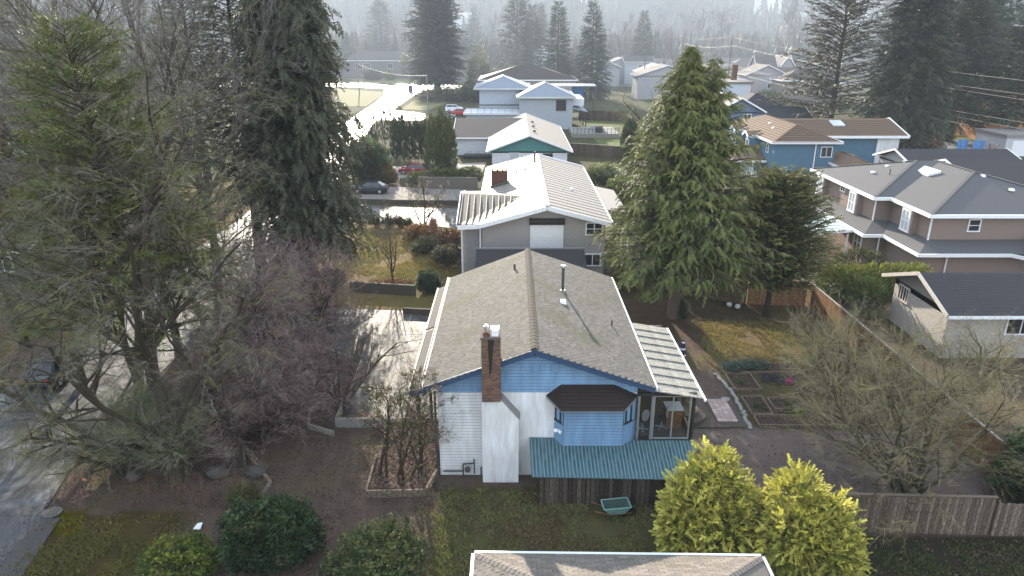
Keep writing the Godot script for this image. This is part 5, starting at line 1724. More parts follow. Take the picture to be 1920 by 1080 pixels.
func others() -> void:
	house("brown_hip_house", "house with broad dark brown hip roof behind the grey modern house", 4.5, 206, 27, 22, 6.6, 3.6, L(.30, .27, .24), L(.055, .043, .042))
	var cp := thing("flat_canopy", "white flat canopy over a blue wall beside the dark brown roof", "canopy", V(16, 0, 190))
	var m := MB.new()
	m.span(Vector3(-6, 6.2, -3), Vector3(5.5, 6.5, 3))
	put("canopy_roof", m, plain("canopy_white", L(.5, .5, .5)), cp)
	for x in [-5.6, 5.1]: pipe(cp, Vector3(x, 0, 2.8), Vector3(x, 6.2, 2.8), .12, mats.dark_frame, "post")
	var b := MB.new()
	b.span(Vector3(-.5, 2.5, 0), Vector3(2.6, 6.19, .3))
	put("blue_panel", b, plain("bright_blue", L(.03, .17, .42)), cp)
	house("blue_gable_house", "blue grey gable house behind the tall cedar", 38.5, 122, 7.4, 26, 6.5, 2.3, L(.12, .165, .25), L(.30, .285, .265), "gable_z", [[1.3, 5.6, 1.4, 1.1]])
	house("navy_roof_house", "house with dark navy roofs right of the blue gable house", 48.5, 140, 9, 12, 5.2, 2.6, L(.2, .22, .26), L(.045, .05, .065))
	house("navy_roof_annex", "low annex with dark navy roof below the spruce", 48, 128, 10, 9, 4.6, 1.8, L(.2, .22, .26), L(.045, .05, .065), "gable_x")
	var wb := house("white_flat_house", "white flat roofed house with a brick chimney beyond the blue gable", 49, 162, 8, 12, 8.6, 0.3, L(.6, .63, .68), L(.3, .28, .28), "flat")
	var c := MB.new()
	c.span(Vector3(1.6, 8.9, -8), Vector3(2.8, 12.2, -7))
	put("chimney", c, mats.brick, wb)
	house("black_roof_house", "house with black shingle roof directly behind the taupe house", 56.5, 70.5, 18, 12, 4.3, 1.8, L(.3, .3, .3), L(.05, .052, .06), "gable_x")
	house("far_black_roof_house", "lower black roof seen in a thin strip beyond the taupe house", 53.5, 82, 12.5, 9, 4.2, 1.5, L(.3, .3, .3), L(.05, .052, .06), "gable_x")
	house("orange_house", "orange stucco house half hidden behind conifers at the right edge", 96, 133, 16, 10, 5.6, 2.4, L(.50, .25, .13), L(.30, .16, .11), "hip", [[-5, 3.6, 1.6, 1.4]])
	var g := house("white_garage", "white garage with pale door at the right edge beyond the tarps", 85, 116, 9, 8, 3.2, .2, L(.5, .5, .52), L(.35, .33, .32), "flat")
	var dm := MB.new()
	dm.span(V(-3.4, 0, -.06), V(1.4, 2.5, -.01))
	put("garage_door", dm, mats.white_trim, g)
	house("metal_roof_house", "dark house with pale ribbed metal roof at the left photo edge", -61, 72, 16, 16, 5.2, 2.6, L(.10, .095, .095), L(.5, .52, .54), "gable_x", [[3.4, 3.2, 1.6, 1.4]])
	house("lane_house", "small dark house with a white window low at the left edge", -42, 52, 9, 9, 3.3, 2.0, L(.075, .07, .07), L(.06, .058, .06), "gable_x", [[2.6, 2.1, 1.5, 1.3]])
func far_houses() -> void:
	var R := [L(.11, .10, .10), L(.16, .14, .13), L(.08, .075, .08), L(.2, .18, .17), L(.13, .09, .075)]
	house("dark_bungalow", "wide dark bungalow with a row of white windows across the far street", -62, 340, 32, 14, 6.2, 4.2, L(.14, .13, .13), R[0], "hip", [[-8.5, 3.9, 3.2, 2.6, 3], [-4.8, 3.9, 3.2, 2.6, 3], [6, 3.9, 2.4, 2.4]], 1.0)
	house("pale_gable_house", "pale far house with grey roof behind the dark bungalow", -38, 380, 16, 12, 7.6, 4.0, L(.45, .45, .46), R[3], "hip", [[-3, 5.4, 1.8, 1.6]], 2.0)
	house("white_gable_house", "small white house with grey roof between the far conifers", 14, 330, 12, 11, 7.5, 4.5, L(.6, .62, .65), R[1], "gable_z", [[-2, 5.3, 1.6, 2], [2.4, 5.3, 1.6, 2]], 2.0)
	house("hidden_bungalow", "grey bungalow glimpsed between the fir and the yellow shrub", -27, 330, 14, 10, 6.4, 3.6, L(.25, .25, .26), R[2], "gable_x", [[2, 4.0, 2, 1.4]])
	house("gray_lane_house", "grey house with light roof edge beyond the middle fence", 52, 260, 13, 14, 6.0, 2.8, L(.32, .33, .36), R[3], "gable_z", [[-1, 4.4, 2.2, 1.8]])
	house("brown_gable_house", "brown gabled house right of the grey lane house", 66, 245, 13, 12, 5.8, 3.2, L(.3, .27, .25), R[4], "gable_z", [[2, 3.8, 1.6, 1.4]])
	house("tall_lane_house", "taller grey house behind the grey lane house", 50, 290, 11, 10, 8.5, 2.2, L(.38, .39, .42), R[0], "gable_x", [[1, 6.6, 2.4, 1.6]])
	house("orange_lane_house", "small orange walled house beside the tall cedar top", 64, 205, 7, 7, 6.0, .2, L(.5, .22, .1), R[1], "flat")
	house("long_roof_house", "long pale roofed house left of the dark utility pole", 88, 275, 18, 12, 5.6, 3.0, L(.4, .4, .4), R[3], "gable_x", [[2, 4, 2, 1.4]])
	var k := 0
	for q in [[91, 262, 6.5, 0, "leftmost"], [98.5, 264, 6.5, 2, "second"], [106, 266, 6.5, 0, "third"], [113.5, 268, 6.5, 2, "rightmost"]]:
		house("terrace_house", "%s of the dark roofed houses with steep white gables by the far trees" % q[4], q[0], q[1], q[2], 11, 6.4, 5.2, L(.3, .3, .31), R[q[3]], "gable_z" if k % 2 else "gable_x", [[-2, 4.5, 1.8, 1.6]])
		k += 1
	var more := ["grey house with pale gable beyond the far street, left", "brown roofed house among the bare trees near the wires", "low house with light roof left of the lone fir", "dark roofed house right of the lone fir", "pale house beneath the hazy bare crowns", "small grey house behind the tall lane house", "house with wide brown roof behind the hedge belt", "white sided house beyond the long pale roof", "low dark roof beside the navy roofs, far back", "grey roofed house left of the open spruce, far back", "pale roofed bungalow up the right hand lane", "tan house between the lane houses and the tall cedar"]
	var spots := [[-20, 305], [98, 305], [44, 295], [62, 330], [75, 365], [34, 280], [105, 340], [110, 315], [78, 225], [92, 240], [86, 210], [47, 222]]
	for i in 12:
		house("lane_house", more[i], spots[i][0], spots[i][1], 12 + i % 4 * 2, 10, 5.4 + i % 3 * .8, 3.0, [L(.24, .24, .25), L(.18, .16, .14), L(.33, .33, .34)][i % 3], R[i % 5], ["gable_x", "hip", "gable_z"][i % 3], [[1.5, 3.8, 2.0, 1.4]])
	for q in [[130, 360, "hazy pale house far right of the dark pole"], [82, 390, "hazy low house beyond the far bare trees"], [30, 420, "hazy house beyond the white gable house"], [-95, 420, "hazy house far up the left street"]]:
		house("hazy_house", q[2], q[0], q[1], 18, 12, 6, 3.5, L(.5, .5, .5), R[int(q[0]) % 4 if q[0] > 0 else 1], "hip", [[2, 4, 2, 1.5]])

# ---------- cars, poles, wires ----------
# stations along the body: [x, bottom, top, half width]; the nose points to +x
func car(called: String, label: String, at: Vector3, turn: float, paint: Material, kind := "sedan", group := "parked cars") -> Node3D:
	var t: Node3D = thing(called, label, "car", at, turn, group)
	var suv := kind == "suv"
	var hh := 0.28 if suv else 0.0
	var S := [[-2.3, .42, .78 + hh, .72], [-2.22, .3, .95 + hh, .84], [-1.5, .24, 1.0 + hh, .9], [-.5, .22, .98 + hh, .91], [.6, .22, .97 + hh, .91], [1.3, .24, .92 + hh, .89], [2.05, .3, .8 + hh, .82], [2.28, .4, .66 + hh * .7, .66]]
	var body := MB.new()
	var rings := []
	for s in S:
		var r := []
		for q in [[-1, 0], [-1.0, .35], [-.97, .75], [-.82, 1.0], [.82, 1.0], [.97, .75], [1.0, .35], [1, 0]]:
			r.append(Vector3(s[0], lerpf(s[1], s[2], q[1]), s[3] * q[0]))
		rings.append(r)
	for i in rings.size() - 1:
		for j in 8:
			var k := (j + 1) % 8
			body.quad(rings[i][j], rings[i][k], rings[i + 1][k], rings[i + 1][j])
	for e in [[0, 1], [rings.size() - 1, -1]]:
		var r: Array = rings[e[0]]
		for j in range(1, 7):
			if e[1] < 0: body.tri(r[0], r[j], r[j + 1])
			else: body.tri(r[0], r[j + 1], r[j])
	put("body", body, paint, t)
	var y := .96 + hh
	var rt := 1.42 + hh * 1.2
	var bk := -2.05 if suv else -1.85
	var cabin := MB.new()
	var lo := [Vector3(bk, y, .8), Vector3(1.15, y, .8), Vector3(1.15, y, -.8), Vector3(bk, y, -.8)]
	var hi := [Vector3(bk + (.25 if suv else .75), rt, .6), Vector3(.25, rt, .6), Vector3(.25, rt, -.6), Vector3(bk + (.25 if suv else .75), rt, -.6)]
	for i in 4:
		var j := (i + 1) % 4
		cabin.quad(lo[i], lo[j], hi[j], hi[i])
	put("windows", cabin, mats.glass_dark, t)
	var roof := MB.new()
	roof.prism([hi[0] + Vector3(-.02, .0, .02), hi[1] + Vector3(.02, 0, .02), hi[2] + Vector3(.02, 0, -.02), hi[3] + Vector3(-.02, 0, -.02)], Vector3(0, .05, 0))
	for i in 4: roof.bar(lo[i], hi[i] + Vector3(0, .02, 0), .07, .07)
	for s in [.7, -.7]: roof.bar(Vector3(-.4, y, s * 1.13), Vector3(-.4, rt, s * .87), .08, .05)
	put("roof", roof, paint, t)
	for x in [-1.38, 1.42]:
		for s in [-1, 1]:
			var w := MB.new()
			w.tube(Vector3(x, .33, s * .68), Vector3(x, .33, s * .91), .33, .33, 16, true)
			var wn := put("wheel", w, mats.tyre, t)
			var rm := MB.new()
			rm.tube(Vector3(x, .33, s * .90), Vector3(x, .33, s * .925), .2, .19, 10, true)
			put("rim", rm, mats.rim, wn)
	for s in [-1, 1]:
		var hl := MB.new()
		hl.box(2.13, .68 + hh, s * .6, .12, .13, .3)
		put("headlight", hl, mats.white_trim, t)
		var tl := MB.new()
		tl.box(-2.24, .82 + hh, s * .62, .1, .14, .28)
		put("taillight", tl, plain("tail_red", L(.35, .02, .02), .3), t)
		var mi := MB.new()
		mi.box(.75, 1.02 + hh, s * .98, .14, .12, .16)
		put("mirror", mi, paint, t)
	return t
func wire(label: String, pts: Array, sag: float, r := 0.02, group := "overhead wires") -> void:
	var mb := MB.new()
	for i in pts.size() - 1:
		var p: Vector3 = pts[i]
		for k in 14:
			var f := (k + 1) / 14.0
			var q: Vector3 = pts[i].lerp(pts[i + 1], f) - Vector3(0, sag * 4 * f * (1 - f), 0)
			mb.tube(p, q, r, r, 4)
			p = q
	tag(put("overhead_wire", mb, mats.wire), label, "wire", group)
func pole(label: String, at: Vector3, h: float, m: Material, arm := 0.0, r := .16) -> void:
	var t: Node3D = thing("utility_pole", label, "utility pole", at)
	var mb := MB.new()
	mb.tube(Vector3(0, -.05, 0), Vector3(0, h, 0), r, r * .7, 9, true)
	put("pole", mb, m, t)
	if arm > 0:
		var a := MB.new()
		a.span(Vector3(-arm, h - .7, -.06), Vector3(arm, h - .55, .06))
		put("crossarm", a, m, t)
		for x in [-arm * .9, -arm * .4, arm * .4, arm * .9]:
			var i := MB.new()
			i.tube(Vector3(x, h - .55, 0), Vector3(x, h - .3, 0), .05, .03, 6, true)
			put("insulator", i, mats.galvanised, t)
func street_things() -> void:
	var cp := {"spec": .4, "coat": .35}
	var black := plain("black_paint", L(.012, .013, .02), .25, cp)
	var red := plain("red_paint", L(.22, .012, .03), .25, cp)
	var white := plain("white_car_paint", L(.7, .72, .75), .3, cp)
	var green := plain("green_car_paint", L(.10, .13, .12), .3, cp)
	car("black_sedan", "black sedan parked on the gravel by the low wall", V(-17.6, .3, 86.4), PI - .06, black)
	car("red_sedan", "dark red car half hidden by the tall bright cypress", V(-14.0, .05, 100.6), PI, red)
	car("white_suv", "white estate car parked by the grey modern house", V(-14.8, .05, 185.5), 0.1, white, "suv")
	car("red_hatchback", "bright red car in front of the white estate car", V(-12.6, .05, 178.0), 0.1, plain("bright_red", L(.5, .02, .03), .25, cp))
	car("green_sedan", "grey green car parked beside the pale utility pole", V(-15.6, .05, 170), 0.0, green)
	car("pale_sedan", "pale car behind the cypress row, only its roof showing", V(-12.0, .05, 130), 1.2, white)
	car("street_sedan", "dark car on the street cut by the left photo edge", V(-26.6, .035, 37), PI / 2 + .1, black)
	pole("pale slim pole at the left street's bend", V(-20.8, 0, 179), 9.6, mats.pole_pale, 0, .17)
	pole("grey pole rising behind the lawn of the far left corner", V(-51.5, 0, 246), 15.2, mats.pole_pale, 1.2, .2)
	pole("dark utility pole with crossarm beside the brick chimney", V(71.0, 0, 241), 18.4, mats.pole_wood, 1.4, .22)
	pole("farther utility pole behind the cedar's tip", V(68.5, 0, 300), 18.3, mats.pole_wood, 1.4, .22)
	pole("pole in the middle distance before the grey lane house", V(42.5, 0, 236), 13.5, mats.pole_wood, 0, .18)
	var a := V(68.5, 17.9, 300)
	var b := V(71.0, 18.0, 241)
	for q in [[-1.2, 17.9, 77.3, 12.1, "topmost wire crossing the right conifers"], [0.6, 15.0, 77.4, 10.2, "second wire below the topmost at the right edge"], [1.2, 15.2, 77.6, 9.3, "third wire, close under the second at the right edge"], [-.6, 9.5, 78.4, 6.2, "fourth wire, lower pair at the right edge"], [.4, 9.0, 78.7, 5.1, "lowest wire at the right edge over the orange house"]]:
		wire(q[4], [a + Vector3(q[0], q[1] - 17.9, 0), b + Vector3(q[0], q[1] - 17.9, 0), V(q[2], q[3], 99)], .9, .022)
	wire("upper wire running left from the farther utility pole", [V(20, 18.5, 330), a], 1.4, .025)
	wire("lower wire running left from the farther utility pole", [V(20, 16.8, 330), a - Vector3(0, 1.3, 0)], 1.4, .025)
	wire("wire from the pale slim pole to the far left pole", [V(-20.8, 9.3, 179), V(-51.5, 9.5, 246)], 1.2, .03)
	wire("wire leaving the far left pole towards the big fir", [V(-51.5, 14.5, 246), V(-66, 11, 200)], 1.5, .03)
	wire("slack service wire over the clipped hedge row", [V(64, 8.2, 205), V(75, 4.8, 118)], .5, .035)
	for q in [[-8.2, 96.4, "dark wheeled bin behind the chain fence", L(.02, .025, .03)], [-34.6, 249, "purple blue recycling bin on the far corner", L(.08, .06, .2)]]:
		var bn := thing("wheeled_bin", q[2], "bin", V(q[0], .05, q[1]))
		var m := MB.new()
		var k := 2.2 if q[1] > 200 else 1.0
		m.prism([Vector3(-.25, 0, -.28) * k, Vector3(.25, 0, -.28) * k, Vector3(.31, 1, -.36) * k, Vector3(-.31, 1, -.36) * k], Vector3(0, 0, .66 * k))
		put("body", m, plain("bin_%d" % int(q[1]), q[3], .5), bn)
		var l := MB.new()
		l.span(Vector3(-.34, 1.0, -.4) * k, Vector3(.34, 1.07, .36) * k)
		put("lid", l, mats["bin_%d" % int(q[1])], bn)
	rng.seed = 17
	for q in [[-24.5, 20.0, 16.0], [-22.3, 30.0, 20.0], [-27.0, 26.0, 30.0]]:
		var l := []
		var r := []
		var x: float = q[0]
		for i in 14:
			x += rr(-.25, .22)
			l.append([x - .035, q[1] + q[2] * i / 13.0])
			r.append([x + .035, q[1] + q[2] * i / 13.0])
		ribbon("tar_seam", l, r, .046, mats.asphalt_patch, .002)
	for q in [[[-9.2, 35.0], [-3.8, 35.05]], [[-9.4, 38.9], [-4.0, 39.0]], [[-12.4, 43.0], [-4.2, 43.1]], [[-6.9, 31.8], [-7.2, 47.0]], [[-14.6, 42.0], [-14.4, 48.2]]]:
		var jm := MB.new()
		jm.bar(V(q[0][0], .052, q[0][1]), V(q[1][0], .052, q[1][1]), .05, .006)
		struct("driveway_joint", jm, mats.pale_stone)
	# chain link fence along the third driveway
	var cf := thing("wire_fence", "thin grey wire fence along the hedge below the third driveway", "fence")
	for i in 13:
		var m := MB.new()
		m.tube(V(-18 + i * 1.15, 0, 94.9), V(-18 + i * 1.15, 1.35, 94.9), .025, .025, 5, true)
		put("post", m, mats.pole_pale, cf)
	for y in [.5, .9, 1.33]:
		var m := MB.new()
		m.tube(V(-18, y, 94.88), V(-4.2, y, 94.88), .018, .018, 4)
		put("rail", m, mats.pole_pale, cf)
	fence("middle_fence", "brown board fence right of the teal gable house", [V(9.6, 0, 117.5), V(18.5, 0, 113.5), V(24, 0, 111.5)], 1.9, .3, "brown_plank", mats.pale_timber)
	fence("rear_lane_fence", "brown board fence beyond the terrace lawn", [V(15.5, 0, 168), V(26, 0, 164)], 2.2, .4, "brown_plank")
	fence("diagonal_lane_fence", "pale topped fence slanting away from the terrace", [V(26.2, 0, 164), V(24.5, 0, 113)], 1.7, .5, "brown_plank", mats.pale_timber)
	var tn := MB.new()
	tn.quad(V(15.5, .02, 118), V(23.8, .02, 114.5), V(25.5, .02, 163), V(16, .02, 167))
	struct("terrace_lawn", tn, plain("lawn_green", L(.11, .14, .035), .95, {"tex": "earth", "scale": .4, "bump": 4.0}))
	for q in [[V(-60, .03, 300), V(-16, .03, 290), V(-12, .03, 330), V(-75, .03, 330)], [V(-14, .03, 289), V(30, .03, 292), V(30, .03, 325), V(-10, .03, 326)], [V(-48, .03, 200), V(-40.2, .03, 200), V(-43, .03, 250), V(-66, .03, 268)], [V(-29.5, .03, 192), V(-22, .03, 190), V(-18, .03, 214), V(-29.5, .03, 224)]]:
		var m := MB.new()
		m.quad(q[0], q[1], q[2], q[3])
		struct("far_lawn", m, plain("lawn_pale", L(.19, .19, .08), .95, {"tex": "earth", "scale": .2, "bump": 3.0}))
	var rl := MB.new()
	rl.quad(V(70, .04, 133.5), V(140, .04, 123), V(140, .04, 150), V(74, .04, 146))
	struct("verge_lawn", rl, plain("lawn_bright", L(.26, .27, .03), .95, {"tex": "earth", "scale": .3, "bump": 3.0}))
	var of := thing("orange_safety_fence", "orange plastic safety fence left of the blue tarps", "fence")
	var m0 := MB.new()
	m0.span(Vector3(0, 0.1, -.02), Vector3(4.4, 1.6, .02))
	for i in 3: 
		var pp := MB.new()
		pp.span(Vector3(i * 2.2 - .05, 0, -.06), Vector3(i * 2.2 + .05, 1.9, -.021))
		put("post", pp, mats.pole_wood, of)
	put("net", m0, plain("safety_orange", L(.6, .17, .05), .7), of)
	of.position = V(71.5, 0, 124)
	of.rotation.y = .25
	var oh := thing("orange_mesh_fence", "red orange mesh fence right of the blue tarps", "fence", V(78.5, 0, 117), .15)
	var m3 := MB.new()
	for i in 10: m3.bar(Vector3(i * .9, .1, 0), Vector3(i * .9 + .9, 1.7, 0), .05, .05)
	for i in 10: m3.bar(Vector3(i * .9, 1.7, 0.06), Vector3(i * .9 + .9, .1, .06), .05, .05)
	put("net", m3, plain("mesh_red", L(.45, .10, .06), .7), oh).set_meta("kind", "stuff")
	for i in 5:
		var p5 := MB.new()
		p5.span(Vector3(i * 2.2, 0, .1), Vector3(i * 2.2 + .1, 1.9, .2))
		put("post", p5, mats.pole_wood, oh)
	for q in [[75.6, 121, "left of two blue tarps hung on the safety fence"], [77.4, 119.5, "right of two blue tarps hung on the safety fence"]]:
		var tp := MB.new()
		for i in 6:
			for j in 4:
				var c := func(u: int, v: int): return Vector3(u * .32, v * .5, .12 * sin(u * 1.9 + v * .7))
				tp.quad(c.call(i, j), c.call(i + 1, j), c.call(i + 1, j + 1), c.call(i, j + 1))
		var o := put("blue_tarp", tp, plain("tarp_blue", L(.13, .30, .62), .4))
		o.position = V(q[0], .05, q[1])
		tag(o, q[2], "tarp", "blue tarps")

# ---------- vegetation ----------
var sp_cedar: ArrayMesh
var sp_gold: ArrayMesh
var sp_spruce: ArrayMesh
var sp_soft: ArrayMesh
var sp_leaf: ArrayMesh
var sp_small: ArrayMesh
var sp_col: ArrayMesh
var tw_long: ArrayMesh
var tw_dense: ArrayMesh
var tw_droop: ArrayMesh
func plant_meshes() -> void:
	rng.seed = 5
	sp_cedar = frond("cedar", 1.0, 16, 0.34, 0.055, 0.6, 0.2, 0.35, 0.55)
	sp_gold = frond("gold", 1.0, 14, 0.40, 0.07, 0.6, -0.1, 0.15, 0.45)
	sp_spruce = frond("spruce", 1.0, 9, 0.42, 0.09, 1.0, 0.9, 0.3)
	sp_soft = frond("soft", 1.0, 16, 0.44, 0.032, 0.6, 0.05, 0.1, 0.5)
	sp_col = frond("column", 1.0, 8, 0.36, 0.10, 0.5, -0.1, -0.1)
	sp_leaf = leaf_clump("leaf", 0.5, 14, 0.42, 0.17)
	sp_small = leaf_clump("small", 0.5, 16, 0.26, 0.12)
	tw_long = twigs("long", 1.0, 0.005, 5, 0.55)
	tw_dense = twigs("dense", 1.0, 0.007, 6, 0.75, 0.1)
	tw_droop = twigs("droop", 1.0, 0.0065, 6, 0.5, -0.25)
func lobes_of(r: float, h: float, n: int, sd: int) -> Array:
	rng.seed = sd
	var out := [[Vector3(0, h * .5, 0), Vector3(r * .75, h * .5, r * .75)]]
	for i in n:
		var an := TAU * i / n + rr(-.4, .4)
		out.append([Vector3(cos(an) * r * .55, h * rr(.3, .62), sin(an) * r * .55), Vector3(r * rr(.38, .55), h * rr(.28, .4), r * rr(.38, .55))])
	return out
func near_plants() -> void:
	plant_meshes()
	var dk := L(.028, .05, .026)
	shrub("rhododendron", "large dark green rounded shrub on the front grass", V(-9.15, 0, 21.9), lobes_of(1.9, 2.3, 6, 1), 2600, sp_leaf, .42, dk, L(.06, .09, .035), {"stems": 5, "deep": .3, "lump": .4, "mess": .9})
	shrub("yellow_shrub", "loose yellow green shrub left of the dark rounded shrub", V(-12.2, 0, 21.0), lobes_of(1.5, 1.5, 5, 2), 1100, sp_small, .42, L(.07, .11, .03), L(.22, .22, .03), {"deep": .5, "mess": .9, "lump": .5})
	shrub("sunlit_shrub", "broad sunlit green shrub left of the front roof", V(-5.0, 0, 20.9), lobes_of(2.0, 1.8, 6, 3), 1900, sp_small, .42, L(.05, .08, .03), L(.15, .15, .05), {"deep": .5, "mess": .9, "lump": .5})
	var gcol := L(.12, .15, .024)
	var gtip := L(.70, .62, .13)
	var go := {"mat": "needle", "up": .12, "mess": .75, "deep": .25, "lump": .45, "dead": .02, "stems": 3, "stem_r": .09, "tipmore": .5}
	var g1 := [[Vector3(0, 2.0, 0), Vector3(1.25, 2.1, 1.2)], [Vector3(-.95, 1.35, .4), Vector3(1.05, 1.4, 1.0)], [Vector3(.9, 1.5, .3), Vector3(1.05, 1.35, 1.0)], [Vector3(.2, 1.2, 1.0), Vector3(1.2, 1.25, 1.0)], [Vector3(-.2, 1.3, -.9), Vector3(1.2, 1.4, .9)], [Vector3(-1.3, .8, .9), Vector3(.8, .85, .8)]]
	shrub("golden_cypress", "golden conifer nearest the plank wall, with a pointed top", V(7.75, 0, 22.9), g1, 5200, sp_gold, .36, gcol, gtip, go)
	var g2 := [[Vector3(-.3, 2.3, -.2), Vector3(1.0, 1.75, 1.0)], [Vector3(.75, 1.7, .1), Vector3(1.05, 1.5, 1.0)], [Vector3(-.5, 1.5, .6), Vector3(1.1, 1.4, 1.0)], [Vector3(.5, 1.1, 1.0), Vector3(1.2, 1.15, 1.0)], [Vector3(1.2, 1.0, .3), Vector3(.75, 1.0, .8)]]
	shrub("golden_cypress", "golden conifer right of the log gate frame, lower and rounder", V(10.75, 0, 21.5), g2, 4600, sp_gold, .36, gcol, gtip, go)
	shrub("laurel", "glossy green laurel spilling over the paler fence panel", V(22.8, 0, 25.4), lobes_of(2.2, 2.9, 6, 4), 1700, sp_leaf, .48, L(.04, .08, .03), L(.10, .16, .06), {"deep": .35})
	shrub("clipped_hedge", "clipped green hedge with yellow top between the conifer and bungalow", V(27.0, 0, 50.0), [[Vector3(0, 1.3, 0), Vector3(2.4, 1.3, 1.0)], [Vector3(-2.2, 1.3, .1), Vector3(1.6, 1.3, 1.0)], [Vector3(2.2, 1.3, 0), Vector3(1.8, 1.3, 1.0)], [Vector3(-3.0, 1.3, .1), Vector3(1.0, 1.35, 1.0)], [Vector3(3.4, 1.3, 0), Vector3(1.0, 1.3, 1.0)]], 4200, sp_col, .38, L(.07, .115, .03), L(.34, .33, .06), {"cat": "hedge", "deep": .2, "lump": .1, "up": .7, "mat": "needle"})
	shrub("hedge_end", "taller dark hedge block beside the bungalow gable", V(25.2, 0, 47.0), [[Vector3(0, 1.2, 0), Vector3(1.0, 1.3, 1.9)]], 1200, sp_col, .34, L(.045, .075, .025), L(.12, .14, .03), {"cat": "hedge", "deep": .2, "up": .7, "mat": "needle"})
	shrub("small_hedge", "low rounded hedge under the taupe house's west wall", V(28.8, 0, 55.5), [[Vector3(0, 1.0, 0), Vector3(2.0, 1.1, 1.0)]], 1000, sp_col, .34, L(.04, .06, .02), L(.14, .13, .03), {"cat": "hedge", "deep": .2, "mat": "needle"})
	shrub("gray_herbs", "grey green low foliage filling the far garden bed", V(14.3, .1, 38.0), [[Vector3(0, .22, 0), Vector3(1.2, .3, .55)], [Vector3(-1.2, .2, .3), Vector3(.7, .3, .6)]], 480, sp_small, .3, L(.09, .13, .10), L(.15, .2, .15), {"stems": 2, "mess": 1.0})
	shrub("yellow_herbs", "small yellow green plant at the near garden bed", V(15.0, 0, 32.6), [[Vector3(0, .18, 0), Vector3(.5, .25, .4)]], 160, sp_small, .28, L(.10, .14, .03), L(.26, .26, .04), {"stems": 2, "mess": 1.0})
	for q in [[13.2, 36.2, "sparse green weeds in the left garden bed"], [16.7, 35.8, "sparse green weeds in the narrow upper right bed"], [14.9, 33.6, "tiny weeds in the small square bed"], [13.2, 33.4, "weeds in the lower left mulch bed"]]:
		shrub("weeds", q[2], V(q[0], 0, q[1]), [[Vector3(0, .08, 0), Vector3(.5, .12, .6)]], 90, sp_small, .2, L(.07, .09, .03), L(.16, .17, .06), {"stems": 1, "mess": 1.2, "deep": .8})
	shrub("ivy_stump", "ivy clump at the foot of the tall cedar's trunk", V(12.0, 0, 46.0), [[Vector3(0, .6, 0), Vector3(.5, .9, .5)]], 300, sp_small, .3, dk, L(.06, .09, .03), {"stems": 2})
	# lawn between the driveways
	var row := [[-14.3, 71.3, .75, L(.07, .03, .03), L(.12, .05, .05), "dark red small bush, leftmost of the row on the lawn edge"], [-12.9, 70.8, .9, dk, L(.08, .10, .04), "dark green small bush second in the lawn edge row"], [-11.8, 71.3, .75, L(.08, .05, .045), L(.15, .09, .07), "brown red small bush third in the lawn edge row"], [-10.7, 70.6, .7, L(.06, .085, .02), L(.16, .18, .05), "light green small bush at the right end of the lawn edge row"]]
	for q in row: shrub("lawn_bush", q[5], V(q[0], 0, q[1]), lobes_of(q[2], q[2] * 1.7, 4, 9), 420, sp_small, .36, q[3], q[4], {"stems": 2}, "bushes along the lawn edge")
	shrub("dark_bush", "dark bluish bush at the end of the retaining wall", V(-6.5, 0, 51.6), lobes_of(1.15, 1.7, 5, 12), 900, sp_leaf, .36, dk, L(.10, .13, .10), {})
	shrub("blue_bush", "bluish green bush at the lawn's left corner", V(-14.2, 0, 52.6), lobes_of(1.1, 1.5, 5, 13), 800, sp_leaf, .36, L(.035, .055, .04), L(.10, .13, .11), {})
	shrub("orange_bush", "orange leafed bush mass in the middle of the lawn bed", V(-8.6, 0, 66.3), lobes_of(2.2, 1.6, 6, 14), 1300, sp_small, .42, L(.10, .05, .025), L(.34, .16, .06), {"mess": .9, "deep": .5})
	shrub("orange_bush", "larger rust coloured bush right of the orange leafed bush", V(-6.0, 0, 63.8), lobes_of(1.9, 1.8, 6, 15), 1100, sp_small, .42, L(.09, .045, .03), L(.30, .13, .06), {"mess": .9, "deep": .5})
	shrub("green_bush", "green bush below the rust coloured bush on the lawn", V(-8.0, 0, 62.2), lobes_of(1.5, 1.5, 5, 16), 800, sp_small, .42, L(.05, .065, .03), L(.16, .17, .08), {"mess": .9})
	shrub("gray_bush", "grey twiggy bush with dark green foot by the bare dogwood", V(-5.6, 0, 58.0), lobes_of(1.6, 2.1, 5, 17), 900, sp_small, .40, L(.05, .055, .03), L(.20, .17, .14), {"mess": 1.0})
	shrub("red_shrub", "upright bright red stemmed shrub among the orange bushes", V(-7.9, 0, 68.2), [[Vector3(0, .9, 0), Vector3(.45, .9, .45)]], 260, sp_small, .36, L(.3, .06, .04), L(.5, .12, .07), {"mess": .8, "up": .8})
	shrub("leaf_drift", "drift of red brown fallen leaves and low plants behind the retaining wall", V(-9.6, 0, 53.3), [[Vector3(0, .1, 0), Vector3(2.0, .25, .9)]], 420, sp_small, .34, L(.13, .05, .03), L(.30, .14, .08), {"stems": 1, "mess": 1.2})
	# bare small trees
	var br := L(.085, .07, .058)
	var base := {"bark": br, "trop": [.06, .05, .05], "start": [.25, .2, .3], "kids": [1.3, 1.1, .7], "levels": 2, "size": .9, "mesh": tw_long, "twig": L(.11, .09, .075), "tips": 1, "ratio": .6, "seg": .5, "wob": .12}
	bare_tree("bare_dogwood", "small bare tree with three upright stems on the golden lawn", V(-9.6, 0, 53.9), [[Vector3.ZERO, Vector3(-.1, 1, 0), 3.6, .09], [Vector3(0, .9, 0), Vector3(.35, 1, .1), 2.8, .06], [Vector3(0, .9, 0), Vector3(-.45, 1, -.1), 2.4, .05]], base)
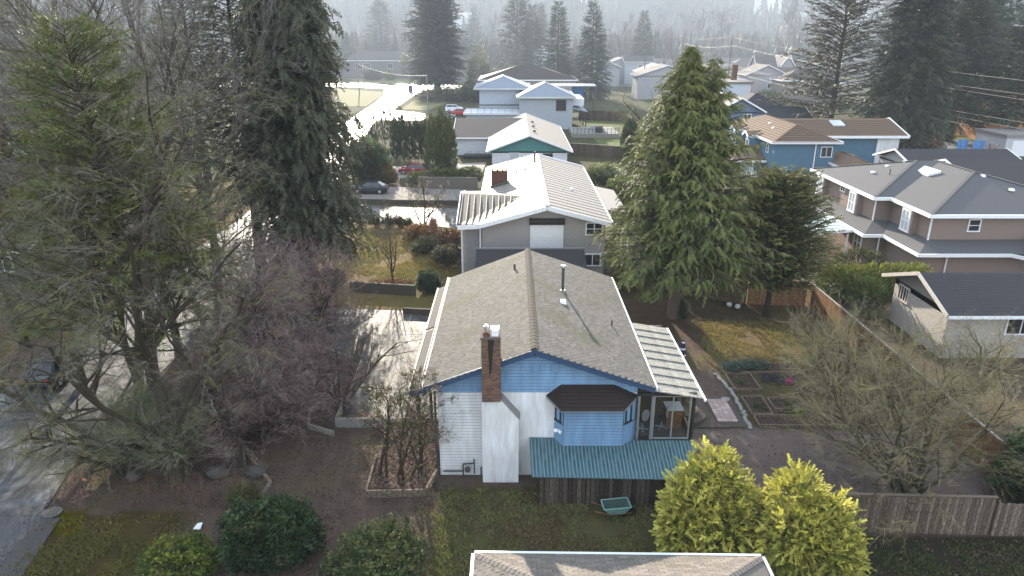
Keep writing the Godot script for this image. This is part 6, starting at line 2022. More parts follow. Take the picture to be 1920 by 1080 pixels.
	bare_tree("budding_tree", "small pale leafed tree before the wet neighbour driveway", V(-8.9, 0, 68.5), [[Vector3.ZERO, Vector3(0, 1, 0), 4.6, .1], [Vector3(0, .6, 0), Vector3(.5, 1, 0), 3.8, .07], [Vector3(0, .6, 0), Vector3(-.5, 1, .2), 3.6, .07]], base.merged({"leaf": sp_small, "leafy": .5, "leafsize": .35, "leafcols": [L(.30, .22, .16), L(.22, .18, .12)]}, true))
	bare_tree("bare_apple", "bare crooked tree against the beige house's left corner", V(-3.6, 0, 58.2), [[Vector3.ZERO, Vector3(.1, 1, 0), 4.4, .14], [Vector3(0, .5, 0), Vector3(-.9, .8, 0), 3.4, .09]], base.merged({"twig": L(.12, .10, .085)}, true))
	bare_tree("lollipop_tree", "tiny clipped tree at the edge of the wet neighbour driveway", V(-13.2, 0, 73.4), [[Vector3.ZERO, Vector3(0, 1, 0), 1.7, .06]], base.merged({"leaf": sp_small, "leafy": .9, "leafsize": .45, "leafcols": [L(.05, .05, .035), L(.08, .06, .05)]}, true))
	var ms := []
	rng.seed = 44
	for i in 7: ms.append([Vector3(rr(-.1, .1), 0, rr(-.1, .1)), Vector3(rr(-.35, 1.0), 1.15, rr(-.6, .3)), rr(3.6, 5.2), rr(.06, .09)])
	bare_tree("multi_stem_tree", "bare vase shaped multi stem tree in front of the wet driveway", V(-9.1, 0, 32.9), ms, base.merged({"kids": [.9, .9, .6], "bark": L(.10, .085, .068), "moss": Color(.10, .10, .03, .5), "size": .8}, true))
	var pl := []
	for i in 6: pl.append([Vector3(rr(-1.0, 1.1), 0.3, rr(-.3, .8)), Vector3(rr(-.35, .35), 1, rr(-.2, .2)), rr(3.2, 4.6), rr(.05, .08)])
	bare_tree("sparse_evergreen", "sparse olive leafed shrub growing in the timber planter", V(-5.0, 0, 26.9), pl, base.merged({"leaf": sp_small, "leafy": .5, "leafsize": .42, "leafcols": [L(.09, .095, .035), L(.13, .11, .05), L(.07, .08, .035), L(.17, .09, .06)], "bark": L(.075, .065, .045), "twig": L(.11, .09, .07), "size": .65, "kids": [1.5, 1.2, .7], "tips": 1}, true))
	var hy := []
	for i in 22: hy.append([Vector3(-2.3 + i * .21 + rr(-.1, .1), 0, rr(-.35, .35)), Vector3(rr(-.3, .3), 1, rr(-.3, .3)), rr(.8, 1.15), .018])
	bare_tree("bare_hydrangea", "row of dry brown stems before the mossy trunk", V(-13.4, 0, 25.1), hy, base.merged({"cat": "shrub", "levels": 1, "bark": L(.17, .11, .065), "twig": L(.16, .10, .06), "size": .4, "seg": .25, "kids": [.7, .5]}, true))
	shrub("green_tuft", "greenish twiggy tuft at the right end of the dry stems", V(-11.3, 0, 25.0), lobes_of(.65, .9, 4, 19), 300, sp_soft, .4, L(.09, .09, .04), L(.15, .14, .07), {"up": .8})
	# leaf litter on the ground, too many to count
	rng.seed = 71
	var lm := MB.new()
	leaf_quad(lm, Vector3(-.06, 0, 0), Vector3(1, .15, 0), .12, .085, Vector3.UP)
	var lf := lm.mesh()
	var xf := []
	var cs := PackedColorArray()
	var zones := [[-20.0, -3.3, 21.0, 47.0, 30000, 0], [-6.2, -3.5, 25.8, 31.0, 5000, 1], [-4.3, 7.2, 20.0, 26.6, 2600, 2], [13.4, 21.6, 23.6, 25.4, 2200, 0], [7.5, 21.5, 25.0, 48.0, 5500, 2], [12.4, 18.5, 31.3, 38.5, 1600, 0], [-16, -5, 51.5, 70, 2600, 1], [8.5, 22, 18.0, 23.1, 1500, 0]]
	for z in zones:
		for i in z[4]:
			var x := rr(z[0], z[1])
			var d := rr(z[2], z[3])
			if z[5] == 0 and x < -11 and d < 24.8 and rng.randf() < .8: continue
			if x > -12.0 and x < -3.4 and d > 31.6 and d < 47.5 and x > -9 - maxf(0, d - 38) * .9 and rng.randf() < .93: continue
			var y := .045 if z[5] != 1 or d > 40 else .34
			xf.append(Transform3D(Basis.from_euler(Vector3(rr(-.6, .6), rr(0, TAU), rr(-.6, .6))) * rr(.45, 1.0), V(x, y + rr(0, .02), d)))
			var pick: Color = [L(.08, .055, .042), L(.11, .075, .058), L(.06, .042, .035), L(.15, .105, .085), L(.12, .065, .045)][rng.randi() % 5]
			cs.append(bright(pick, rr(.55, 1.0) * (1.6 if z[5] == 1 else 1.0)))
	tag(swarm("leaf_litter", lf, mats.litter, xf, cs), "fallen brown leaves scattered over the yards", "leaf litter")
	# short grass tufts on the lawns
	var gm := MB.new()
	for i in 7:
		var d := Vector3(rr(-.6, .6), 1, rr(-.6, .6)).normalized()
		leaf_quad(gm, Vector3(rr(-.12, .12), -.02, rr(-.12, .12)), d, rr(.09, .16), .03, Vector3(rr(-1, 1), 0, rr(-1, 1)))
	var gs := gm.mesh()
	xf = []
	cs = PackedColorArray()
	for z in [[-4.2, 7.3, 19.5, 26.4, 7000], [-19.0, -12.6, 19.0, 24.4, 4200], [9.0, 22.0, 17.5, 23.0, 4200], [-15.5, -5.0, 52.3, 70.0, 7000], [12.0, 21.5, 36.0, 46.0, 3800]]:
		for i in z[4]:
			var x := rr(z[0], z[1])
			var d := rr(z[2], z[3])
			if nz.get_noise_2d(x * 5.0, d * 5.0) > .22 or rng.randf() > minf(minf(x - z[0], z[1] - x), minf(d - z[2], z[3] - d)) / 1.2 + .05: continue
			xf.append(Transform3D(Basis.from_euler(Vector3(0, rr(0, TAU), 0)) * rr(.7, 1.3), V(x, 0, d)))
			var c := ground_color(x, d)
			cs.append(bright(c.lerp(L(.09, .11, .03), .35), rr(.8, 1.5)))
	tag(swarm("grass", gs, mats.leaf, xf, cs), "short mossy winter grass on the lawns", "grass")
func left_trees() -> void:
	rng.seed = 3
	var moss := Color(.10, .095, .03, .38)
	var mossy := {"bark": L(.085, .074, .058), "moss": moss, "trop": [.05, .02, -.03, -.05], "start": [.3, .12, .15, .2], "kids": [1.1, 1.15, .9, .45], "levels": 3, "size": 1.1, "mesh": tw_dense, "minr": .013, "twig": L(.15, .135, .105), "twig_moss": L(.17, .16, .06), "mossy": .2, "tips": 1, "ratio": .55, "seg": .8, "wob": .16, "ang": .9}
	bare_tree("mossy_maple", "big mossy leaning bare tree at the front of the left group", V(-15.0, 0, 26.7), [[Vector3.ZERO, Vector3(-.05, 1, -.06), 15.5, .3], [Vector3(0, 2.5, 0), Vector3(.75, 1, -.35), 8.0, .17], [Vector3(0, 1.6, -.1), Vector3(-.9, .9, -.1), 7.0, .15]], mossy)
	bare_tree("mossy_maple", "two trunked mossy bare tree with long drooping limbs over the road", V(-17.6, 0, 29.3), [[Vector3.ZERO, Vector3(-.08, 1, 0), 13.5, .25], [Vector3(.3, 0, -.3), Vector3(.02, 1, -.1), 14.0, .22]], mossy.merged({"size": 1.1}, true))
	# heavy limbs that hang over the road
	var droop := mossy.merged({"trop": [-.03, -.07, -.12, -.12], "start": [.15, .15, .2], "kids": [1.9, 1.5, .9], "mesh": tw_droop, "twig": L(.12, .115, .085), "mossy": .45, "levels": 2, "ratio": .5, "size": .95}, true)
	bare_tree("weeping_maple", "low mossy tree arching its limbs over the bottom left road", V(-17.2, 0, 28.2), [[Vector3(0, .2, 0), Vector3(-1, .75, .15), 7.5, .2], [Vector3(0, .3, 0), Vector3(-.9, 1.0, -.5), 8.0, .19], [Vector3(0, .2, 0), Vector3(-.6, .8, .7), 5.0, .13]], droop)
	bare_tree("mossy_stump_tree", "short mossy trunk by the timber sleepers with fine grey twigs", V(-12.6, 0, 28.0), [[Vector3.ZERO, Vector3(.05, 1, -.1), 5.5, .17]], mossy.merged({"size": .9, "twig": L(.11, .105, .09), "levels": 2}, true))
	var gray := mossy.merged({"bark": L(.13, .12, .105), "moss": Color(.1, .1, .03, .3), "trop": [.03, .08, .08, .05], "start": [.35, .25, .2], "kids": [1.0, 1.3, 1.0, .6], "twig": L(.19, .175, .155), "mossy": .1, "size": 1.35, "mesh": tw_long, "ang": .75, "wob": .11}, true)
	bare_tree("gray_alder", "tall straight pale trunked bare tree behind the mossy trees", V(-20.8, 0, 46.5), [[Vector3.ZERO, Vector3(-.01, 1, 0), 23, .33]], gray)
	bare_tree("gray_alder", "slender bare tree leaning left of the pale straight trunk", V(-21.3, 0, 45.0), [[Vector3.ZERO, Vector3(-.14, 1, .05), 19, .2]], gray)
	bare_tree("gray_alder", "bare tree with wide grey crown at the top left of the photo", V(-20.3, 0, 39.0), [[Vector3.ZERO, Vector3(.04, 1, 0), 19, .27]], gray)
	bare_tree("gray_alder", "bare tree farther up the street edge behind the green conifer", V(-31.5, 0, 62), [[Vector3.ZERO, Vector3(0, 1, 0), 23, .3]], gray)
	bare_tree("lichen_tree", "bare tree reaching in from the left edge with yellow lichen", V(-31.0, 0, 41), [[Vector3.ZERO, Vector3(.15, 1, .05), 18, .34], [Vector3(0, 3, 0), Vector3(.7, 1, .1), 10, .18]], mossy.merged({"twig": L(.17, .15, .11), "twig_moss": L(.32, .24, .04), "moss": Color(.26, .2, .03, .7), "mossy": .2, "trop": [.04, .05, .02, 0.]}, true))
	bare_tree("lichen_tree", "second lichen covered bare tree at the left edge, farther back", V(-37, 0, 56), [[Vector3.ZERO, Vector3(.1, 1, 0), 19, .3]], mossy.merged({"twig": L(.15, .135, .11), "twig_moss": L(.28, .22, .05)}, true))
	var red := mossy.merged({"bark": L(.085, .062, .055), "moss": Color(.08, .07, .04, .3), "trop": [.03, .03, 0.02], "start": [.15, .15, .2], "kids": [1.6, 1.5, .9], "levels": 2, "twig": L(.24, .155, .145), "twig_moss": L(.19, .15, .125), "mossy": .4, "size": .85, "seg": .5, "mesh": tw_dense, "ratio": .6}, true)
	var st := func(n: int, h: float, sd: int) -> Array:
		rng.seed = sd
		var o := []
		for i in n: o.append([Vector3(rr(-.25, .25), 0, rr(-.25, .25)), Vector3(rr(-.8, .8), 1.0, rr(-.8, .8)), h * rr(.8, 1.1), rr(.07, .11)])
		return o
	bare_tree("red_twig_maple", "reddish brown bare bushy tree nearest the driveway's bed", V(-12.0, 0, 33.0), st.call(4, 4.4, 1), red)
	bare_tree("red_twig_maple", "reddish brown bare bushy tree farther back by the driveway mouth", V(-13.0, 0, 41.5), st.call(6, 5.6, 2), red)
	bare_tree("red_twig_maple", "purplish bare bushy tree with the tallest tip below the dark conifer", V(-14.8, 0, 37.5), st.call(6, 6.6, 3), red.merged({"twig": L(.27, .18, .19)}, true))
	bare_tree("brown_thicket", "brown bare thicket between the mossy trunk and the red twigs", V(-15.2, 0, 32.0), st.call(6, 4.6, 4), red.merged({"twig": L(.20, .16, .13)}, true))
	bare_tree("brown_thicket", "low brown brush right of the mossy stump tree", V(-12.2, 0, 30.2), st.call(7, 3.2, 5), red.merged({"twig": L(.22, .165, .14), "size": .75}, true))
	bare_tree("brown_thicket", "low reddish brush in the middle of the shaded litter", V(-13.4, 0, 34.6), st.call(7, 3.6, 6), red.merged({"size": .75}, true))
	bare_tree("trunk_sprouts", "dense grey green sprouts round the foot of the mossy trunks", V(-15.9, 0, 27.9), st.call(12, 3.0, 7), red.merged({"bark": L(.11, .105, .075), "twig": L(.20, .195, .135), "twig_moss": L(.17, .18, .08), "size": .8, "ang": .6}, true))
	bare_tree("trunk_sprouts", "thinner grey sprouts left of the mossy trunk's foot, by the road", V(-17.9, 0, 27.6), st.call(9, 2.4, 8), red.merged({"bark": L(.11, .105, .075), "twig": L(.20, .195, .15), "twig_moss": L(.17, .18, .08), "size": .8, "ang": .6}, true))
	# conifers of the left group
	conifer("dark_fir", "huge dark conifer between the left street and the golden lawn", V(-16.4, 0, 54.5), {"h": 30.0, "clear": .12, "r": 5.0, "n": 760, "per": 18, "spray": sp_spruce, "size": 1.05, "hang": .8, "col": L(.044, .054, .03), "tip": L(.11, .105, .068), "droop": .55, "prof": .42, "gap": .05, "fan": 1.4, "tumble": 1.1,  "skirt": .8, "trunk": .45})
	conifer("dark_fir", "slimmer dark conifer left of the huge one, behind bare branches", V(-21.5, 0, 57.5), {"h": 27.0, "clear": .22, "r": 4.0, "n": 260, "per": 12, "spray": sp_spruce, "size": .9, "col": L(.040, .05, .03), "tip": L(.08, .075, .05), "droop": .6, "prof": .45, "gap": .16, "trunk": .35})
	conifer("soft_pine", "soft green airy pine with twin trunks in the left foreground", V(-17.2, 0, 30.2), {"h": 19.5, "clear": .38, "r": 4.3, "n": 230, "per": 13, "spray": sp_soft, "size": 1.1, "col": L(.095, .11, .03), "tip": L(.16, .17, .045), "droop": .15, "rise": .1, "prof": .45, "gap": .2, "skirt": .9, "bare": .3, "trunk": .24, "lean": Vector3(-.9, 0, 0), "tumble": .9, "bark": L(.075, .062, .05)})
	conifer("soft_pine", "lower soft green pine spreading at the left photo edge", V(-24.5, 0, 36), {"h": 11.0, "clear": .3, "r": 3.4, "n": 90, "per": 12, "spray": sp_soft, "size": 1.1, "col": L(.085, .11, .025), "tip": L(.14, .165, .04), "droop": .1, "prof": .4, "gap": .1, "bare": .3, "trunk": .18, "tumble": .9})
	conifer("blue_fir", "bluish dark conifers' nearest tip at the photo's top left corner", V(-50, 0, 70), {"h": 30, "clear": .1, "r": 5.5, "n": 240, "per": 11, "spray": sp_spruce, "size": 1.3, "col": L(.03, .045, .035), "tip": L(.06, .075, .055), "droop": .4, "prof": .6, "gap": .08})
	conifer("blue_fir", "second bluish conifer behind the bare crowns at the upper left", V(-40, 0, 92), {"h": 30, "clear": .1, "r": 5.5, "n": 240, "per": 11, "spray": sp_spruce, "size": 1.3, "col": L(.03, .045, .035), "tip": L(.06, .075, .055), "droop": .4, "prof": .6, "gap": .08})
	# street side greenery beyond the driveway
	shrub("rhododendron", "tall glossy rhododendron with pale flecks beside the black sedan", V(-19.6, 0, 94.0), lobes_of(3.6, 6.2, 7, 23), 2600, sp_leaf, .7, L(.035, .055, .03), L(.13, .17, .11), {"deep": .3})
	shrub("amber_bush", "amber brown bush between the black and red cars", V(-16.7, 0, 93.2), lobes_of(1.7, 2.6, 5, 24), 1100, sp_small, .6, L(.11, .08, .03), L(.24, .15, .06), {"mess": .8})
	shrub("green_hedge", "rough green hedge above the grey concrete wall", V(-8.5, .3, 92.0), [[Vector3(0, .9, 0), Vector3(4.6, 1.1, 1.6)], [Vector3(-3.6, .7, .2), Vector3(2, 1.0, 1.5)], [Vector3(3, 1.2, 0), Vector3(2, 1.1, 1.5)]], 2600, sp_small, .5, L(.04, .06, .022), L(.13, .16, .04), {"cat": "hedge", "deep": .25})
	var cyp := {"cat": "tree", "mat": "needle", "deep": .2, "lump": .12, "up": 1.6, "mess": .35, "stems": 1}
	for i in 8:
		var x := -18.3 + i * 1.18
		var h := 6.4 + .5 * sin(i * 2.3)
		shrub("columnar_cypress", "dark columnar cypress, number %s from the left in the row behind the red car" % ["one", "two", "three", "four", "five", "six", "seven", "eight"][i], V(x, 0, 112 - i * .5), [[Vector3(0, h * .42, 0), Vector3(.72, h * .46, .72)], [Vector3(0, h * .72, 0), Vector3(.42, h * .30, .42)]], 520, sp_col, .6, L(.028, .045, .02), L(.075, .09, .035), cyp, "row of columnar cypresses")
	for q in [[-10.6, 95.2, 8.6, 1.05, "left stem of the tall bright cypress group"], [-9.3, 95.6, 9.4, 1.0, "tallest middle stem of the bright cypress group"], [-8.4, 96.2, 8.2, .8, "right stem of the tall bright cypress group"]]:
		shrub("bright_cypress", q[4], V(q[0], 0, q[1]), [[Vector3(0, q[2] * .42, 0), Vector3(q[3], q[2] * .46, q[3])], [Vector3(0, q[2] * .74, 0), Vector3(q[3] * .55, q[2] * .27, q[3] * .55)]], 900, sp_col, .6, L(.05, .075, .03), L(.17, .18, .05), cyp, "tall bright cypress group")
	for i in 6:
		var x := -27.2 + i * 1.25
		shrub("street_cypress", "small cypress, %s of those silhouetted against the bright street" % ["first", "second", "third", "fourth", "fifth", "sixth"][i], V(x + (i / 3) * .8, 0, 127 + (i % 3)), [[Vector3(0, 2.6 + (i / 3) * .5, 0), Vector3(.62, 2.9 + (i / 3) * .6, .62)]], 260, sp_col, .6, L(.03, .045, .022), L(.08, .085, .04), cyp, "small cypresses by the street")
	shrub("street_bushes", "mass of low bushes at the bend of the left street", V(-20.5, 0, 218), [[Vector3(0, 1.6, 0), Vector3(9, 2.6, 9)], [Vector3(8, 1.6, -3), Vector3(7, 3.0, 7)]], 1300, sp_small, 1.4, L(.06, .065, .035), L(.15, .14, .08), {})
	for q in [[-14, 236, 2.6, 5.0, "dark round bush right of the big fir trunk"], [-8, 228, 2.4, 3.6, "second round bush right of the big fir trunk"], [-10.5, 215, 2.0, 3.4, "brownish round bush left of the modern house"]]:
		shrub("round_bush", q[4], V(q[0], 0, q[1]), lobes_of(q[2], q[3], 4, 31), 320, sp_small, 1.0, L(.05, .06, .03), L(.12, .12, .06), {})
	shrub("columnar_cypress", "lone dark columnar cypress behind the brown middle fence", V(18.6, 0, 112.0), [[Vector3(0, 2.9, 0), Vector3(1.35, 3.1, 1.35)], [Vector3(0, 4.6, 0), Vector3(.9, 1.6, .9)]], 1200, sp_col, .6, L(.028, .05, .022), L(.10, .11, .05), cyp)
func right_trees() -> void:
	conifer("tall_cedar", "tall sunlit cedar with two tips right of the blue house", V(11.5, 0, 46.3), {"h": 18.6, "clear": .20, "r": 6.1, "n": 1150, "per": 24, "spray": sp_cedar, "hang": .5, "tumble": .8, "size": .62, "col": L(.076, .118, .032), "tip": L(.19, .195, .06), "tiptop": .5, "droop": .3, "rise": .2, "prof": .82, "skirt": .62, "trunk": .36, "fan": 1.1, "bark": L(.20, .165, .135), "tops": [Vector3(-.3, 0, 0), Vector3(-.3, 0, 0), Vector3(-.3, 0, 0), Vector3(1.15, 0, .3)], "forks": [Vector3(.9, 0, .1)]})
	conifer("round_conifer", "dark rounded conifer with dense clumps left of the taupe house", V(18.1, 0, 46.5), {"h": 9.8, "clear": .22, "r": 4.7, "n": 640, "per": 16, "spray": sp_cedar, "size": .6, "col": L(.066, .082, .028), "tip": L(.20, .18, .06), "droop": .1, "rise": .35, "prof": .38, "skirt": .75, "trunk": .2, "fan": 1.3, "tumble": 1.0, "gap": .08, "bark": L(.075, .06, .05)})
	rng.seed = 8
	var olive := {"cat": "tree", "bark": L(.085, .078, .06), "moss": Color(.11, .105, .035, .6), "trop": [.03, .05, .05, .04], "start": [.12, .12, .15], "kids": [1.1, 1.0, .6, .35], "levels": 3, "size": .8, "mesh": tw_dense, "minr": .010, "twig": L(.225, .185, .12), "twig_moss": L(.22, .195, .085), "mossy": .45, "tips": 1, "ratio": .58, "seg": .55, "wob": .15, "ang": .75}
	var st := []
	for i in 10: st.append([Vector3(rr(-.5, .5), 0, rr(-.3, .3)), Vector3(rr(-.8, 1.2), 1.0, rr(-.7, .6)), rr(4.8, 6.4), rr(.07, .12)])
	bare_tree("bare_hazel", "big many stemmed bare bush behind the streaky front fence", V(17.3, 0, 25.9), st, olive)
	var s2 := []
	for i in 4: s2.append([Vector3(rr(-.2, .2), 0, rr(-.2, .2)), Vector3(rr(-.9, .6), 1.0, rr(-.5, .5)), rr(3.2, 4.6), rr(.08, .12)])
	bare_tree("bare_plum", "bare mossy fruit tree beside the vegetable garden", V(18.0, 0, 34.6), s2, olive.merged({"levels": 2, "kids": [1.5, 1.4, .9]}, true))
	bare_tree("bare_cherry", "bare tree beyond the orange side fence before the bungalow", V(23.6, 0, 32.5), s2, olive.merged({"levels": 2, "twig": L(.19, .165, .115), "kids": [1.5, 1.3, .8]}, true))
	bare_tree("bare_sapling", "pale leafless sapling between the cedar and the round conifer", V(15.2, 0, 49.5), [[Vector3.ZERO, Vector3(.1, 1, 0), 6.5, .07], [Vector3(0, .5, 0), Vector3(.6, 1, 0), 5, .05]], olive.merged({"levels": 2, "twig": L(.28, .25, .2), "bark": L(.22, .2, .16)}, true))
	bare_tree("bare_willow", "brownish bare tree crown left of the tall cedar's top", V(28, 0, 150), [[Vector3.ZERO, Vector3(.2, 1, 0), 8, .3], [Vector3(0, 1, 0), Vector3(-.7, 1, 0), 7, .25], [Vector3(0, 1, 0), Vector3(.8, 1, .2), 7, .22]], olive.merged({"twig": L(.17, .145, .11), "size": 2.0, "seg": 1.2, "levels": 2}, true))
	bare_tree("bare_willow", "bare yellowish shrubby tree beside the lone dark cypress", V(22, 0, 121), [[Vector3.ZERO, Vector3(.2, 1, 0), 6, .2], [Vector3(0, .6, 0), Vector3(-.8, 1, 0), 5, .15], [Vector3(0, .6, 0), Vector3(.8, 1, .2), 5, .15]], olive.merged({"twig": L(.19, .17, .09), "size": 1.6, "seg": 1.0, "levels": 2}, true))
	shrub("pale_shrub", "pale sunlit shrub between the beige roof and the tall cedar", V(12.0, 0, 89), lobes_of(2.6, 3.6, 6, 41), 1300, sp_leaf, .6, L(.08, .11, .05), L(.36, .37, .24), {"deep": .4})
	shrub("pale_shrub", "lower green shrub before the pale sunlit shrub", V(13.2, 0, 83), lobes_of(2.2, 3.0, 5, 42), 1000, sp_leaf, .6, L(.06, .09, .04), L(.24, .26, .12), {"deep": .4})
	shrub("beige_yard_shrub", "dark shrub at the beige house's right corner", V(9.6, 0, 80), lobes_of(1.8, 2.4, 5, 43), 700, sp_leaf, .5, L(.035, .055, .03), L(.10, .12, .07), {})
func far_trees() -> void:
	var sp := {"clear": .06, "per": 9, "spray": sp_spruce, "droop": .4, "prof": .8, "col": L(.032, .045, .026), "tip": L(.07, .075, .045)}
	var N := func(o: Dictionary) -> Dictionary: return sp.merged(o, true)
	conifer("big_spruce", "tall open branched brown green spruce behind the tile roof house", V(58, 0, 131), N.call({"h": 34, "r": 12.0, "n": 230, "per": 18, "size": 1.5, "droop": .2, "prof": .7, "gap": .2, "fan": 1.2, "col": L(.05, .05, .026), "tip": L(.10, .085, .045), "trunk": .5}))
	conifer("big_spruce", "dense dark drooping spruce, middle of the three at the right", V(63.5, 0, 117), N.call({"h": 33, "r": 7.6, "n": 560, "per": 16, "size": 1.5, "fan": 1.4, "tumble": 1.0, "droop": .75, "prof": .55, "col": L(.026, .038, .022), "tip": L(.05, .06, .035), "trunk": .5, "clear": .08}))
	conifer("big_spruce", "broad green spruce near the right edge above the tarps", V(93, 0, 152), N.call({"h": 36, "r": 11.5, "n": 420, "per": 15, "size": 1.9, "prof": .65, "col": L(.035, .058, .034), "tip": L(.06, .085, .05), "trunk": .5, "clear": .1}))
	conifer("big_spruce", "dark spruce standing behind the orange safety fence", V(81.5, 0, 133), N.call({"h": 26, "r": 8, "n": 260, "per": 13, "size": 1.6, "prof": .6, "gap": .1, "clear": .16, "trunk": .5, "col": L(.032, .042, .026)}))
	conifer("big_spruce", "dark spruce at the right edge before the orange house", V(88.5, 0, 127), N.call({"h": 24, "r": 7.5, "n": 240, "per": 13, "size": 1.6, "prof": .6, "gap": .12, "clear": .2, "trunk": .45, "col": L(.032, .042, .026)}))
	conifer("big_spruce", "slim dark trunked spruce left of the safety fence", V(79, 0, 141), N.call({"h": 27, "r": 6, "n": 220, "per": 12, "size": 1.5, "prof": .6, "gap": .1, "clear": .25, "trunk": .4}))
	conifer("old_fir", "massive dark fir with stray limbs beside the bright left street", V(-24.5, 0, 240), N.call({"h": 38, "r": 9.3, "n": 440, "per": 14, "size": 2.2, "prof": .3, "gap": .05, "col": L(.036, .042, .026), "tip": L(.085, .075, .05), "clear": .12, "trunk": .9, "droop": .3}))
	var L1 := [[2, 292, 34, 9.5, .55, "broad green fir pair's left member right of the old fir"], [8, 300, 30, 7.5, .6, "broad green fir pair's right member"], [13, 335, 31.5, 4.6, .6, "slim hazy fir right of the broad pair"], [14.5, 235, 28.5, 5.2, .6, "brownish slender fir left of the pointed fir"], [24, 222, 28.0, 6.2, .75, "pointed open fir above the flat canopy"], [53, 302, 27.5, 6.2, .7, "lone fir with bare lower trunk near the wires"], [-22, 430, 35, 8, .8, "hazy pale fir just right of the old fir"], [-88, 330, 36, 12, .5, "hazy broad fir left of the far dark bungalow"], [-70, 400, 36, 12, .5, "hazier broad fir behind the far dark bungalow"], [150, 300, 36, 9, .8, "hazy fir rising left of the open branched spruce"], [-13, 238, 10.4, 2.6, .9, "small conical cypress left of the dark brown roof"], [1.5, 262, 19, 2.6, .7, "dark narrow cypress pair's taller one behind the brown roof"], [6.5, 262, 13, 2.0, .7, "dark narrow cypress pair's shorter one"], [80, 300, 11, 4.5, .8, "small blue green conifer left of the cedar tip"], [96, 285, 14, 3.6, .9, "small bluish spruce by the dark utility pole"], [33, 300, 17, 4, .8, "small hazy fir behind the pointed open fir"], [128, 150, 36, 9, .7, "dark fir beyond the orange house at the right"], [115, 175, 36, 10, .7, "hazy fir behind the broad green spruce"]]
	for q in L1:
		var small: bool = q[2] < 22
		conifer("far_conifer", q[5], V(q[0], 0, q[1]), N.call({"h": q[2], "r": q[3], "prof": q[4], "n": 100 if small else 240, "per": 7 if small else 9, "size": 1.3 if small else 2.2, "gap": 0.0 if small else .06, "col": L(.035, .05, .032), "tip": L(.075, .085, .05)}), "conifers among the far houses")
	var gr := {"bark": L(.13, .115, .105), "trop": [.03, .07, .06], "start": [.3, .2, .2], "kids": [1.0, 1.2, .8], "levels": 2, "size": 2.8, "mesh": sprays["far_twigs"] if sprays.has("far_twigs") else twigs("far_twigs", 1.0, .02, 5, .55), "twig": L(.165, .145, .135), "tips": 1, "ratio": .5, "seg": 2.0, "wob": .1, "ang": .6}
	var names := ["bare tree in the gap right of the old fir, far back", "bare tree nearest the lane houses, short and wide", "tall bare tree behind the short wide one by the wires", "bare tree just left of the farther utility pole", "hazy tall bare tree behind the farther utility pole", "bare tree between the two utility poles", "tallest hazy bare tree right of the two poles, far back", "bare tree behind the long pale roof", "hazy bare tree left of the crowded bare row", "first trunk of the crowded bare row left of the open spruce", "second trunk of the crowded bare row", "third trunk of the crowded bare row", "fourth trunk of the crowded bare row", "last trunk of the crowded bare row, beside the open spruce", "hazy bare tree half hidden behind the open spruce", "bare tree seen through the open spruce's lower limbs", "bare tree left of the old fir on the far hill's foot", "bare tree at the far end of the left street", "low bare tree behind the tall lane house", "bare tree rising from the dark brown hip roof's right", "low bare tree beside the brown gabled lane house"]
	var k := 0
	for q in [[-12, 400, 24], [46, 330, 17], [58, 380, 22], [72, 345, 17], [80, 420, 24], [92, 380, 24], [100, 430, 26], [108, 385, 24], [118, 400, 27], [128, 350, 26], [134, 352, 27], [141, 350, 26], [148, 358, 27], [156, 350, 25], [165, 400, 28], [180, 380, 26], [-60, 420, 28], [-100, 390, 28], [36, 360, 14], [30, 262, 13], [66, 320, 15]]:
		bare_tree("far_bare_tree", names[k], V(q[0], 0, q[1]), [[Vector3.ZERO, Vector3(rr(-.05, .05), 1, 0), q[2], .35]], gr, "far bare trees")
		k += 1
	for q in [[-43, 322, 7.5, 13, L(.07, .085, .04), L(.17, .19, .08), "clipped round tree before the far dark bungalow"], [-53, 318, 2.6, 4, L(.12, .14, .03), L(.28, .3, .08), "small bright shrub left of the clipped round tree"], [-12, 266, 6, 15, L(.10, .11, .05), L(.25, .24, .12), "yellowish broad tree behind the small conical cypress"], [-33, 308, 5, 9, L(.06, .06, .035), L(.12, .12, .07), "brownish shrub right of the clipped round tree"], [-60, 316, 4.5, 4.5, L(.03, .045, .03), L(.07, .09, .05), "dark low shrubs under the bungalow's windows"]]:
		shrub("far_shrub", q[6], V(q[0], 0, q[1]), lobes_of(q[2], q[3], 5, 51), 620, sp_small, 1.8, q[4], q[5], {})
	for q in [[-22, 370, 26, 17, "hazy tree belt behind the old fir"], [22, 345, 20, 11, "low tree belt behind the white gable house"], [90, 330, 34, 6, "hedge belt among the houses by the dark pole"]]:
		shrub("tree_belt", q[4], V(q[0], 0, q[1]), [[Vector3(-q[2] * .5, q[3] * .45, 0), Vector3(q[2] * .55, q[3] * .55, 9)], [Vector3(0, q[3] * .5, 0), Vector3(q[2] * .5, q[3] * .55, 9)], [Vector3(q[2] * .5, q[3] * .45, 0), Vector3(q[2] * .55, q[3] * .5, 9)]], 2600, sp_small, 2.6, L(.04, .052, .034), L(.085, .095, .06), {"cat": "tree belt"})
	shrub("hedge_row", "clipped hedge row beyond the navy roofs", V(66, 0, 188), [[Vector3(0, 2, 0), Vector3(6.5, 2.4, 2.5)]], 700, sp_col, 1.0, L(.05, .075, .03), L(.13, .15, .06), {"cat": "hedge", "mat": "needle", "deep": .2})
	shrub("corner_bushes", "green bushes at the corner by the tile roof house's white wall", V(55, 0, 92), lobes_of(2.6, 1.8, 5, 61), 800, sp_small, .6, L(.05, .075, .03), L(.14, .17, .06), {})
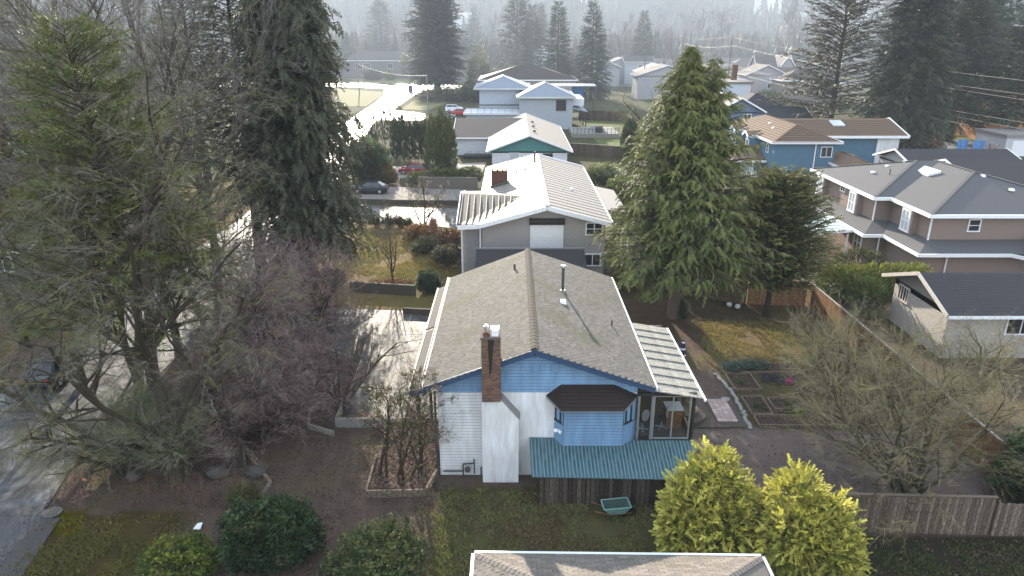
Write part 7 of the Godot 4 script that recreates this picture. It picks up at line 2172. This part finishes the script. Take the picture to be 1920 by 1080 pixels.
	bare_tree("pollard", "pollarded bare tree before the right street", V(66.3, 0, 113.5), [[Vector3.ZERO, Vector3(0, 1, 0), 2.6, .2], [Vector3(0, 1.5, 0), Vector3(-.6, 1, 0), 1.8, .13], [Vector3(0, 1.5, 0), Vector3(.7, 1, 0), 1.9, .13]], {"bark": L(.04, .035, .03), "trop": [.02, .05], "start": [.3, .2], "kids": [.8, .5], "levels": 1, "size": .5, "mesh": tw_long, "twig": L(.05, .04, .035), "ratio": .5, "seg": .5})
func hills() -> void:
	var mb := MB.new()
	var hy := func(x: float, d: float) -> float:
		return 92.0 * smoothstep(470.0, 860.0, d + x * .05 + nz.get_noise_2d(x * .25, d * .1) * 60.0) + nz2.get_noise_2d(x * .4, d * .4) * 5.0 * smoothstep(450, 560, d) - .3
	var nx := 70
	var nd := 22
	for j in nd + 1:
		for i in nx + 1:
			var x := -700.0 + 1400.0 * i / nx
			var d := 440.0 + 440.0 * j / nd
			mb.v.append(V(x, hy.call(x, d), d))
			mb.n.append(Vector3(0, .95, .2).normalized())
			mb.c.append(L(.07, .075, .05))
	for j in nd:
		for i in nx:
			var a := j * (nx + 1) + i
			var b := a + nx + 1
			mb.ix.append(a); mb.ix.append(b); mb.ix.append(a + 1)
			mb.ix.append(a + 1); mb.ix.append(b); mb.ix.append(b + 1)
	struct("hill", mb, mats.ground)
	var bank := FogVolume.new()
	bank.name = "valley_haze"
	bank.shape = RenderingServer.FOG_VOLUME_SHAPE_BOX
	bank.size = Vector3(1380, 90, 560)
	bank.position = V(0, 43, 610)
	var fm := FogMaterial.new()
	fm.density = 0.0007
	fm.albedo = Color(0.89, 0.93, 0.97)
	bank.material = fm
	bank.set_meta("kind", "stuff")
	bank.set_meta("label", "pale haze lying in the far valley")
	bank.set_meta("category", "haze")
	add_child(bank)
	var lane := FogVolume.new()
	lane.name = "lane_haze"
	lane.shape = RenderingServer.FOG_VOLUME_SHAPE_BOX
	lane.size = Vector3(900, 44, 165)
	lane.position = V(0, 21.5, 247)
	var fm2 := FogMaterial.new()
	fm2.density = 0.0007
	fm2.albedo = Color(0.89, 0.93, 0.97)
	lane.material = fm2
	tag(lane, "thin pale haze over the farther lanes", "haze", "", "stuff")
	add_child(lane)
	rng.seed = 91
	var tm := MB.new()
	for k in 5:
		var y := k / 5.0
		for i in 7:
			var a0 := TAU * i / 7 + k
			tm.col = Color(1, 1, 1) * rr(.7, 1.2)
			tm.tri(Vector3(0, y + .34, 0), Vector3(cos(a0), 0, sin(a0)) * .26 * (1.05 - y) + Vector3(0, y + rr(-.05, .05), 0), Vector3(cos(a0 + .8), 0, sin(a0 + .8)) * .26 * (1.05 - y) + Vector3(0, y + rr(-.05, .05), 0))
	var xf := []
	var cs := PackedColorArray()
	for i in 9000:
		var d := 350.0 + 510.0 * (rng.randf() if i % 3 else rng.randf() * .3)
		var x := rr(-.62, .62) * d
		if d < 470 and nz.get_noise_2d(x * .6, d * .6) < -.02: continue
		if absf(x) < 30 and d < 420: continue
		var s := rr(11, 24) * (.75 if d > 500 else .8)
		var wide := rr(.8, 1.5)
		xf.append(Transform3D(Basis.from_euler(Vector3(0, rr(0, TAU), 0)) * Basis.from_scale(Vector3(s * wide, s, s * wide)), V(x, maxf(hy.call(x, d), 0.0) - .5, d)))
		cs.append(bright(L(.05, .062, .045).lerp(L(.16, .125, .105), .8 if rng.randf() < .5 else .1), rr(.7, 1.3)))
	tag(swarm("far_forest", tm.mesh(), mats.leaf, xf, cs), "hazy forest covering the far hillside", "forest")
	for i in 16:
		var x := rr(-260, 330)
		var d := rr(560, 790)
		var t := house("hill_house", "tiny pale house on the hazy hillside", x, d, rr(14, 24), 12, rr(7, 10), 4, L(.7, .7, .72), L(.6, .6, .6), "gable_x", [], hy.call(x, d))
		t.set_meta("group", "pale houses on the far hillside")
